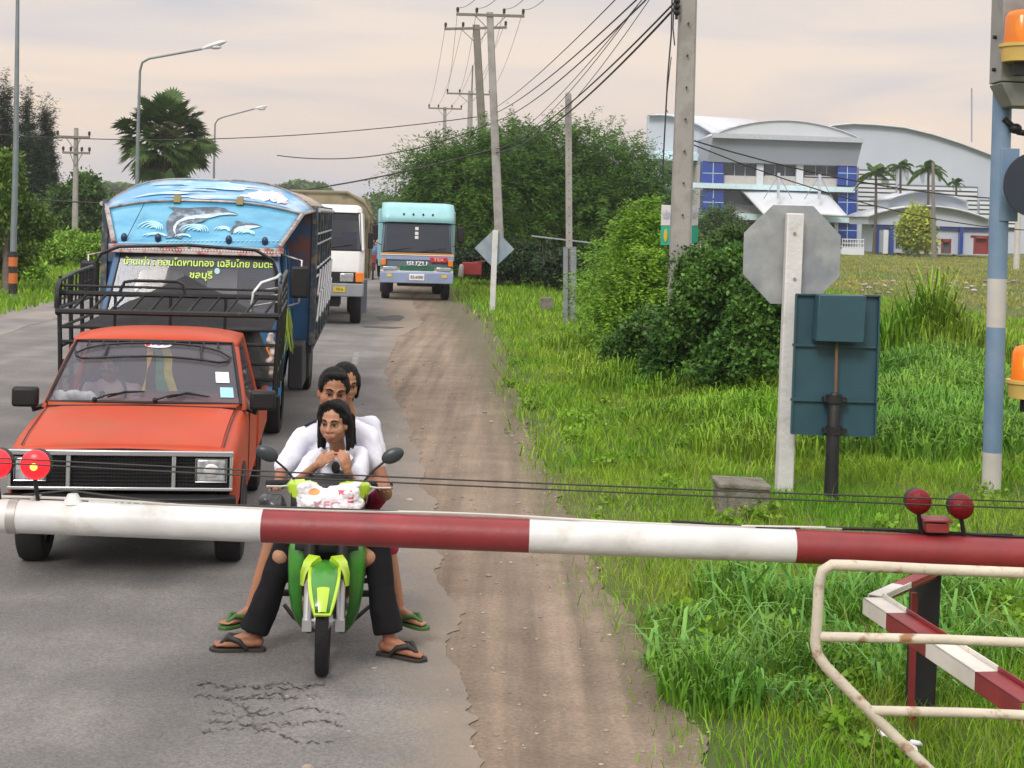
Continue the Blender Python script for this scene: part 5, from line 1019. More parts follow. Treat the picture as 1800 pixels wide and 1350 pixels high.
# ---------------- third rider behind
org = BKM@Vector((0, 1.1, .8)); T3 = person('rearmost rider peering over the boy, bare legs, dark red shorts and green slippers', org)
hd = Head(P(606, 676, 9.16), (.42, -1, -.12), (.05, .1, 1), 1.0)
m = MB(org); hd.body(m); nb = P(612, 728, 9.22); m.cap(hd.p(0, -.02, -.06), .045, nb, .05)
sL, sR = P(556, 756, 9.24), P(655, 748, 9.24); eL, eR = P(548, 830, 9.18), P(662, 830, 9.16); wL, wR = P(560, 868, 9.05), P(640, 865, 9.02)
limb(m, [sL, eL, wL], [.045, .036, .026]); limb(m, [sR, eR, wR], [.045, .036, .026]); m.ell(P(606, 800, 9.27), (.14, .10, .17)); m.ell(P(600, 880, 9.30), (.15, .13, .13))
hL, hR, kL, kR, aL, aR = P(572, 890, 9.28), P(628, 890, 9.26), P(484, 935, 8.96), P(678, 945, 8.96), P(438, 1078, 8.90), P(704, 1082, 8.90)
limb(m, [hL, kL, aL], [.078, .053, .031]); limb(m, [hR, kR, aR], [.078, .053, .031]); tL, tR = P(410, 1096, 8.82), P(738, 1098, 8.82); foot(m, aL, tL, .92); foot(m, aR, tR, .92)
hand(m, wL, (.3, -1, -.2), (0, -.3, 1), .6, .9, side=1); hand(m, wR, (-.3, -1, -.2), (0, -.3, 1), .6, .9, side=-1)
organic('body', m, sk3, T3, .0065, 3); hd.details(T3, org, .8)
m = MB(org); hd.hair_cap(m); 
for ch in hr[:5]: limb(m, [hd.p(*q) for q in ch[:3]], [.018, .020, .014])
strands(organic('hair', m, m_hair, T3, .006, 2))
shirt(T3, org, [(P(606, 800, 9.27), (.155, .115, .17)), (P(606, 760, 9.25), (.16, .085, .06)), (P(602, 850, 9.29), (.155, .13, .14))], [([P(606, 752, 9.24), sL, sL.lerp(eL, .6)], [.062, .058, .058]), ([P(606, 752, 9.24), sR, sR.lerp(eR, .85)], [.062, .058, .060])])
m = MB(org); m.ell(P(600, 880, 9.30), (.165, .145, .11)); limb(m, [hL, hL.lerp(kL, .7)], [.088, .074]); limb(m, [hR, kR, kR.lerp(aR, .12)], [.09, .074, .07]); m.cap(P(668, 872, 8.98), .05, P(650, 890, 9.1), .06); organic('shorts', m, M('dark_red_cloth', (.28, .008, .05), .8, var=.2), T3, .011, 3)
m_gs = M('green_slipper', (.05, .13, .03), .6)
flipflop(T3, org, aL, tL, m_gs, m_gs, .95); flipflop(T3, org, aR, tR, m_gs, m_gs, .95)
# ---------------- drivers behind glass
def driver(label, th, c, skin, cloth, s=1.0, armx=.1):
    Mx = th.matrix_basis; w = lambda x, y, z: Mx@Vector((c[0]+x, c[1]+y, c[2]+z)); org = w(0, 0, 0); D = person(label, org)
    hd = Head(w(0, -.05, .62), (-.05, -1, -.05), (0, 0, 1), s); m = MB(org); hd.body(m); m.cap(hd.p(0, -.02, -.06), .05, w(0, 0, .5), .06)
    m.ell(w(0, 0, .3), (.15, .1, .22)); m.ell(w(0, -.05, .05), (.16, .15, .1))
    for q in (-1, 1): limb(m, [w(q*.18, 0, .44), w(q*.24, -.1, .2), w(q*.13, -.38, .22)], [.05, .042, .03]); hand(m, w(q*.13, -.38, .22), (0, -1, .3), (0, .3, 1), 1.1, 1, side=q*-1); limb(m, [w(q*.09, -.05, .05), w(q*.14, -.42, .0)], [.08, .06])
    organic('body', m, skin, D, .011, 2); hd.details(D, org)
    m = MB(org); hd.hair_cap(m); organic('hair', m, m_hair, D, .011, 2)
    shirt(D, org, [(w(0, 0, .3), (.17, .12, .24)), (w(0, 0, .42), (.19, .09, .08)), (w(0, -.03, .1), (.17, .14, .12))], [([w(0, 0, .43), w(q*.18, 0, .43), w(q*.22, -.07, .27)], [.07, .065, .06]) for q in (-1, 1)], cloth, .013)
bpy.context.view_layer.update()
driver('driver in pale clothing at the wheel of the orange pickup', PK, (-.37, 2.02, .60), sk1, M('pale_pink_shirt', (.5, .42, .45), .9), .92)
driver('driver in a white sleeveless shirt at the wheel of the dolphin truck', DT, (-.48, 1.0, 1.28), sk2, M('white_vest', (.8, .8, .8), .9), .95)
# ============================================================ barrier, signs, poles and wires
m_bw = M('barrier_white', (.62, .63, .63), .45, var=.14, scale=5, c2=(.50, .48, .43), edge=(.58, .74), c2scale=6, bump=.1, bscale=30)
m_br = M('barrier_red', (.235, .026, .030), .45, var=.2, scale=5, c2=(.17, .025, .03), edge=(.5, .7), c2scale=4, bump=.1, bscale=30)
m_wire = M('black_wire', (.02, .019, .018), .6); m_wirew = M('white_cable', (.55, .54, .5), .6)
YB = 6.77
BA = thing('barrier_boom', 'red and white striped railway barrier boom lowered across the whole road', 'barrier', P(900, 938, YB))
org = BA.location; BR = .0735
def bp(px, py): return P(px, py, YB)
segs = [(-220, 462, 0), (462, 930, 1), (930, 1396, 0), (1396, 1880, 1)]
cy_ = lambda x: 906+(x)*.0385
for x0, x1, c in segs:
    m = MB(org); a, b_ = bp(x0, cy_(x0)), bp(x1, cy_(x1)); n_ = 12; m.tube([a.lerp(b_, i/n_) for i in range(n_+1)], BR, 32); m.build('boom_section', [m_bw, m_br][c], BA, smooth=40)
m = MB(org); a, b_ = bp(18, cy_(18)), bp(34, cy_(34)); m.tube([a, b_], BR*1.05, 24); m.tube([bp(70, 868), bp(30, 905), bp(18, 935)], .012, 6); m.build('strap_band', M('galv_band', (.4, .4, .38), .5, metal=.4), BA, smooth=40)
m = MB(org); m.cyl(bp(128, 885), bp(128, 868), .045, .022, 14); m.build('lamp_foot', m_bw, BA, smooth=40)
# lamps standing on the boom
m_redl = M('red_lens', (.17, .002, .006), .4, spec=.3, bump=.3, bscale=90)
m_lit = M('red_lens_lit', (.7, .01, .02), .3, emit=(1, .02, .03), estr=1.0); m_hot = M('bulb_glow', (1, .5, .1), .3, emit=(1, .42, .06), estr=2.2)
for px, py, r_, lit in ((1615, 882, .056, 0), (1690, 891, .056, 0), (62, 817, .066, 1), (-6, 815, .066, 1)):
    m = MB(org); c = P(px, py, YB-.02); m.cyl(c+Vector((0, .05, 0)), c, r_*.99, n=28); m.cyl(c+Vector((0, .05, 0)), c+Vector((0, .09, 0)), r_*.99, r_*.6, 28); hsg = m.build('lamp_housing', m_black, BA, smooth=40)
    m = MB(org); m.ell(c, (r_, .035, r_), n=28, m=14); ln = m.build('lamp_lens', m_lit if lit else m_redl, hsg, smooth=180)
    if lit: m = MB(org); m.ell(c+Vector((.003, -.03, -.004)), (.018, .01, .018)); m.build('bulb', m_hot, hsg, smooth=180)
    m = MB(org); m.cyl(c-Vector((0, 0, r_*.9)), P(px+6, cy_(px)-22, YB), .010, n=8)
    m.build('lamp_stem', m_blkmet, hsg)
m = MB(org); m.box(P(1643, 925, YB), (.10, .10, .04)); m.box(P(1643, 912, YB), (.13, .12, .010)); m.build('lamp_bracket', m_br, BA, bevel=.003)
m = MB(org)
for x in np.linspace(1560, 1760, 9): pass
m.tube([bp(x, cy_(x)-33+2*math.sin(x*.02)) for x in range(1180, 1800, 25)], .006, 6); m.tube([bp(x, cy_(x)-33-2*math.sin(x*.013)) for x in range(1480, 1900, 25)], .008, 6); m.build('boom_cable', m_blkmet, BA)
m = MB(org); m.tube([bp(x, cy_(x)-32-2.5*math.sin(x*.009+.5)) for x in list(range(-200, 1600, 30))], .0065, 6); m.build('white_cable', m_wirew, BA)
m = MB(org); m.tube([bp(40, 870), bp(120, 862), bp(200, 872), bp(300, cy_(300)-33), bp(420, cy_(420)-34), bp(700, cy_(700)-34)], .005, 5); m.build('boom_cable', m_wire, BA)
# stay wires above the boom
for i, (ya, yb, dy, lab) in enumerate(((803, 881, 0, 'upper thin black stay wire stretched above the barrier boom'), (811, 893, .01, 'lower thin black stay wire stretched above the barrier boom'))):
    a, b_ = P(-150, ya-5, YB-.14+dy), P(1950, yb+6, YB-.14+dy); m = MB(a); m.tube([a.lerp(b_, t_)-Vector((0, 0, .012*math.sin(t_*math.pi))) for t_ in np.linspace(0, 1, 30)], .0038, 5); o = m.build('stay_wire', m_wire); o.location = a; tag(o, lab, 'wire')
# white pipe frame, nearest
m_pipe = M('cream_pipe', (.55, .50, .40), .5, var=.15, scale=6, c2=(.25, .12, .05), edge=(.55, .66), c2scale=11, bump=.2, bscale=40)
YF = 5.2; org = P(1440, 1140, YF); PF = thing('pipe_frame', 'cream painted bent pipe frame with rust spots at the bottom right', 'pipe frame', org)
m = MB(org); m.tube([P(x, y, YF) for x, y in ((1920, 1012), (1640, 1001), (1500, 994), (1462, 993), (1446, 1003), (1440, 1025), (1437, 1080), (1433, 1130), (1437, 1150), (1452, 1172), (1540, 1262), (1640, 1360), (1700, 1420))], .0185, 12); m.build('bent_pipe', m_pipe, PF, smooth=60)
for pts in (((1440, 1119), (1660, 1124), (1920, 1135)), ((1530, 1249), (1700, 1253), (1920, 1262))):
    m = MB(org); m.tube([P(x, y, YF) for x, y in pts], .0165, 12); m.build('cross_pipe', m_pipe, PF, smooth=60)
m = MB(org); m.tube([P(1880, 1005, YF), P(1880, 1420, YF)], .0185, 12); m.build('upright_pipe', m_pipe, PF, smooth=60)
# red and white channel yoke behind the frame
ZY = .78
def gy(px, py, z=ZY): return G(px, py, z)
ap, e1, e2 = gy(1535, 1050), gy(1815, 1232), gy(1680, 985); YK = thing('channel_yoke', 'red and white painted steel channel bent to a point behind the pipe frame', 'steel channel', Vector((ap.x, ap.y, 0)))
org = YK.location; d1_ = (e1-ap); d2_ = (e2-ap); m_yw = M('yoke_white', (.62, .60, .55), .5, var=.15, c2=(.4, .33, .25), edge=(.6, .72), c2scale=14)
def channel(a, b_, mat, nm, flip=1):
    m = MB(org); d = (b_-a).normalized(); s_ = Vector((d.y, -d.x, 0))*flip; w, h, th = .10, .075, .008
    m.prism([a+s_*w/2, a-s_*w/2, a-s_*w/2-Vector((0, 0, th)), a+s_*w/2-Vector((0, 0, th))], b_-a)
    m.prism([a+s_*w/2, a+s_*(w/2-th), a+s_*(w/2-th)-Vector((0, 0, h)), a+s_*w/2-Vector((0, 0, h))], (b_-a)); m.prism([a-s_*w/2, a-s_*(w/2-th), a-s_*(w/2-th)+Vector((0, 0, .02)), a-s_*w/2+Vector((0, 0, .02))], (b_-a))
    return m.build(nm, mat, YK, bevel=.003)
for t0, t1, mt_ in ((0, .18, m_yw), (.18, .46, m_br), (.46, .76, m_yw), (.76, 1.0, m_br)): channel(ap.lerp(e1, t0), ap.lerp(e1, t1), mt_, 'yoke_arm')
for t0, t1, mt_ in ((0.05, .32, m_yw), (.32, 1.0, m_br)): channel(ap.lerp(e2, t0), ap.lerp(e2, t1), mt_, 'yoke_arm', -1)
m = MB(org); p = G(1600, 1285); m.box(Vector((p.x, p.y, ZY/2-.05)), (.028, .028, ZY-.1)); p2 = G(1812, 1400); m.box(Vector((p2.x, p2.y, ZY/2-.05)), (.04, .04, ZY-.1)); m.build('yoke_leg', m_br, YK)
p = G(1622, 1262); m = MB(p); m.prism([p+Vector((-.07, 0, -.05)), p+Vector((.06, 0, -.05)), p+Vector((.08, 0, .88)), p+Vector((-.06, 0, .88))], (0, .10, 0)); m.box(p+Vector((.12, .05, .80)), (.22, .10, .14)); o = m.build('black_post', M('tarred_post', (.012, .012, .014), .7, var=.3), bevel=.01); o.location = p; tag(o, 'squat tar black post standing behind the red and white channel', 'post')
# ---------------- striped signal post with box, disc and amber lamps
b0 = G(1742, 872); YS = b0.y; k_ = F/YS; SP = thing('signal_post', 'tall blue and white banded signal post with a grey box near its top', 'signal post', b0); org = b0
m_pb = M('post_blue', (.14, .23, .36), .5, var=.12, scale=3, c2=(.18, .27, .38), edge=(.4, .6)); m_pw = M('post_white', (.50, .48, .46), .6, var=.12)
def pp(py): return P(1742+(872-py)*.0285, py, YS)
for y0, y1, mt_ in ((900, 795, m_pw), (795, 575, m_pb), (575, 490, m_pw), (490, -60, m_pb)):
    m = MB(org); m.tube([pp(y0), pp(y1)], .088, 24); m.build('post_band', mt_, SP, smooth=40)
m = MB(org); m.box(pp(325)+Vector((.06, .0, 0)), (.17, .20, .68)); m.build('mounting_plate', m_pb, SP, bevel=.006)
m_gbox = M('box_grey', (.25, .25, .24), .5, var=.12, c2=(.17, .17, .16), edge=(.5, .65))
m = MB(org); c = P(1796, 105, YS-.25); m.loft([[c+Vector((x, y, z)) for x, y in ((-.24, -.18), (.3, -.18), (.3, .18), (-.24, .18))] for z in (-.22, .62)]); m.loft([[c+Vector((x, y, z)) for x, y in q] for z, q in ((-.44, ((-.12, -.12), (.3, -.12), (.3, .18), (-.12, .18))), (-.23, ((-.24, -.18), (.3, -.18), (.3, .18), (-.24, .18))))]); gb = m.build('relay_box', m_gbox, SP, bevel=.01)
for dz in (-.1, .2):
    m = MB(org); m.cyl(c+Vector((-.12, -.19, dz)), c+Vector((-.12, -.175, dz)), .012, n=8); m.cyl(c+Vector((-.27, 0, dz)), c+Vector((-.23, 0, dz)), .018, n=8); m.build('bolt', m_black, gb)
m = MB(org); m.tube([P(1765, 208, YS-.1), P(1790, 232, YS-.1), P(1840, 240, YS-.1)], .03, 8); m.ell(P(1785, 226, YS-.1), (.06, .05, .05)); m.build('bracket', m_blkmet, SP, smooth=60)
m = MB(org); c = P(1822, 325, YS-.35); m.cyl(c, c+Vector((0, .02, 0)), .30, n=40); m.cyl(c+Vector((0, .02, 0)), c+Vector((0, .3, 0)), .14, n=20); m.build('target_disc', M('disc_navy', (.02, .028, .045), .5), SP, smooth=40)
m_ambl = M('amber_dome', (.80, .22, .015), .2, coat=.5); m_ybase = M('beacon_yellow', (.60, .42, .12), .5)
def beacon(par, px, py, Y, lit):
    c = P(px, py, Y); m = MB(org); m.cyl(c+Vector((0, 0, -.16)), c+Vector((0, 0, -.01)), .165, .185, 28); m.cyl(c+Vector((0, 0, -.03)), c+Vector((0, 0, .0)), .195, n=28); bb = m.build('beacon_base', m_ybase, par, smooth=40)
    m = MB(org); m.tube([c, c+Vector((0, 0, .24)), c+Vector((0, 0, .29)), c+Vector((0, 0, .31))], [.155, .145, .12, .06], 28); m.build('beacon_dome', glassmat('amber_glass', (.85, .23, .01), .72, .15), bb, smooth=50)
    m = MB(org); m.ell(c+Vector((.02, -.0, .15)), (.075, .06, .12)); m.build('reflector', M('beacon_glow', (1, .5, .1), .4, emit=(1, .36, .03), estr=3.0) if lit else M('beacon_core', (.6, .25, .06), .4, emit=(1, .3, .02), estr=.5), bb, smooth=180)
    m = MB(org); m.cyl(c+Vector((0, 0, -.28)), c+Vector((0, 0, -.16)), .07, n=14); m.build('beacon_mount', m_blkmet, bb)
beacon(SP, 1795, 78, YS-.55, 0)
m = MB(org); m.tube([P(1795, 112, YS-.55), P(1796, 125, YS-.3)], .03, 8); m.build('lamp_arm', m_blkmet, SP)
# second mast just outside the frame carries the lower amber lamp
b1_ = G(1850, 890); org = b1_; SM = thing('lamp_mast', 'amber beacon on a mast at the right edge, lit, above its yellow base', 'beacon', b1_)
m = MB(org); m.tube([b1_, b1_+Vector((0, 0, 3.2))], .06, 16); m.build('mast', m_pb, SM, smooth=40); beacon(SM, 1808, 668, b1_.y-.3, 1); m = MB(org); m.tube([P(1808, 722, b1_.y-.3), P(1848, 728, b1_.y)], .035, 8); m.build('lamp_arm', m_blkmet, SM)
# ---------------- octagonal sign from behind
m_concw = M('painted_concrete_post', (.60, .60, .60), .7, var=.1, scale=4, c2=(.45, .44, .42), edge=(.55, .7), c2scale=5, bump=.3, bscale=25)
m_signb = M('sign_back_metal', (.27, .30, .33), .45, metal=.3, var=.16, scale=7, c2=(.40, .41, .41), edge=(.38, .66), c2scale=3, bump=.05, bscale=40)
b0 = G(1378, 868); org = b0; YO = b0.y; OS = thing('stop_sign', 'grey back of an octagonal road sign on a thick white post', 'road sign', b0)
m = MB(org); m.beam(P(1377, 885, YO), P(1397, 375, YO), .155, .13, (0, 1, 0)); ps = m.build('post', m_concw, OS, bevel=.012)
m = MB(org); c = P(1392, 448, YO+.10); rr_ = 93*YO/F; pts = [c+Vector((rr_*math.cos(R(22.5+45*k)), 0, rr_*1.02*math.sin(R(22.5+45*k)))) for k in range(8)]; m.prism(pts, (0, .006, 0)); m.build('octagon_plate', m_signb, OS, bevel=.002)
m = MB(org)
for py in (410, 490): m.cyl(P(1397, py, YO-.08), P(1397, py, YO-.06), .014, n=8)
m.build('bolt', m_gbox, OS)
# teal box sign from behind
m_teal = M('teal_paint', (.028, .085, .115), .45, var=.15, scale=3, c2=(.02, .065, .09), edge=(.4, .6), c2scale=3)
b0 = G(1460, 880); org = b0; YT = b0.y; TS = thing('signal_box_sign', 'teal painted back of a tall rectangular sign with a box, on a black cast post', 'sign', b0)
m = MB(org); q = [P(1399, 517, YT+.02), P(1545, 520, YT+.02), P(1537, 766, YT+.02), P(1390, 761, YT+.02)]; m.prism(q, (0, .03, 0)); m.build('sign_panel', m_teal, TS, bevel=.004)
m = MB(org)
for ya in (606, 702): m.beam(P(1396-(ya-517)*.035, ya, YT+.0), P(1543-(ya-517)*.035, ya+4, YT+.0), .03, .022, (0, 0, 1))
for (a, b_) in ((q[0], q[1]), (q[1], q[2]), (q[2], q[3]), (q[3], q[0])): m.beam(a-Vector((0, .02, 0)), b_-Vector((0, .02, 0)), .014, .04, (0, 1, 0))
m.build('stiffener', m_teal, TS)
m = MB(org); m.prism([P(1440, 518, YT-.20), P(1523, 520, YT-.20), P(1519, 603, YT-.20), P(1434, 600, YT-.20)], (0, .21, 0)); m.build('lamp_box', m_teal, TS, bevel=.008)
m = MB(org); m.tube([P(1471, 603, YT-.08), P(1469, 690, YT-.08)], .015, 8); m.build('rusty_pipe', M('rust', (.16, .09, .05), .8, var=.3), TS)
m = MB(org); m.tube([P(1460, 888, YT-.1), P(1463, 800, YT-.1), P(1467, 700, YT-.1), P(1467, 690, YT-.1)], [.068, .060, .055, .03], 16)
for py in (702, 757): m.box(P(1467, py, YT-.08), (.21, .10, .035)); m.cyl(P(1466, py+6, YT-.1), P(1466, py-8, YT-.1), .075, n=16)
m.build('cast_post', M('post_black', (.012, .012, .014), .5, var=.3, bump=.2, bscale=40), TS, smooth=40)
# concrete block and markers
m_conc = M('concrete', (.21, .195, .165), .9, var=.18, scale=5, c2=(.10, .10, .07), edge=(.42, .62), c2scale=6, bump=.8, bscale=30)
b0 = G(1308, 910); m = MB(b0); m.box(b0+Vector((0, .15, .10)), (.42, .34, .32)); m.box(b0+Vector((-.005, .15, .265)), (.45, .37, .05), rx=.02, ry=.03); m.box(b0+Vector((-.195, .0, .08)), (.08, .1, .26)); o = m.build('concrete_block', m_conc, bevel=.015); o.location = b0; o.rotation_euler.z = .06; tag(o, 'weathered concrete block in the grass beside the white sign post', 'concrete block')
b0 = G(960, 548); m = MB(b0); m.box(b0+Vector((0, .0, .17)), (.34, .22, .40)); m.box(b0+Vector((0, .0, .38)), (.32, .20, .03)); o = m.build('kilometre_stone', m_conc, bevel=.02); o.location = b0; tag(o, 'small grey concrete marker low in the verge left of the sleeved pole', 'marker stone')
# diamond sign
b0 = G(866, 546); org = b0; YD = b0.y; DS = thing('diamond_sign', 'grey back of a diamond warning sign on a thin white post', 'road sign', b0)
m = MB(org); m.beam(P(865, 552, YD), P(871, 405, YD), .15, .13, (0, 1, 0)); m.build('post', m_concw, DS, bevel=.01)
m = MB(org); c = P(869, 437, YD+.09); h_ = 35*YD/F; m.prism([c+Vector((h_, 0, 0)), c+Vector((0, 0, h_)), c+Vector((-h_, 0, 0)), c+Vector((0, 0, -h_))], (0, .006, 0)); m.build('diamond_plate', M('diamond_back', (.26, .34, .42), .45, metal=.3, var=.15, scale=5, c2=(.34, .40, .45), edge=(.4, .6)), DS)
# ---------------- utility poles
m_pole = M('concrete_pole', (.32, .31, .295), .85, var=.12, scale=2, c2=(.26, .25, .235), edge=(.45, .6), c2scale=3, bump=.2, bscale=20)
m_poled = M('dark_pole', (.19, .175, .15), .85, var=.15)
m_ins = M('insulator', (.05, .025, .02), .4)
POLES = {}
def upole(label, bx, by, tx, ty, Y, w, arms=(), mat=None, taper=.62, z0=None, holes=0, group='utility poles along the right side of the road'):
    base = P(bx, by, Y); 
    if z0 is not None: base.z = z0
    top = P(tx, ty, Y); t_ = thing('utility_pole', label, 'utility pole', base, group=group)
    m = MB(base); n_ = 10; m.loft([[base.lerp(top, i/n_)+Vector((x*w/2*(1-(1-taper)*i/n_), y*w/2*(1-(1-taper)*i/n_), 0)) for x, y in ((-1, -.75), (-.75, -1), (.75, -1), (1, -.75), (1, .75), (.75, 1), (-.75, 1), (-1, .75))] for i in range(n_+1)]); m.build('pole', mat or m_pole, t_, smooth=30)
    if holes:
        m = MB(base)
        for i in range(holes): q = base.lerp(top, (i+.6)/holes); m.cyl(q+Vector((0, -w*.62, 0)), q+Vector((0, -w*.35, 0)), .010*w/.25, n=8)
        m.build('bolt_hole', m_ins, t_)
    tips = []
    for (x0, x1, ay, skew) in arms:
        a, b_ = P(x0, ay, Y-.12), P(x1, ay+(x1-x0)*.03-skew, Y-.12); h_ = max(.07, .10); m = MB(base); m.beam(a, b_, .09, h_); arm = m.build('crossarm', m_poled, t_)
        mid = base.lerp(top, (a.z-base.z-.6)/(top.z-base.z)); m = MB(base)
        for u in (.28, .72): m.beam(a.lerp(b_, u)-Vector((0, 0, .04)), mid-Vector((0, .1, 0)), .03, .03)
        m.build('brace', m_poled, arm)
        for u in (.02, .30, .70, .98) if len(arms) < 2 or (x0, x1, ay, skew) == arms[0] else (.02, .98):
            c = a.lerp(b_, u); m = MB(base); m.tube([c, c+Vector((0, 0, .08)), c+Vector((0, 0, .10)), c+Vector((0, 0, .16)), c+Vector((0, 0, .19)), c+Vector((0, 0, .27))], [.025, .025, .06, .05, .065, .04], 10); m.build('insulator', m_ins, arm, smooth=50); tips.append(c+Vector((0, 0, .25)))
    return t_, tips
PL = {}
PL['big'] = upole('thick pale concrete pole with bolt holes rising from the dark green bush', 1188, 690, 1212, -90, 22.5, .33, holes=14, taper=.72, z0=0)
PL['a'] = upole('straight concrete pole with the highest crossarm, right behind the diamond sign', 881, 500, 861, 22, 57.5, .36, ((802, 922, 25, 0),), taper=.7, z0=0)
PL['b'] = upole('leaning brown concrete pole just left of the straight pole with the highest crossarm', 862, 490, 837, 44, 64, .42, ((781, 891, 51, 6),), mat=m_poled, taper=.7, z0=0)
PL['c'] = upole('utility pole with a thin spike above its crossarm, half behind the tree mass', 822, 460, 827, 160, 93, .45, ((785, 862, 164, 0),), z0=0)
PL['d'] = upole('slim utility pole with a crossarm left of the spiked pole', 779, 450, 782, 188, 107, .35, ((753, 812, 190, 0),), z0=0)
PL['e'] = upole('small utility pole with crossarm beyond the left edge of the tree mass', 757, 440, 758, 240, 140, .35, ((735, 790, 241, 0),), z0=0)
PL['f'] = upole('far utility pole above the turquoise truck, taller of the pair', 708, 420, 710, 288, 225, .45, ((694, 725, 292, 0),), z0=0)
PL['g'] = upole('far utility pole above the turquoise truck, shorter of the pair', 693, 412, 696, 306, 275, .45, ((683, 708, 309, 0),), z0=0)
PL['h'] = upole('farthest utility pole, a thin stick over the truck roofs', 680, 400, 681, 322, 370, .5, ((670, 692, 325, 0),), z0=0)
m = MB(PL['c'][0].location); m.cyl(P(829, 170, 93), P(831, 115, 93), .05, n=6); m.build('spike', m_poled, PL['c'][0])
# sleeved short pole
b0 = G(1001, 572); org = b0; Yp = b0.y; SPL = thing('sleeved_pole', 'short concrete pole standing in a steel channel sleeve on the verge', 'pole', b0)
m = MB(org); m.beam(P(1001, 560, Yp), P(999, 168, Yp), .15, .13, (0, 1, 0)); m.ell(P(999, 167, Yp), (.075, .065, .07)); m.build('pole', m_pole, SPL)
m = MB(org)
for i in range(26): q = P(1001, 540, Yp).lerp(P(999, 175, Yp), i/25); m.cyl(q+Vector((0, -.08, 0)), q+Vector((0, -.06, 0)), .012, n=6)
m.build('bolt_hole', m_ins, SPL)
for x0, x1 in ((990, 998), (1003, 1013)):
    m = MB(org); m.beam(P((x0+x1)/2, 574, Yp-.12), P((x0+x1)/2, 434, Yp-.12), (x1-x0)*Yp/F, .12, (0, 1, 0)); m.build('steel_sleeve', M('sleeve_steel', (.22, .24, .27), .6, metal=.3, var=.2), SPL)
# left side pole with two crossarms
_l = upole('grey utility pole with two crossarms standing in the left meadow', 131, 462, 134, 225, 68, .26, ((110, 158, 268, 0), (100, 158, 240, 0)), z0=0, group='utility poles on the left side')
# ---------------- street lamps
m_lpole = M('lamp_pole_steel', (.20, .24, .26), .5, metal=.4, var=.15)
def lamp(label, bx, Y, top, arm, w, band=False, z0=0):
    base = P(bx, 500, Y); base.z = 0; t_ = thing('street_lamp', label, 'street lamp', base, group='street lamps on the left side of the road')
    pts = [base]+[P(x, y, Y) for x, y in top]; m = MB(base); n_ = len(pts); m.tube(pts, [w]+[w*.75]+[w*.5]*(n_-2), 10); m.build('lamp_pole', m_lpole, t_, smooth=50)
    a, b_ = P(*arm[0], Y), P(*arm[1], Y); m = MB(base); m.loft([[a.lerp(b_, u)+Vector((0, y*ww, z*hh)) for y, z in ((-1, 0), (-.6, 1), (.6, 1), (1, 0), (.7, -.6), (-.7, -.6))] for u, ww, hh in ((0, .06, .05), (.3, .14, .12), (.8, .15, .13), (1, .05, .04))]); hd_ = m.build('lamp_head', M('lamp_head_white', (.6, .62, .64), .4), t_, smooth=50)
    c = a.lerp(b_, .55)-Vector((0, 0, .09)); m = MB(base); m.ell(c, (.26, .12, .10)); m.build('lamp_glass', M('lamp_bowl', (.65, .68, .7), .2), hd_, smooth=180)
    if band:
        for i, (y0, y1, c_) in enumerate(((442, 452, 0), (452, 468, 1), (468, 480, 0), (480, 498, 1), (498, 516, 0))):
            m = MB(base); m.tube([P(23, y0, Y), P(22.6, y1, Y)], w*1.18, 12); m.build('paint_band', [M('band_black', (.02, .02, .02), .6), M('band_orange', (.55, .14, .03), .6)][c_], t_)
    return t_
lamp('tall street lamp post at the left edge with orange and black bands near its foot', 22, 40, ((28, 260), (31, 0), (34, -160), (60, -200), (160, -225)), ((160, -226), (200, -230)), .095, True)
lamp('street lamp with long arm standing behind the dolphin truck before the palm', 238, 64, ((242, 250), (246, 125), (250, 110), (262, 103), (355, 86)), ((355, 86), (398, 73)), .10)
lamp('smaller street lamp to the right of the palm crown', 374, 102, ((376, 300), (378, 218), (383, 210), (392, 206), (448, 191)), ((448, 191), (470, 187)), .10)
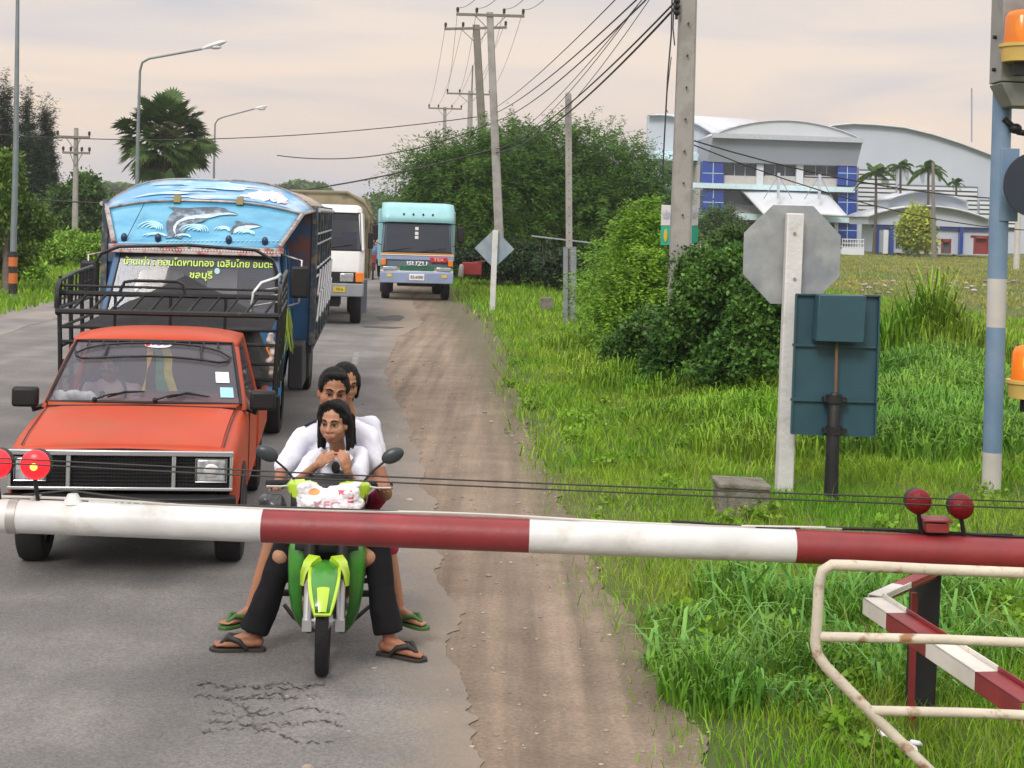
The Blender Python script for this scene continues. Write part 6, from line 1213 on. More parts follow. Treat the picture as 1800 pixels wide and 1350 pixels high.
# ---------------- overhead wires
def wires(label, name, sets, r, mat=m_wire):
    a0 = sets[0][0]; m = MB(a0)
    for a, b_, sag in sets: m.tube([a.lerp(b_, t_)-Vector((0, 0, sag*4*t_*(1-t_))) for t_ in np.linspace(0, 1, 22)], r, 5)
    o = m.build(name, mat); o.location = a0; return tag(o, label, 'wire')
bt = [P(1192, -60, 22.4), P(1190, 8, 22.4), P(1189, 20, 22.4)]
A_ = lambda y, dx=0: P(869+dx, y, 57.3)
i_ = 0
for (a, b_, sag, r, lab) in (
    (P(1120, -40, 22), A_(188, 4), .15, .010, 'thin overhead wire, uppermost of the fan running to the straight pole'),
    (P(1150, -30, 22), A_(198, 4), .2, .014, 'overhead wire, second from the top in the fan right of the straight pole'),
    (P(1155, -20, 22), A_(213, 4), .28, .014, 'overhead wire ending lowest on the upper bracket of the straight pole'),
    (P(1192, -2, 22.4), A_(262, 4), .38, .016, 'thick black cable sagging from the thick pole over the tree'),
    (P(1190, 10, 22.4), P(872, 268, 57.3), .48, .019, 'thickest black cable, lowest of the bundle leaving the thick pole'),
    (P(1160, -40, 22.2), A_(258, 4), .35, .008, 'thin slack wire among the sagging cable bundle'),
    (P(1160, -45, 22.2), A_(262, 2), .55, .008, 'thinnest slack wire above the sagging cable bundle'),
    (P(1168, -40, 22.2), A_(270, 2), .75, .007, 'slack twisted wire in the middle of the sagging bundle'),
    (P(-300, 205, 66), P(856, 203, 64), 1.0, .02, 'long wire crossing the sky from the left at the height of the far crossarm'),
    (P(487, 273, 60), P(868, 215, 58), .6, .02, 'wire sloping up from the left into the straight pole'),
    (P(-300, 285, 66), P(868, 262, 58), 1.9, .03, 'sagging dark wire crossing low over the palm and lamp posts'),
    (P(1212, 245, 22.5), P(2300, 275, 32), .9, .011, 'upper wire drooping across the factory front from the thick pole'),
    (P(1212, 252, 22.5), P(2300, 290, 40), 1.5, .010, 'lower wire drooping across the factory front from the thick pole')):
    wires(lab, 'overhead_wire', [(a, b_, sag)], r)
for key in 'ab':
    for q, (u, v) in enumerate(zip(PL[key][1], PL['c' if key == 'a' else 'd'][1])): wires(['wire from the left end of the %s crossarm to the poles beyond', 'inner left wire from the %s crossarm to the poles beyond', 'inner right wire from the %s crossarm to the poles beyond', 'wire from the right end of the %s crossarm to the poles beyond'][q] % ('highest' if key == 'a' else 'second highest'), 'overhead_wire', [(u, v, .6)], .008)
for q, u in enumerate(PL['a'][1]): wires(['leftmost', 'second', 'third', 'rightmost'][q]+' high wire running up out of the frame from the highest crossarm', 'overhead_wire', [(u, P(1010+q*45, -340, 22.5), .8)], .010)
m = MB(P(1180, 0, 22.3)); m.tube([P(x, y, 22.2) for x, y in ((1182, -30), (1180, 60), (1174, 130), (1168, 240), (1165, 300))], .012, 5); m.tube([P(x, y, 22.2) for x, y in ((1186, -30), (1183, 50), (1186, 80))], .010, 5); m.tube([P(x, y, 22.2) for x, y in ((1180, 100), (1174, 150), (1170, 190), (1174, 198))], .007, 5); o = m.build('dangling_wire', m_wire); o.location = P(1180, 0, 22.3); tag(o, 'loose wires dangling beside the thick concrete pole', 'wire')
m = MB(P(1190, 8, 22.3)); 
for y in (2, 12, 22): m.ell(P(1190, y, 22.3), (.05, .06, .05), n=8, m=6)
m.beam(P(1190, -10, 22.3), P(1189, 34, 22.3), .04, .04); o = m.build('wire_rack', m_blkmet, PL['big'][0]); 
o.location = P(1190, 8, 22.3)-PL['big'][0].location
# thin pale stake in front of the bush
b0 = G(1184, 668); m = MB(b0); m.tube([b0, P(1186, 520, b0.y), P(1181, 410, b0.y)], .035, 8); o = m.build('pale_stake', M('bamboo_pale', (.4, .38, .33), .8, var=.4, scale=3, c2=(.2, .2, .12), edge=(.5, .55), c2scale=6)); o.location = b0; tag(o, 'thin pale stake running down through the bush below the green placard', 'stake')
# placard behind the thick pole
c = P(1195, 395, 23.4); PB = thing('placard', 'white and green placard hung behind the thick concrete pole', 'signboard', c); org = c
m = MB(org); m.prism([P(1163, 360, 23.4), P(1228, 362, 23.4), P(1227, 396, 23.4), P(1162, 396, 23.4)], (0, .02, 0)); wh_ = m.build('white_board', M('placard_white', (.66, .64, .68), .6), PB)
m = MB(org); m.prism([P(1162, 397, 23.4), P(1227, 397, 23.4), P(1226, 428, 23.4), P(1161, 431, 23.4)], (0, .02, 0)); gr2 = m.build('green_board', M('placard_green', (.02, .38, .26), .6), PB)
m_pt = M('placard_ink', (.35, .40, .50), .6)
text('บริการ', m_pt, 'placard_lettering', wh_, P(1175, 378, 23.38)-org, (1, 0, 0), (0, 0, 1), .17, .003, fit=.16); text('ให้เช่า', m_pt, 'placard_lettering', wh_, P(1220, 378, 23.38)-org, (1, 0, 0), (0, 0, 1), .17, .003, fit=.12)
m = MB(org); m.ell(P(1170, 414, 23.38), (.03, .006, .10), n=14); m.build('yellow_mark', M('placard_yellow', (.6, .4, .03), .6), gr2)
# ============================================================ vegetation
def foliage(blobs, n_cl, n_leaf, L_, W_, cr, seed, spray=0., droop=.3, shell=(.55, 1.02), flat=.5, outward=.8, low=-1.0, rough=.24):
    """leaf faces gathered in clumps (or feathery sprays) through ellipsoid volumes -> (V, Q)"""
    rng = np.random.default_rng(seed); wts = np.array([b[1][0]*b[1][1]*b[1][2] for b in blobs])**.67; wts = wts/wts.sum(); which = rng.choice(len(blobs), n_cl, p=wts)
    C = np.array([list(b[0]) for b in blobs])[which]; Rr = np.array([list(b[1]) for b in blobs])[which]
    d = rng.normal(size=(n_cl, 3)); d /= np.linalg.norm(d, axis=1)[:, None]; lowm = d[:, 2] < low; d[lowm, 2] *= -1
    rad = rng.uniform(shell[0]**2, shell[1]**2, n_cl)**.5; rad *= 1+rough*np.array([mnoise.noise(Vector((a[0]*2.6+i*7, a[1]*2.6, a[2]*2.6+seed)))+.6*mnoise.noise(Vector((a[0]*6+i*7, a[1]*6, a[2]*6+seed))) for a, i in zip(d, which)])*2
    c = C+d*Rr*rad[:, None]
    od = d*outward+rng.normal(size=(n_cl, 3))*.45; od[:, 2] += .25; od /= np.linalg.norm(od, axis=1)[:, None]
    N_ = n_cl*n_leaf; cc = np.repeat(c, n_leaf, 0); oo = np.repeat(od, n_leaf, 0)
    if spray:
        sl = np.repeat(spray*rng.uniform(.5, 1.3, n_cl), n_leaf); t = rng.uniform(0, 1, N_)
        pos = cc+oo*(t*sl)[:, None]; pos[:, 2] -= droop*sl*t**2*.8; pos += rng.normal(size=(N_, 3))*cr
        side = np.cross(oo, np.array([0, 0, 1.])); side /= np.linalg.norm(side, axis=1)[:, None]+1e-6; sg = rng.choice([-1, 1], N_)
        ax = side*sg[:, None]*.8+oo*.6+rng.normal(size=(N_, 3))*.25; ax[:, 2] -= .15+.3*t
    else:
        pos = cc+rng.normal(size=(N_, 3))*cr; ax = rng.normal(size=(N_, 3))+oo*.5; ax[:, 2] -= .25
    ax /= np.linalg.norm(ax, axis=1)[:, None]
    nr = rng.normal(size=(N_, 3))*flat; nr[:, 2] += 1; sd = np.cross(ax, nr); sd /= np.linalg.norm(sd, axis=1)[:, None]+1e-6
    sz = rng.uniform(.6, 1.35, N_)[:, None]; l = ax*L_*sz; w = sd*W_*.5*sz; dn = np.cross(sd, ax)*L_*.12*sz
    V = np.stack([pos, pos+l*.45+w-dn, pos+l, pos+l*.45-w-dn], 1).reshape(-1, 3); i = np.arange(N_)*4
    return V, np.stack([i, i+1, i+2, i+3], 1)
def plant(name, label, cat, base, blobs, n_cl, n_leaf, L_, W_, cr, mat, seed, trunk=None, limbs=6, tr=.12, tmat=None, group=None, pn='crown', **kw):
    base = Vector(base); t_ = thing(name, label, cat, base, group=group)
    V, Q = foliage([(Vector(b[0])-base, b[1]) for b in blobs], n_cl, n_leaf, L_, W_, cr, seed, **kw); npmesh(pn, V, Q, None, mat, t_)
    rr = random.Random(seed); m = MB(base); tm = tmat or m_bark
    c0 = sum((Vector(b[0]) for b in blobs), Vector())/len(blobs); fork = base.lerp(c0, .45)
    m.tube([base, base.lerp(fork, .5)+Vector((rr.uniform(-.1, .1), 0, 0)), fork], [tr, tr*.8, tr*.65], 9)
    for k in range(limbs):
        b = blobs[k % len(blobs)]; dv = Vector((rr.uniform(-1, 1)*b[1][0], rr.uniform(-1, 1)*b[1][1], rr.uniform(-.1, .9)*b[1][2]))*.85; e_ = Vector(b[0])+dv; mid = fork.lerp(e_, .5)+Vector((rr.uniform(-.2, .2), rr.uniform(-.2, .2), .12*(e_-fork).length))
        m.tube([fork, mid, e_], [tr*.5, tr*.32, tr*.08], 6)
        for j in range(3): f_ = e_+Vector((rr.uniform(-1, 1), rr.uniform(-1, 1), rr.uniform(-.3, 1)))*b[1][2]*.35; m.tube([mid.lerp(e_, .3+.2*j), f_], [tr*.16, tr*.03], 4)
    m.build('trunk', tm, t_, smooth=60)
    return t_
m_bark = M('bark', (.09, .07, .055), .9, var=.3, scale=6, bump=.5, bscale=20)
lf_tam = leafmat('leaf_feathery', (.042, .125, .014), (.10, .21, .025), .5, scale=.5)
lf_dark = leafmat('leaf_dark_glossy', (.042, .12, .024), (.11, .23, .035), .5, rough=.45, scale=1.6)
lf_lite = leafmat('leaf_light', (.14, .31, .02), (.25, .42, .04), .4, scale=.8)
lf_mid = leafmat('leaf_mid', (.05, .125, .02), (.09, .17, .03), .45, scale=.5)
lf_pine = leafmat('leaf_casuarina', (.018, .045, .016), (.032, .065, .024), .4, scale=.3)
lf_road = leafmat('leaf_roadside', (.075, .16, .02), (.13, .22, .03), .45, scale=.8)
lf_yel = leafmat('leaf_yellow', (.30, .40, .03), (.42, .45, .05), .4, scale=1.)
def pb(px, py, Y, rx, ry, rd=None): k = F/Y; return (P(px, py, Y), (rx/k, (rd or rx)/k, ry/k))
# big feathery trees over the stall
Y1 = 62
plant('feathery_tree', 'dark green feathery tree crown overhanging the road behind the turquoise truck', 'tree', G(800, 488)*1.0, [pb(800, 350, Y1, 80, 70), pb(850, 310, Y1, 80, 62), pb(770, 310, Y1, 45, 35), pb(860, 400, Y1, 90, 60), pb(890, 280, Y1+1, 50, 40)], 2000, 42, .17, .045, .07, lf_tam, 21, spray=1.7, droop=.55, limbs=9, tr=.2)
plant('feathery_tree', 'broad feathery tree crown between the straight pole and the factory, ragged top', 'tree', P(1010, 492, Y1+3), [pb(985, 300, Y1+3, 90, 70), pb(1075, 325, Y1+3, 85, 65), pb(1015, 370, Y1+3, 120, 75), pb(930, 350, Y1+3, 80, 80), pb(1120, 375, Y1+3, 58, 55)], 2900, 42, .17, .045, .07, lf_tam, 22, spray=1.8, droop=.45, limbs=11, tr=.22)
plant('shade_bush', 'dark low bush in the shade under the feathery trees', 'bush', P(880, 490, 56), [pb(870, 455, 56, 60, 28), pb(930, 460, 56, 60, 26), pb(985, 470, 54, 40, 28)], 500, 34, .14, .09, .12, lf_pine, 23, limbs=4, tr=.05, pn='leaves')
# light feathery bush and dark broad-leaved bush around the thick pole
plant('light_bush', 'light green feathery bush between the sleeved pole and the thick pole', 'bush', G(1080, 610), [pb(1084, 470, 29, 32, 40), pb(1118, 465, 28, 32, 40), pb(1070, 525, 28, 28, 36), pb(1110, 545, 27, 50, 44), pb(1150, 485, 27, 36, 46), pb(1072, 575, 27, 24, 22), pb(1128, 510, 27.5, 46, 40)], 1000, 36, .085, .030, .045, lf_lite, 31, spray=.6, droop=.5, limbs=12, tr=.05, pn='leaves', shell=(.3, 1.1), rough=.38)
plant('light_bush', 'small pale shrub poking up left of the white and green placard', 'bush', G(1145, 600), [pb(1140, 400, 27.5, 34, 32), pb(1125, 425, 27.5, 40, 28)], 260, 36, .08, .028, .05, lf_lite, 32, spray=.35, limbs=5, tr=.04, pn='leaves')
plant('dark_bush', 'dense dark green broad leaved bush swallowing the foot of the thick pole', 'bush', G(1270, 700), [pb(1265, 515, 22, 62, 55), pb(1335, 560, 21, 46, 70), pb(1215, 590, 22.3, 60, 50), pb(1140, 590, 23.5, 42, 30), pb(1222, 470, 22.5, 38, 30), pb(1300, 640, 21, 66, 42), pb(1180, 640, 22.3, 44, 28), pb(1300, 470, 22, 34, 34), pb(1090, 610, 24, 26, 20)], 2700, 30, .070, .052, .06, lf_dark, 33, limbs=12, tr=.06, pn='leaves', shell=(.45, 1.1), rough=.34)
plant('light_bush', 'yellowish green bush crest behind the dark bush, left of the octagon sign', 'bush', G(1290, 640), [pb(1290, 450, 27, 50, 45), pb(1330, 470, 26, 34, 45)], 420, 32, .08, .05, .07, lf_mid, 34, limbs=5, tr=.05, pn='leaves')
plant('round_shrub', 'small grey green shrub in front of the factory above the dark bush', 'bush', P(1262, 445, 120), [pb(1262, 400, 120, 32, 26)], 260, 30, .30, .10, .25, lf_mid, 35, limbs=4, tr=.08, spray=.8, pn='leaves')
plant('yellow_tree', 'bright yellow green bushy tree beside the guardhouse', 'tree', P(1612, 446, 150), [pb(1612, 385, 150, 16, 14), pb(1610, 405, 150, 27, 20), pb(1612, 422, 150, 26, 10)], 300, 30, .42, .26, .35, lf_yel, 36, limbs=4, tr=.15)
# left side
plant('roadside_tree', 'yellow green leafy tree at the left edge of the view beside the banded lamp post', 'tree', G(12, 520), [pb(8, 305, 43, 26, 34), pb(15, 370, 43, 50, 40), pb(-15, 430, 43, 50, 40), pb(55, 395, 44, 34, 26), pb(20, 440, 43, 38, 24), pb(-30, 340, 43, 40, 50)], 950, 34, .15, .075, .11, lf_road, 41, limbs=9, tr=.13)
for i, (px, top, Y, w) in enumerate(((8, 146, 100, 34), (46, 172, 98, 33), (80, 188, 100, 29), (-32, 120, 96, 40), (64, 236, 94, 40))):
    hh = 430-top; bl_ = [pb(px, top+hh*f, Y, w*(.05+.9*f**.95), hh*.11) for f in (.06, .16, .28, .42, .56, .7, .84)]
    plant('casuarina_tree', ['tall dark casuarina tree at the left edge, second tallest', 'dark casuarina with pointed tip just right of the tall lamp post', 'rightmost dark casuarina tree of the row', 'tallest dark casuarina tree cut by the left edge', 'lower dark casuarina in front of the pointed row'][i], 'tree', P(px, 440, Y), bl_, 900, 30, .30, .05, .10, lf_pine, 50+i, spray=.6, droop=-.7, limbs=8, tr=.22, group='casuarina trees on the left', outward=.35)
plant('far_tree', 'rounded mid green tree between the casuarinas and the palm', 'tree', P(128, 430, 88), [pb(118, 360, 88, 26, 28), pb(150, 345, 88, 24, 34), pb(172, 372, 90, 22, 28), pb(140, 390, 88, 34, 22)], 560, 30, .30, .16, .26, lf_mid, 61, limbs=6, tr=.2)
plant('far_tree', 'low dark tree right behind the grey meadow pole', 'tree', P(90, 440, 92), [pb(95, 385, 92, 34, 26), pb(60, 395, 92, 36, 34)], 400, 30, .30, .16, .26, lf_pine, 62, limbs=6, tr=.2)
for i, (px, py, Y, rx, ry) in enumerate(((70, 440, 60, 42, 22), (125, 432, 66, 40, 20), (168, 440, 62, 30, 22), (30, 480, 48, 40, 24))):
    plant('meadow_bush', ['bright green bush in the meadow left of the grey pole', 'bright green bush behind the grey pole foot', 'bright green bush beside the dolphin truck', 'bright green bush by the banded lamp post foot'][i], 'bush', P(px, py+ry, Y), [pb(px, py, Y, rx, ry)], 330, 30, .16, .08, .12, lf_lite, 70+i, limbs=4, tr=.05, pn='leaves', group='bushes in the left meadow')
# far roadside tree lines, faint at the end of the road
rr = random.Random(77)
for i, (px, Y, h_, w_, lab) in enumerate(((668, 330, 34, 13, 'faint tall tree at the very end of the road between the trucks'), (655, 400, 22, 14, 'hazy low tree at the end of the road left of the faint tall tree'), (690, 260, 26, 18, 'far roadside tree left above the turquoise truck'), (712, 190, 26, 20, 'roadside tree showing above the right of the turquoise truck'), (735, 120, 50, 24, 'dark roadside tree just left of the feathery crown'), (640, 300, 20, 22, 'far tree behind the bulk load of the white truck'), (600, 280, 18, 30, 'far tree hidden mostly by the white truck'))):
    yb = 384; plant('distant_tree', lab, 'tree', P(px, yb+8, Y), [pb(px, yb-h_*.5, Y, w_, h_*.55), pb(px+w_*.4, yb-h_*.25, Y, w_*.9, h_*.4)], 260, 24, .5*Y/200, .28*Y/200, .5*Y/200, lf_mid, 80+i, limbs=4, tr=.3, group='trees towards the end of the road')
m = MB(); 
def farwood(name, label, x0, x1, Y, h_, seed, n=3000):
    rng = np.random.default_rng(seed); xs = rng.uniform(x0, x1, n*14); hn = np.array([mnoise.noise(Vector((x*.06, seed, 0)))+.5*mnoise.noise(Vector((x*.2, seed, 1))) for x in xs]); z = rng.uniform(0, 1, len(xs))**.8*h_*(1+.45*hn); c = np.stack([xs, Y+rng.uniform(-8, 8, len(xs)), z], 1)
    ax = rng.normal(size=c.shape); ax /= np.linalg.norm(ax, axis=1)[:, None]; b_ = rng.normal(size=c.shape); sd = np.cross(ax, b_); sd /= np.linalg.norm(sd, axis=1)[:, None]; s_ = .9*Y/300
    V = np.stack([c-ax*s_, c+sd*s_*.6, c+ax*s_, c-sd*s_*.6], 1).reshape(-1, 3); i = np.arange(len(c))*4; tag(npmesh(name, V, np.stack([i, i+1, i+2, i+3], 1), None, lf_mid), label, 'woodland', kind='stuff')
farwood('far_woodland', 'low far line of trees on the horizon left of the road', -260, -45, 420, 9, 3)
farwood('far_woodland', 'low far line of trees on the horizon behind the factory', 20, 330, 520, 9, 4)
# sugar palm
YP = 84; cP = P(292, 240, YP); bP = P(296, 460, YP); bP.z = 0; SP_ = thing('sugar_palm', 'tall fan leaved sugar palm with a shaggy round crown behind the dolphin truck', 'palm tree', bP); kP = F/YP
lf_palm = leafmat('leaf_palm', (.035, .085, .018), (.085, .145, .03), .35, scale=.5, rough=.5, trans=.1)
m = MB(bP); m.tube([bP, bP.lerp(cP, .6), cP-Vector((0, 0, .3))], [.32, .26, .22], 12); m.build('trunk', m_bark, SP_, smooth=60)
def fan(V, Q, c, d, up, r, nb, rng):
    d = d/np.linalg.norm(d); s_ = np.cross(d, up); s_ /= np.linalg.norm(s_); n_ = np.cross(s_, d)
    for i in range(nb):
        a = (-1+2*(i+.5)/nb)*2.25; w = 2.2/nb*r*1.5; dv = d*math.cos(a)+s_*math.sin(a); dv = dv+n_*.12*abs(math.sin(a)); dv /= np.linalg.norm(dv); t_ = np.cross(dv, n_); L0 = r*(1-.22*abs(a)/2.25)*rng.uniform(.88, 1.05); tip = c+dv*L0+np.array([0, 0, -.12*L0*rng.uniform(.2, 1.6)])
        b = len(V); mid = c+dv*L0*.6; V += [c, mid+t_*w*.5, tip, mid-t_*w*.5]; Q.append((b, b+1, b+2, b+3))
def fanpalm(par, cw, base, R0, nf, r, seed, mat, low=-.75):
    rng = np.random.default_rng(seed); V = []; Q = []; m = MB(base); c0 = np.array(cw-base)
    for i in range(nf):
        z = low+(1-low)*((i+.5)/nf)**.9; a = i*2.399+rng.uniform(-.3, .3); h_ = math.sqrt(max(0, 1-z*z)); d = np.array([math.cos(a)*h_, math.sin(a)*h_, z]); L0 = R0*rng.uniform(.45, .80); p = c0+d*L0; p[2] -= .05*R0
        m.tube([Vector(c0)+base, Vector(c0+d*L0*.5+np.array([0, 0, .05*R0]))+base, Vector(p)+base], [.05*R0/2.8, .035*R0/2.8, .02], 4); dd = d+np.array([0, 0, -.25]); fan(V, Q, p, dd, np.array([rng.normal()*.3, rng.normal()*.3, 1.]), r*rng.uniform(.85, 1.1), 20, rng)
    npmesh('fronds', np.array(V), Q, None, mat, par); m.build('leaf_stalk', M('palm_stalk', (.12, .14, .05), .7), par)
fanpalm(SP_, cP, bP, 90/kP, 110, .98, 5, lf_palm, low=-.97)
# feather palms before the factory
def fpalm(label, px, py, Y, r, seed):
    c = P(px, py, Y); b_ = P(px-4, 440, Y); b_.z = 0; t_ = thing('feather_palm', label, 'palm tree', b_, group='slim palms in front of the factory louvres'); m = MB(b_); m.tube([b_, b_.lerp(c, .5)+Vector((.1, 0, 0)), c], [.20, .15, .12], 8); m.build('trunk', m_bark, t_, smooth=60)
    rng = np.random.default_rng(seed); V = []; Q = []
    for i in range(17):
        a = i*2.4; el = rng.uniform(-.1, 1.1); d = np.array([math.cos(a)*math.cos(el), math.sin(a)*math.cos(el), math.sin(el)]); s_ = np.array([-math.sin(a), math.cos(a), 0])
        for j in range(26):
            t0 = (j+1)/26; p = np.array(c-b_)+d*r*t0; p[2] -= .75*r*t0**2*math.cos(el)
            for q in (-1, 1):
                e_ = p+s_*q*r*.28*math.sin(t0*2.6+.3)+d*r*.12-np.array([0, 0, .16*r]); k = len(V); w = np.array([0, 0, .05*r]); V += [p-d*.03*r, p+d*.03*r, e_+d*.02*r, e_-w*.3]; Q.append((k, k+1, k+2, k+3))
    npmesh('fronds', np.array(V), Q, None, lf_mid, t_)
for a in (('slim palm with the darkest crown left of the louvres', 1540, 303, 158, 2.0, 1), ('slim palm second from the left, crown above the louvre edge', 1583, 293, 165, 1.7, 2), ('bushy palm nearest the thin wooden pole before the factory', 1632, 298, 160, 2.0, 3), ('small short palm farthest right of the palm row', 1681, 322, 168, 1.1, 4)): fpalm(*a)
rr = random.Random(31); wb = []
for k in range(150):
    y = rr.uniform(5.6, 26); o = rr.uniform(1.75, 9); q = road(o, y, .05); wb.append((q, (rr.uniform(.05, .16), rr.uniform(.05, .16), rr.uniform(.05, .12))))
V, Q = foliage(wb, 1500, 12, .055, .038, .035, 91, shell=(.2, 1.0), flat=.8); tag(npmesh('weeds', V, Q, None, lf_lite), 'small broad leaved weeds scattered through the near verge grass', 'weeds', kind='stuff')
# ============================================================ factory
YB_ = 179.; kB = F/YB_
def rect(m, x0, x1, y0, y1, Y=YB_, d=.3):
    xc = (x0+x1)/2; a, b_ = P(xc, y0, Y), P(xc, y1, Y); X = P(xc, (y0+y1)/2, Y).x; w = (x1-x0)*Y/F; return m.b2(X-w/2, X+w/2, Y, Y+d, b_.z, a.z)
m_fw = M('factory_white', (.62, .66, .70), .6, var=.05, scale=.3); m_fg = M('factory_grey', (.25, .28, .33), .6, var=.05, scale=.3); m_fwall = M('factory_wall', (.47, .52, .60), .7, var=.06, scale=.2); m_fb = M('factory_blue', (.008, .045, .30), .35, var=.12, scale=.6, coat=.3); m_fc = M('pale_cyan_band', (.55, .72, .78), .5); m_fd = M('factory_glass', (.03, .045, .07), .15, var=.3, scale=.5); m_beig = M('parapet_beige', (.48, .46, .44), .8); m_roofm = M('metal_roof', (.58, .62, .67), .35, metal=.2, var=.06, scale=.4)
b0 = P(1378, 446, YB_); b0.z = 0; FB = thing('factory_building', 'three storey white office building with blue tiled pillars and an arched roof', 'building', b0); org = b0
m = MB(org); rect(m, 1236, 1508, 290, 447, YB_+2.2, 12); m.build('wall', m_beig, FB)
m = MB(org); m.prism([P(1254, 237, YB_-.8), P(1517, 246, YB_-.8), P(1506, 292, YB_-.2), P(1243, 284, YB_-.2)], (0, 13, 0)); m.build('fascia', m_fg, FB)
m = MB(org); m.beam(P(1252, 238, YB_-1.2), P(1518, 247, YB_-1.2), .8, .55); m.build('gutter', M('gutter_grey', (.42, .46, .5), .5), FB)
m = MB(org); secs = []
for i in range(17):
    t_ = i/16; x = 1254+263*t_; s_ = math.sin(math.pi*t_); y = 238+9*t_-31*(s_**.75 if s_ > 0 else 0); secs.append([P(x, y, YB_-1.0)-Vector((0, 0, .0)), P(x, y, YB_-1.0)+Vector((0, 26, .3))])
m.loft(secs, closed=False); rf = m.build('roof', m_roofm, FB, smooth=40, solid=.1)
m = MB(org); pts = [s_[0]+Vector((0, .3, 0)) for s_ in secs]; m.prism(pts, (0, .2, 0)); m.build('gable', m_roofm, FB)
m = MB(org)
for s_ in secs[1:-1]: m.tube([s_[0]+Vector((0, 0, .06)), s_[1]+Vector((0, 0, .06))], .06, 4)
m.build('roof_rib', M('rib_grey', (.5, .54, .58), .4), rf)
for (x0, x1) in ((1235, 1272), (1473, 1506)):
    for (y0, y1) in ((283, 326), (333, 378), (386, 424)):
        if x0 == 1235 and y0 == 386: continue
        m = MB(org); rect(m, x0, x1, y0, y1, YB_, 2.5); pl_ = m.build('pillar', m_fb, FB)
        m = MB(org); rect(m, x0, x1, (y0+y1)/2-.5, (y0+y1)/2+.5, YB_-.03, .02); xm = (x0+x1)/2; rect(m, xm-.5, xm+.5, y0, y1, YB_-.03, .02); m.build('tile_joint', m_fc, pl_)
m = MB(org); rect(m, 1272, 1474, 274, 289, YB_+.5, 2); m.build('lintel', m_fwall, FB)
for (x0, x1) in ((1273, 1328), (1344, 1398), (1414, 1473)):
    m = MB(org); rect(m, x0, x1, 288, 310, YB_+1.2, 1); w_ = m.build('window', m_fd, FB)
    m = MB(org)
    for x in np.linspace(x0, x1, 4)[1:-1]: rect(m, x-.5, x+.5, 288, 310, YB_+1.13, .05)
    rect(m, x0, x1, 309, 311, YB_+1.1, .1); m.build('frame', m_fwall, w_)
for (x0, x1) in ((1328, 1344), (1398, 1414)): m = MB(org); rect(m, x0+2, x1-2, 289, 326, YB_+.4, 1.6); m.build('column', m_fw, FB)
m = MB(org); rect(m, 1272, 1472, 311, 326, YB_+.7, .4); m.build('parapet', m_beig, FB)
for (x0, x1, y0, y1) in ((1213, 1503, 325, 334), (1230, 1500, 377, 388)):
    m = MB(org); rect(m, x0, x1, y0, y1, YB_-.6, 3.2); m.build('floor_band', m_fc, FB)
for (x0, x1) in ((1273, 1335), (1430, 1472)): m = MB(org); rect(m, x0, x1, 337, 360, YB_+1.2, 1); m.build('window', m_fd, FB)
m = MB(org); rect(m, 1236, 1474, 392, 446, YB_+1.4, 1); m.build('entrance_glazing', m_fd, FB)
m = MB(org)
for x in (1250, 1290, 1330, 1470): rect(m, x-3, x+3, 388, 446, YB_-.2, .6)
m.build('porch_column', m_fw, FB)
# swooping canopy
m = MB(org); secs = []
for i in range(9):
    v = i/8; xl, xr = 1302+40*v**.8, 1447+42*v**.7; y = 335+40*v+2*math.sin(v*3.14)
    secs.append([P(xl+(xr-xl)*u, y+.03*(xl+(xr-xl)*u-1302)-2.5*math.sin(u*math.pi), YB_+.5-6.5*v) for u in np.linspace(0, 1, 13)])
m.loft(secs, closed=False); m.build('canopy', m_fw, FB, smooth=60, solid=.25)
m = MB(org)
for x in (1368, 1440): m.beam(P(x, 350, YB_-4), P(x+1, 304, YB_-4), .3, .3)
m.build('canopy_mast', m_fwall, FB); m = MB(org)
for x in (1368, 1440):
    for dx in (-26, 24): m.tube([P(x+1, 308, YB_-4), P(x+dx, 350, YB_-4)], .06, 4)
m.build('stay_rod', m_fg, FB)
# left hall with curved roof
b0 = P(1195, 446, YB_+16); b0.z = 0; org = b0; LH = thing('hall_building', 'pale hall with curved roof end, left of the office and partly behind the thick pole', 'building', b0)
top = [(1138, 204), (1160, 203), (1180, 205), (1205, 211), (1230, 222), (1256, 238), (1275, 250)]
m = MB(org); m.prism([P(x, y, YB_+14) for x, y in top]+[P(1275, 446, YB_+14), P(1138, 442, YB_+14)], (0, 1, 0)); m.build('wall', m_fwall, LH)
m = MB(org); m.loft([[P(x, y-1.5, YB_+13), P(x+140, y+6, YB_+60)] for x, y in top], closed=False); m.build('roof', m_roofm, LH, smooth=60, solid=.2)
m = MB(org); rect(m, 1150, 1236, 266, 280, YB_+12, 2); m.prism([P(1165, 280, YB_+10), P(1240, 268, YB_+10), P(1240, 282, YB_+10), P(1180, 283, YB_+10)], (0, 3, 0)); m.build('awning', m_fc, LH)
for y0 in (300, 345): m = MB(org); rect(m, 1165, 1236, y0, y0+20, YB_+13.8, .3); m.build('window', m_fd, LH)
m = MB(org); rect(m, 1165, 1240, 325, 333, YB_+12, 2); rect(m, 1165, 1240, 377, 386, YB_+12, 2); m.build('floor_band', m_fc, LH)
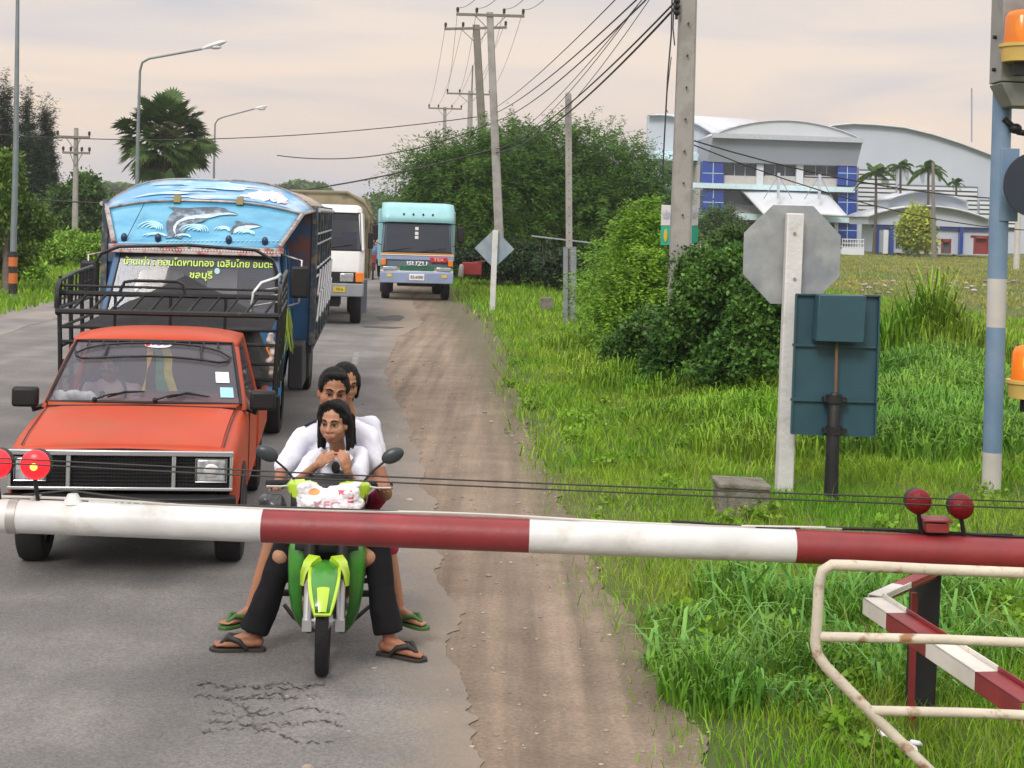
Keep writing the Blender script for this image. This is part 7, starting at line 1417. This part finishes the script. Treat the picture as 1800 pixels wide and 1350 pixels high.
# big warehouse
YW = YB_+28; b0 = P(1620, 440, YW); b0.z = 0; org = b0; WH = thing('warehouse', 'huge pale warehouse with a long shallow arched roof and louvred wall', 'building', b0)
top = [(1440, 230), (1465, 222), (1500, 219), (1540, 221), (1590, 226), (1640, 238), (1690, 254), (1745, 275), (1800, 300), (1900, 350)]
m = MB(org); m.prism([P(x, y, YW) for x, y in top]+[P(1900, 450, YW), P(1440, 440, YW)], (0, 1, 0)); m.build('wall', m_fwall, WH)
m = MB(org); m.loft([[P(x, y-2, YW-.8), P(x, y-2, YW-.8)+Vector((22, 55, -.4))] for x, y in top], closed=False); rf = m.build('roof', m_roofm, WH, smooth=60, solid=.2)
for i, (x0, x1, y0, y1) in enumerate(((1504, 1574, 298, 376), (1578, 1718, 326, 404), (1722, 1790, 352, 404))):
    m = MB(org); rect(m, x0, x1, y0, y1, YW-.3, .25); lv = m.build('louvre_panel', M('louvre_dark', (.10, .12, .16), .7), WH); m = MB(org)
    n_ = int((y1-y0)/7.8)
    for j in range(n_): rect(m, x0, x1, y0+3+j*7.8, y0+8+j*7.8, YW-.6, .3)
    m.build('louvre_slat', m_fw, lv)
m = MB(org); m.tube([P(1708, 250, YW+20), P(1708, 155, YW+20)], .12, 6); m.build('mast', m_fg, WH)
# guardhouse
YG = 160.; b0 = P(1640, 446, YG); b0.z = 0; org = b0; GH = thing('guardhouse', 'low guardhouse with two arched grey roofs and blue trim before the warehouse', 'building', b0)
m = MB(org); rect(m, 1545, 1738, 392, 446, YG, 8); m.build('wall', m_fwall, GH)
def archroof(x0, x1, ye, yp, Y, d, yb):
    pts = []
    for i in range(13): t_ = i/12; pts.append((x0+(x1-x0)*t_, ye+(ye and 0)-(ye-yp)*math.sin(math.pi*t_)**.8+ .03*(x1-x0)*t_))
    m = MB(org); m.prism([P(x, y, Y) for x, y in pts]+[P(x1, yb+.03*(x1-x0), Y), P(x0, yb, Y)], (0, d, 0)); m.build('roof_gable', m_fwall, GH)
    m = MB(org); m.loft([[P(x, y-1.2, Y-1.0), P(x, y-1.2, Y-1.0)+Vector((0, d+2, 0))] for x, y in pts], closed=False); m.build('roof', m_roofm, GH, smooth=50, solid=.15)
archroof(1526, 1742, 382, 360, YG-.6, 9, 394); archroof(1563, 1702, 352, 336, YG+3, 7, 380)
m = MB(org); rect(m, 1533, 1742, 393, 403, YG-.35, .3); m.build('trim_band', m_fb, GH)
for x in (1542, 1568, 1594, 1690): m = MB(org); rect(m, x-3, x+3, 400, 446, YG-.6, .6); m.build('post', m_fb, GH)
m = MB(org); rect(m, 1553, 1561, 404, 446, YG-1, .5); m.build('porch_column', m_fw, GH)
m = MB(org); rect(m, 1575, 1588, 415, 436, YG-.1, .2); m.build('window', m_fd, GH)
m_kr = M('kiosk_red', (.25, .02, .02), .6)
for i, (x0, x1, y0, y1) in enumerate(((1655, 1672, 420, 446), (1712, 1738, 414, 447))):
    c = P((x0+x1)/2, y1, YG-5); c.z = 0; k_ = thing('phone_kiosk', ['narrow grey kiosk with red top by the guardhouse wall', 'wider red kiosk near the banded signal post'][i], 'kiosk', c, group='kiosks by the guardhouse'); m = MB(c); rect(m, x0, x1, y0, y0+5, YG-5, 1.2); 
    for x in (x0+1, x1-1): rect(m, x-1, x+1, y0, y1, YG-5, .2); rect(m, x-1, x+1, y0, y1, YG-4, .2)
    m.build('frame', m_kr, k_); m = MB(c); rect(m, x0+3, x1-3, y0+5, y1, YG-4.4, .4); m.build('panel', M('kiosk_panel', (.1, .09, .1), .6) if i == 0 else m_kr, k_)
# site fence and gate
c = P(1502, 446, 150); c.z = 0; FG = thing('factory_gate', 'white barred sliding gate at the factory entrance', 'gate', c); m = MB(c)
for x in np.linspace(1481, 1518, 9): rect(m, x-.5, x+.5, 420, 436, 150, .1)
for y in (420, 427, 434): rect(m, 1480, 1519, y, y+1.5, 149.95, .12)
rect(m, 1480, 1519, 436, 448, 149.9, .2); m.build('gate_frame', m_fw, FG)
c = P(1400, 440, 140); c.z = 0; m = MB(c); rect(m, 1225, 1480, 428, 429.5, 140, .1); rect(m, 1225, 1480, 434, 442, 140, .12)
for x in range(1228, 1480, 8): rect(m, x, x+1, 426, 442, 139.95, .08)
o = m.build('site_fence', m_fwall); o.location = c; tag(o, 'low pale fence in front of the office building', 'fence')
c = P(1642, 446, 140); c.z = 0; m = MB(c); m.tube([c, P(1640, 285, 140)], [.22, .14], 8); o = m.build('wooden_pole', m_poled); o.location = c; tag(o, 'slim brown pole standing in front of the guardhouse', 'pole')
c = P(1787, 452, 110); c.z = 0; m = MB(c); m.tube([c, P(1790, 375, 110)], .22, 8); o = m.build('pale_pole', m_pw); o.location = c; tag(o, 'pale pole stump in the field right of the signal post', 'pole')
# shack under the trees, barrier stall, little house
c = P(1000, 480, 52); c.z = 0; SH = thing('market_shack', 'open shack with a thin pale roof under the feathery trees', 'shack', c); org = c; m = MB(org)
m.prism([P(935, 414, 50), P(1045, 427, 50), P(1047, 429, 50), P(935, 416, 50)], (0, 1.2, .0)); m.build('roof', M('tin_roof', (.26, .29, .32), .5), SH)
for x in (956, 975, 1008): m = MB(org); m.tube([P(x, 420, 51), P(x, 462, 51)], .04, 6); m.build('post', m_bark, SH)
c = P(835, 484, 55); c.z = 0; ST = thing('roadside_stall', 'red roadside stall with white sack beside the turquoise truck', 'stall', c); org = c
m = MB(org); m.box(P(830, 472, 55), (.7, .6, .45)); m.build('counter', m_kr, ST, bevel=.03); m = MB(org); m.box(P(842, 460, 55), (.9, .5, .04), ry=-.15); m.build('awning', M('stall_red', (.24, .05, .045), .6), ST); m = MB(org); m.cap(P(810, 484, 54.5), .10, P(811, 468, 54.5), .08); m.build('sack', M('sack_grey', (.35, .34, .32), .9), ST, smooth=180)
c = P(128, 408, 105); c.z = 0; HS = thing('small_house', 'small house with a rusty red roof behind the left meadow', 'house', c); org = c
m = MB(org); m.b2(c.x-1.8, c.x+1.6, 105, 108, 0, 2.2); m.build('wall', m_poled, HS); m = MB(org); m.prism([Vector((c.x-2.2, 104.6, 2.0)), Vector((c.x+1.9, 104.6, 2.0)), Vector((c.x-.1, 104.6, 3.1))], (0, 4, 0)); m.build('roof', M('roof_red', (.28, .09, .06), .8), HS)
# motorcyclist waiting between the far trucks
c = G(655, 492); 
MC = thing('far_motorcycle', 'small dark motorcycle waiting between the white and turquoise trucks', 'motorcycle', c, RANG)
for y, nm in ((0, 'front_wheel'), (1.2, 'rear_wheel')): m = MB(); m.tube([(0, y+.26*math.cos(a), .28+.26*math.sin(a)) for a in np.linspace(0, 6.283, 20, endpoint=False)], .04, 6, closed=True); m.build(nm, m_tyre, MC)
m = MB(); m.box((0, .6, .5), (.2, .8, .3)); m.box((0, .2, .8), (.25, .12, .35)); m.tube([(-.3, .3, .95), (.3, .3, .95)], .02, 6); m.build('motorcycle_body', M('mc_red', (.2, .03, .04), .4), MC, bevel=.03)
org = c+Vector((-.06, .75, .76)); D2 = thing('person', 'small rider in blue shirt and dark trousers between the far trucks', 'person', org); w = lambda x, y, z: c+Vector((x-.087*y, y, z))
hd = Head(w(0, .65, 1.48), (0, -1, 0)); m = MB(org); hd.body(m); m.cap(hd.p(0, -.02, -.06), .05, w(0, .7, 1.3), .06); m.ell(w(0, .72, 1.1), (.15, .1, .22)); m.ell(w(0, .75, .82), (.16, .14, .12))
for q in (-1, 1): limb(m, [w(q*.18, .7, 1.26), w(q*.26, .6, 1.05), w(q*.28, .34, .98)], [.05, .04, .03]); limb(m, [w(q*.08, .75, .82), w(q*.2, .35, .62), w(q*.24, .45, .1)], [.085, .06, .04]); hand(m, w(q*.28, .34, .98), (0, -1, 0), (0, 0, 1), 1, 1, side=-q); foot(m, w(q*.24, .45, .1), w(q*.26, .3, .02))
organic('body', m, sk1, D2, .012, 2); m = MB(org); hd.hair_cap(m); organic('hair', m, m_hair, D2, .012, 2)
shirt(D2, org, [(w(0, .72, 1.1), (.17, .12, .24)), (w(0, .71, 1.24), (.17, .09, .08))], [([w(0, .7, 1.25), w(q*.18, .7, 1.24), w(q*.23, .63, 1.12)], [.07, .065, .06]) for q in (-1, 1)], M('blue_shirt', (.12, .22, .42), .9), .014)
m = MB(org); m.ell(w(0, .75, .82), (.17, .15, .12)); [limb(m, [w(q*.08, .75, .82), w(q*.2, .35, .62), w(q*.24, .45, .16)], [.095, .075, .065]) for q in (-1, 1)]; organic('trousers', m, m_trou, D2, .014, 2)

# ============================================================ evening haze
hz = bpy.data.materials.new('haze'); hz.use_nodes = True; t = hz.node_tree; t.nodes.clear(); o_ = N(t, 'ShaderNodeOutputMaterial'); v_ = N(t, 'ShaderNodeVolumePrincipled'); v_.inputs['Color'].default_value = (.86, .88, .95, 1); v_.inputs['Density'].default_value = .0004; v_.inputs['Anisotropy'].default_value = .3; t.links.new(v_.outputs[0], o_.inputs['Volume'])
m = MB(); m.b2(-1600, 1600, -60, 3600, -1.2, 24.); tag(m.build('haze', hz), 'thin evening haze over the whole place', 'haze', kind='stuff')
SC.cycles.volume_bounces = 1
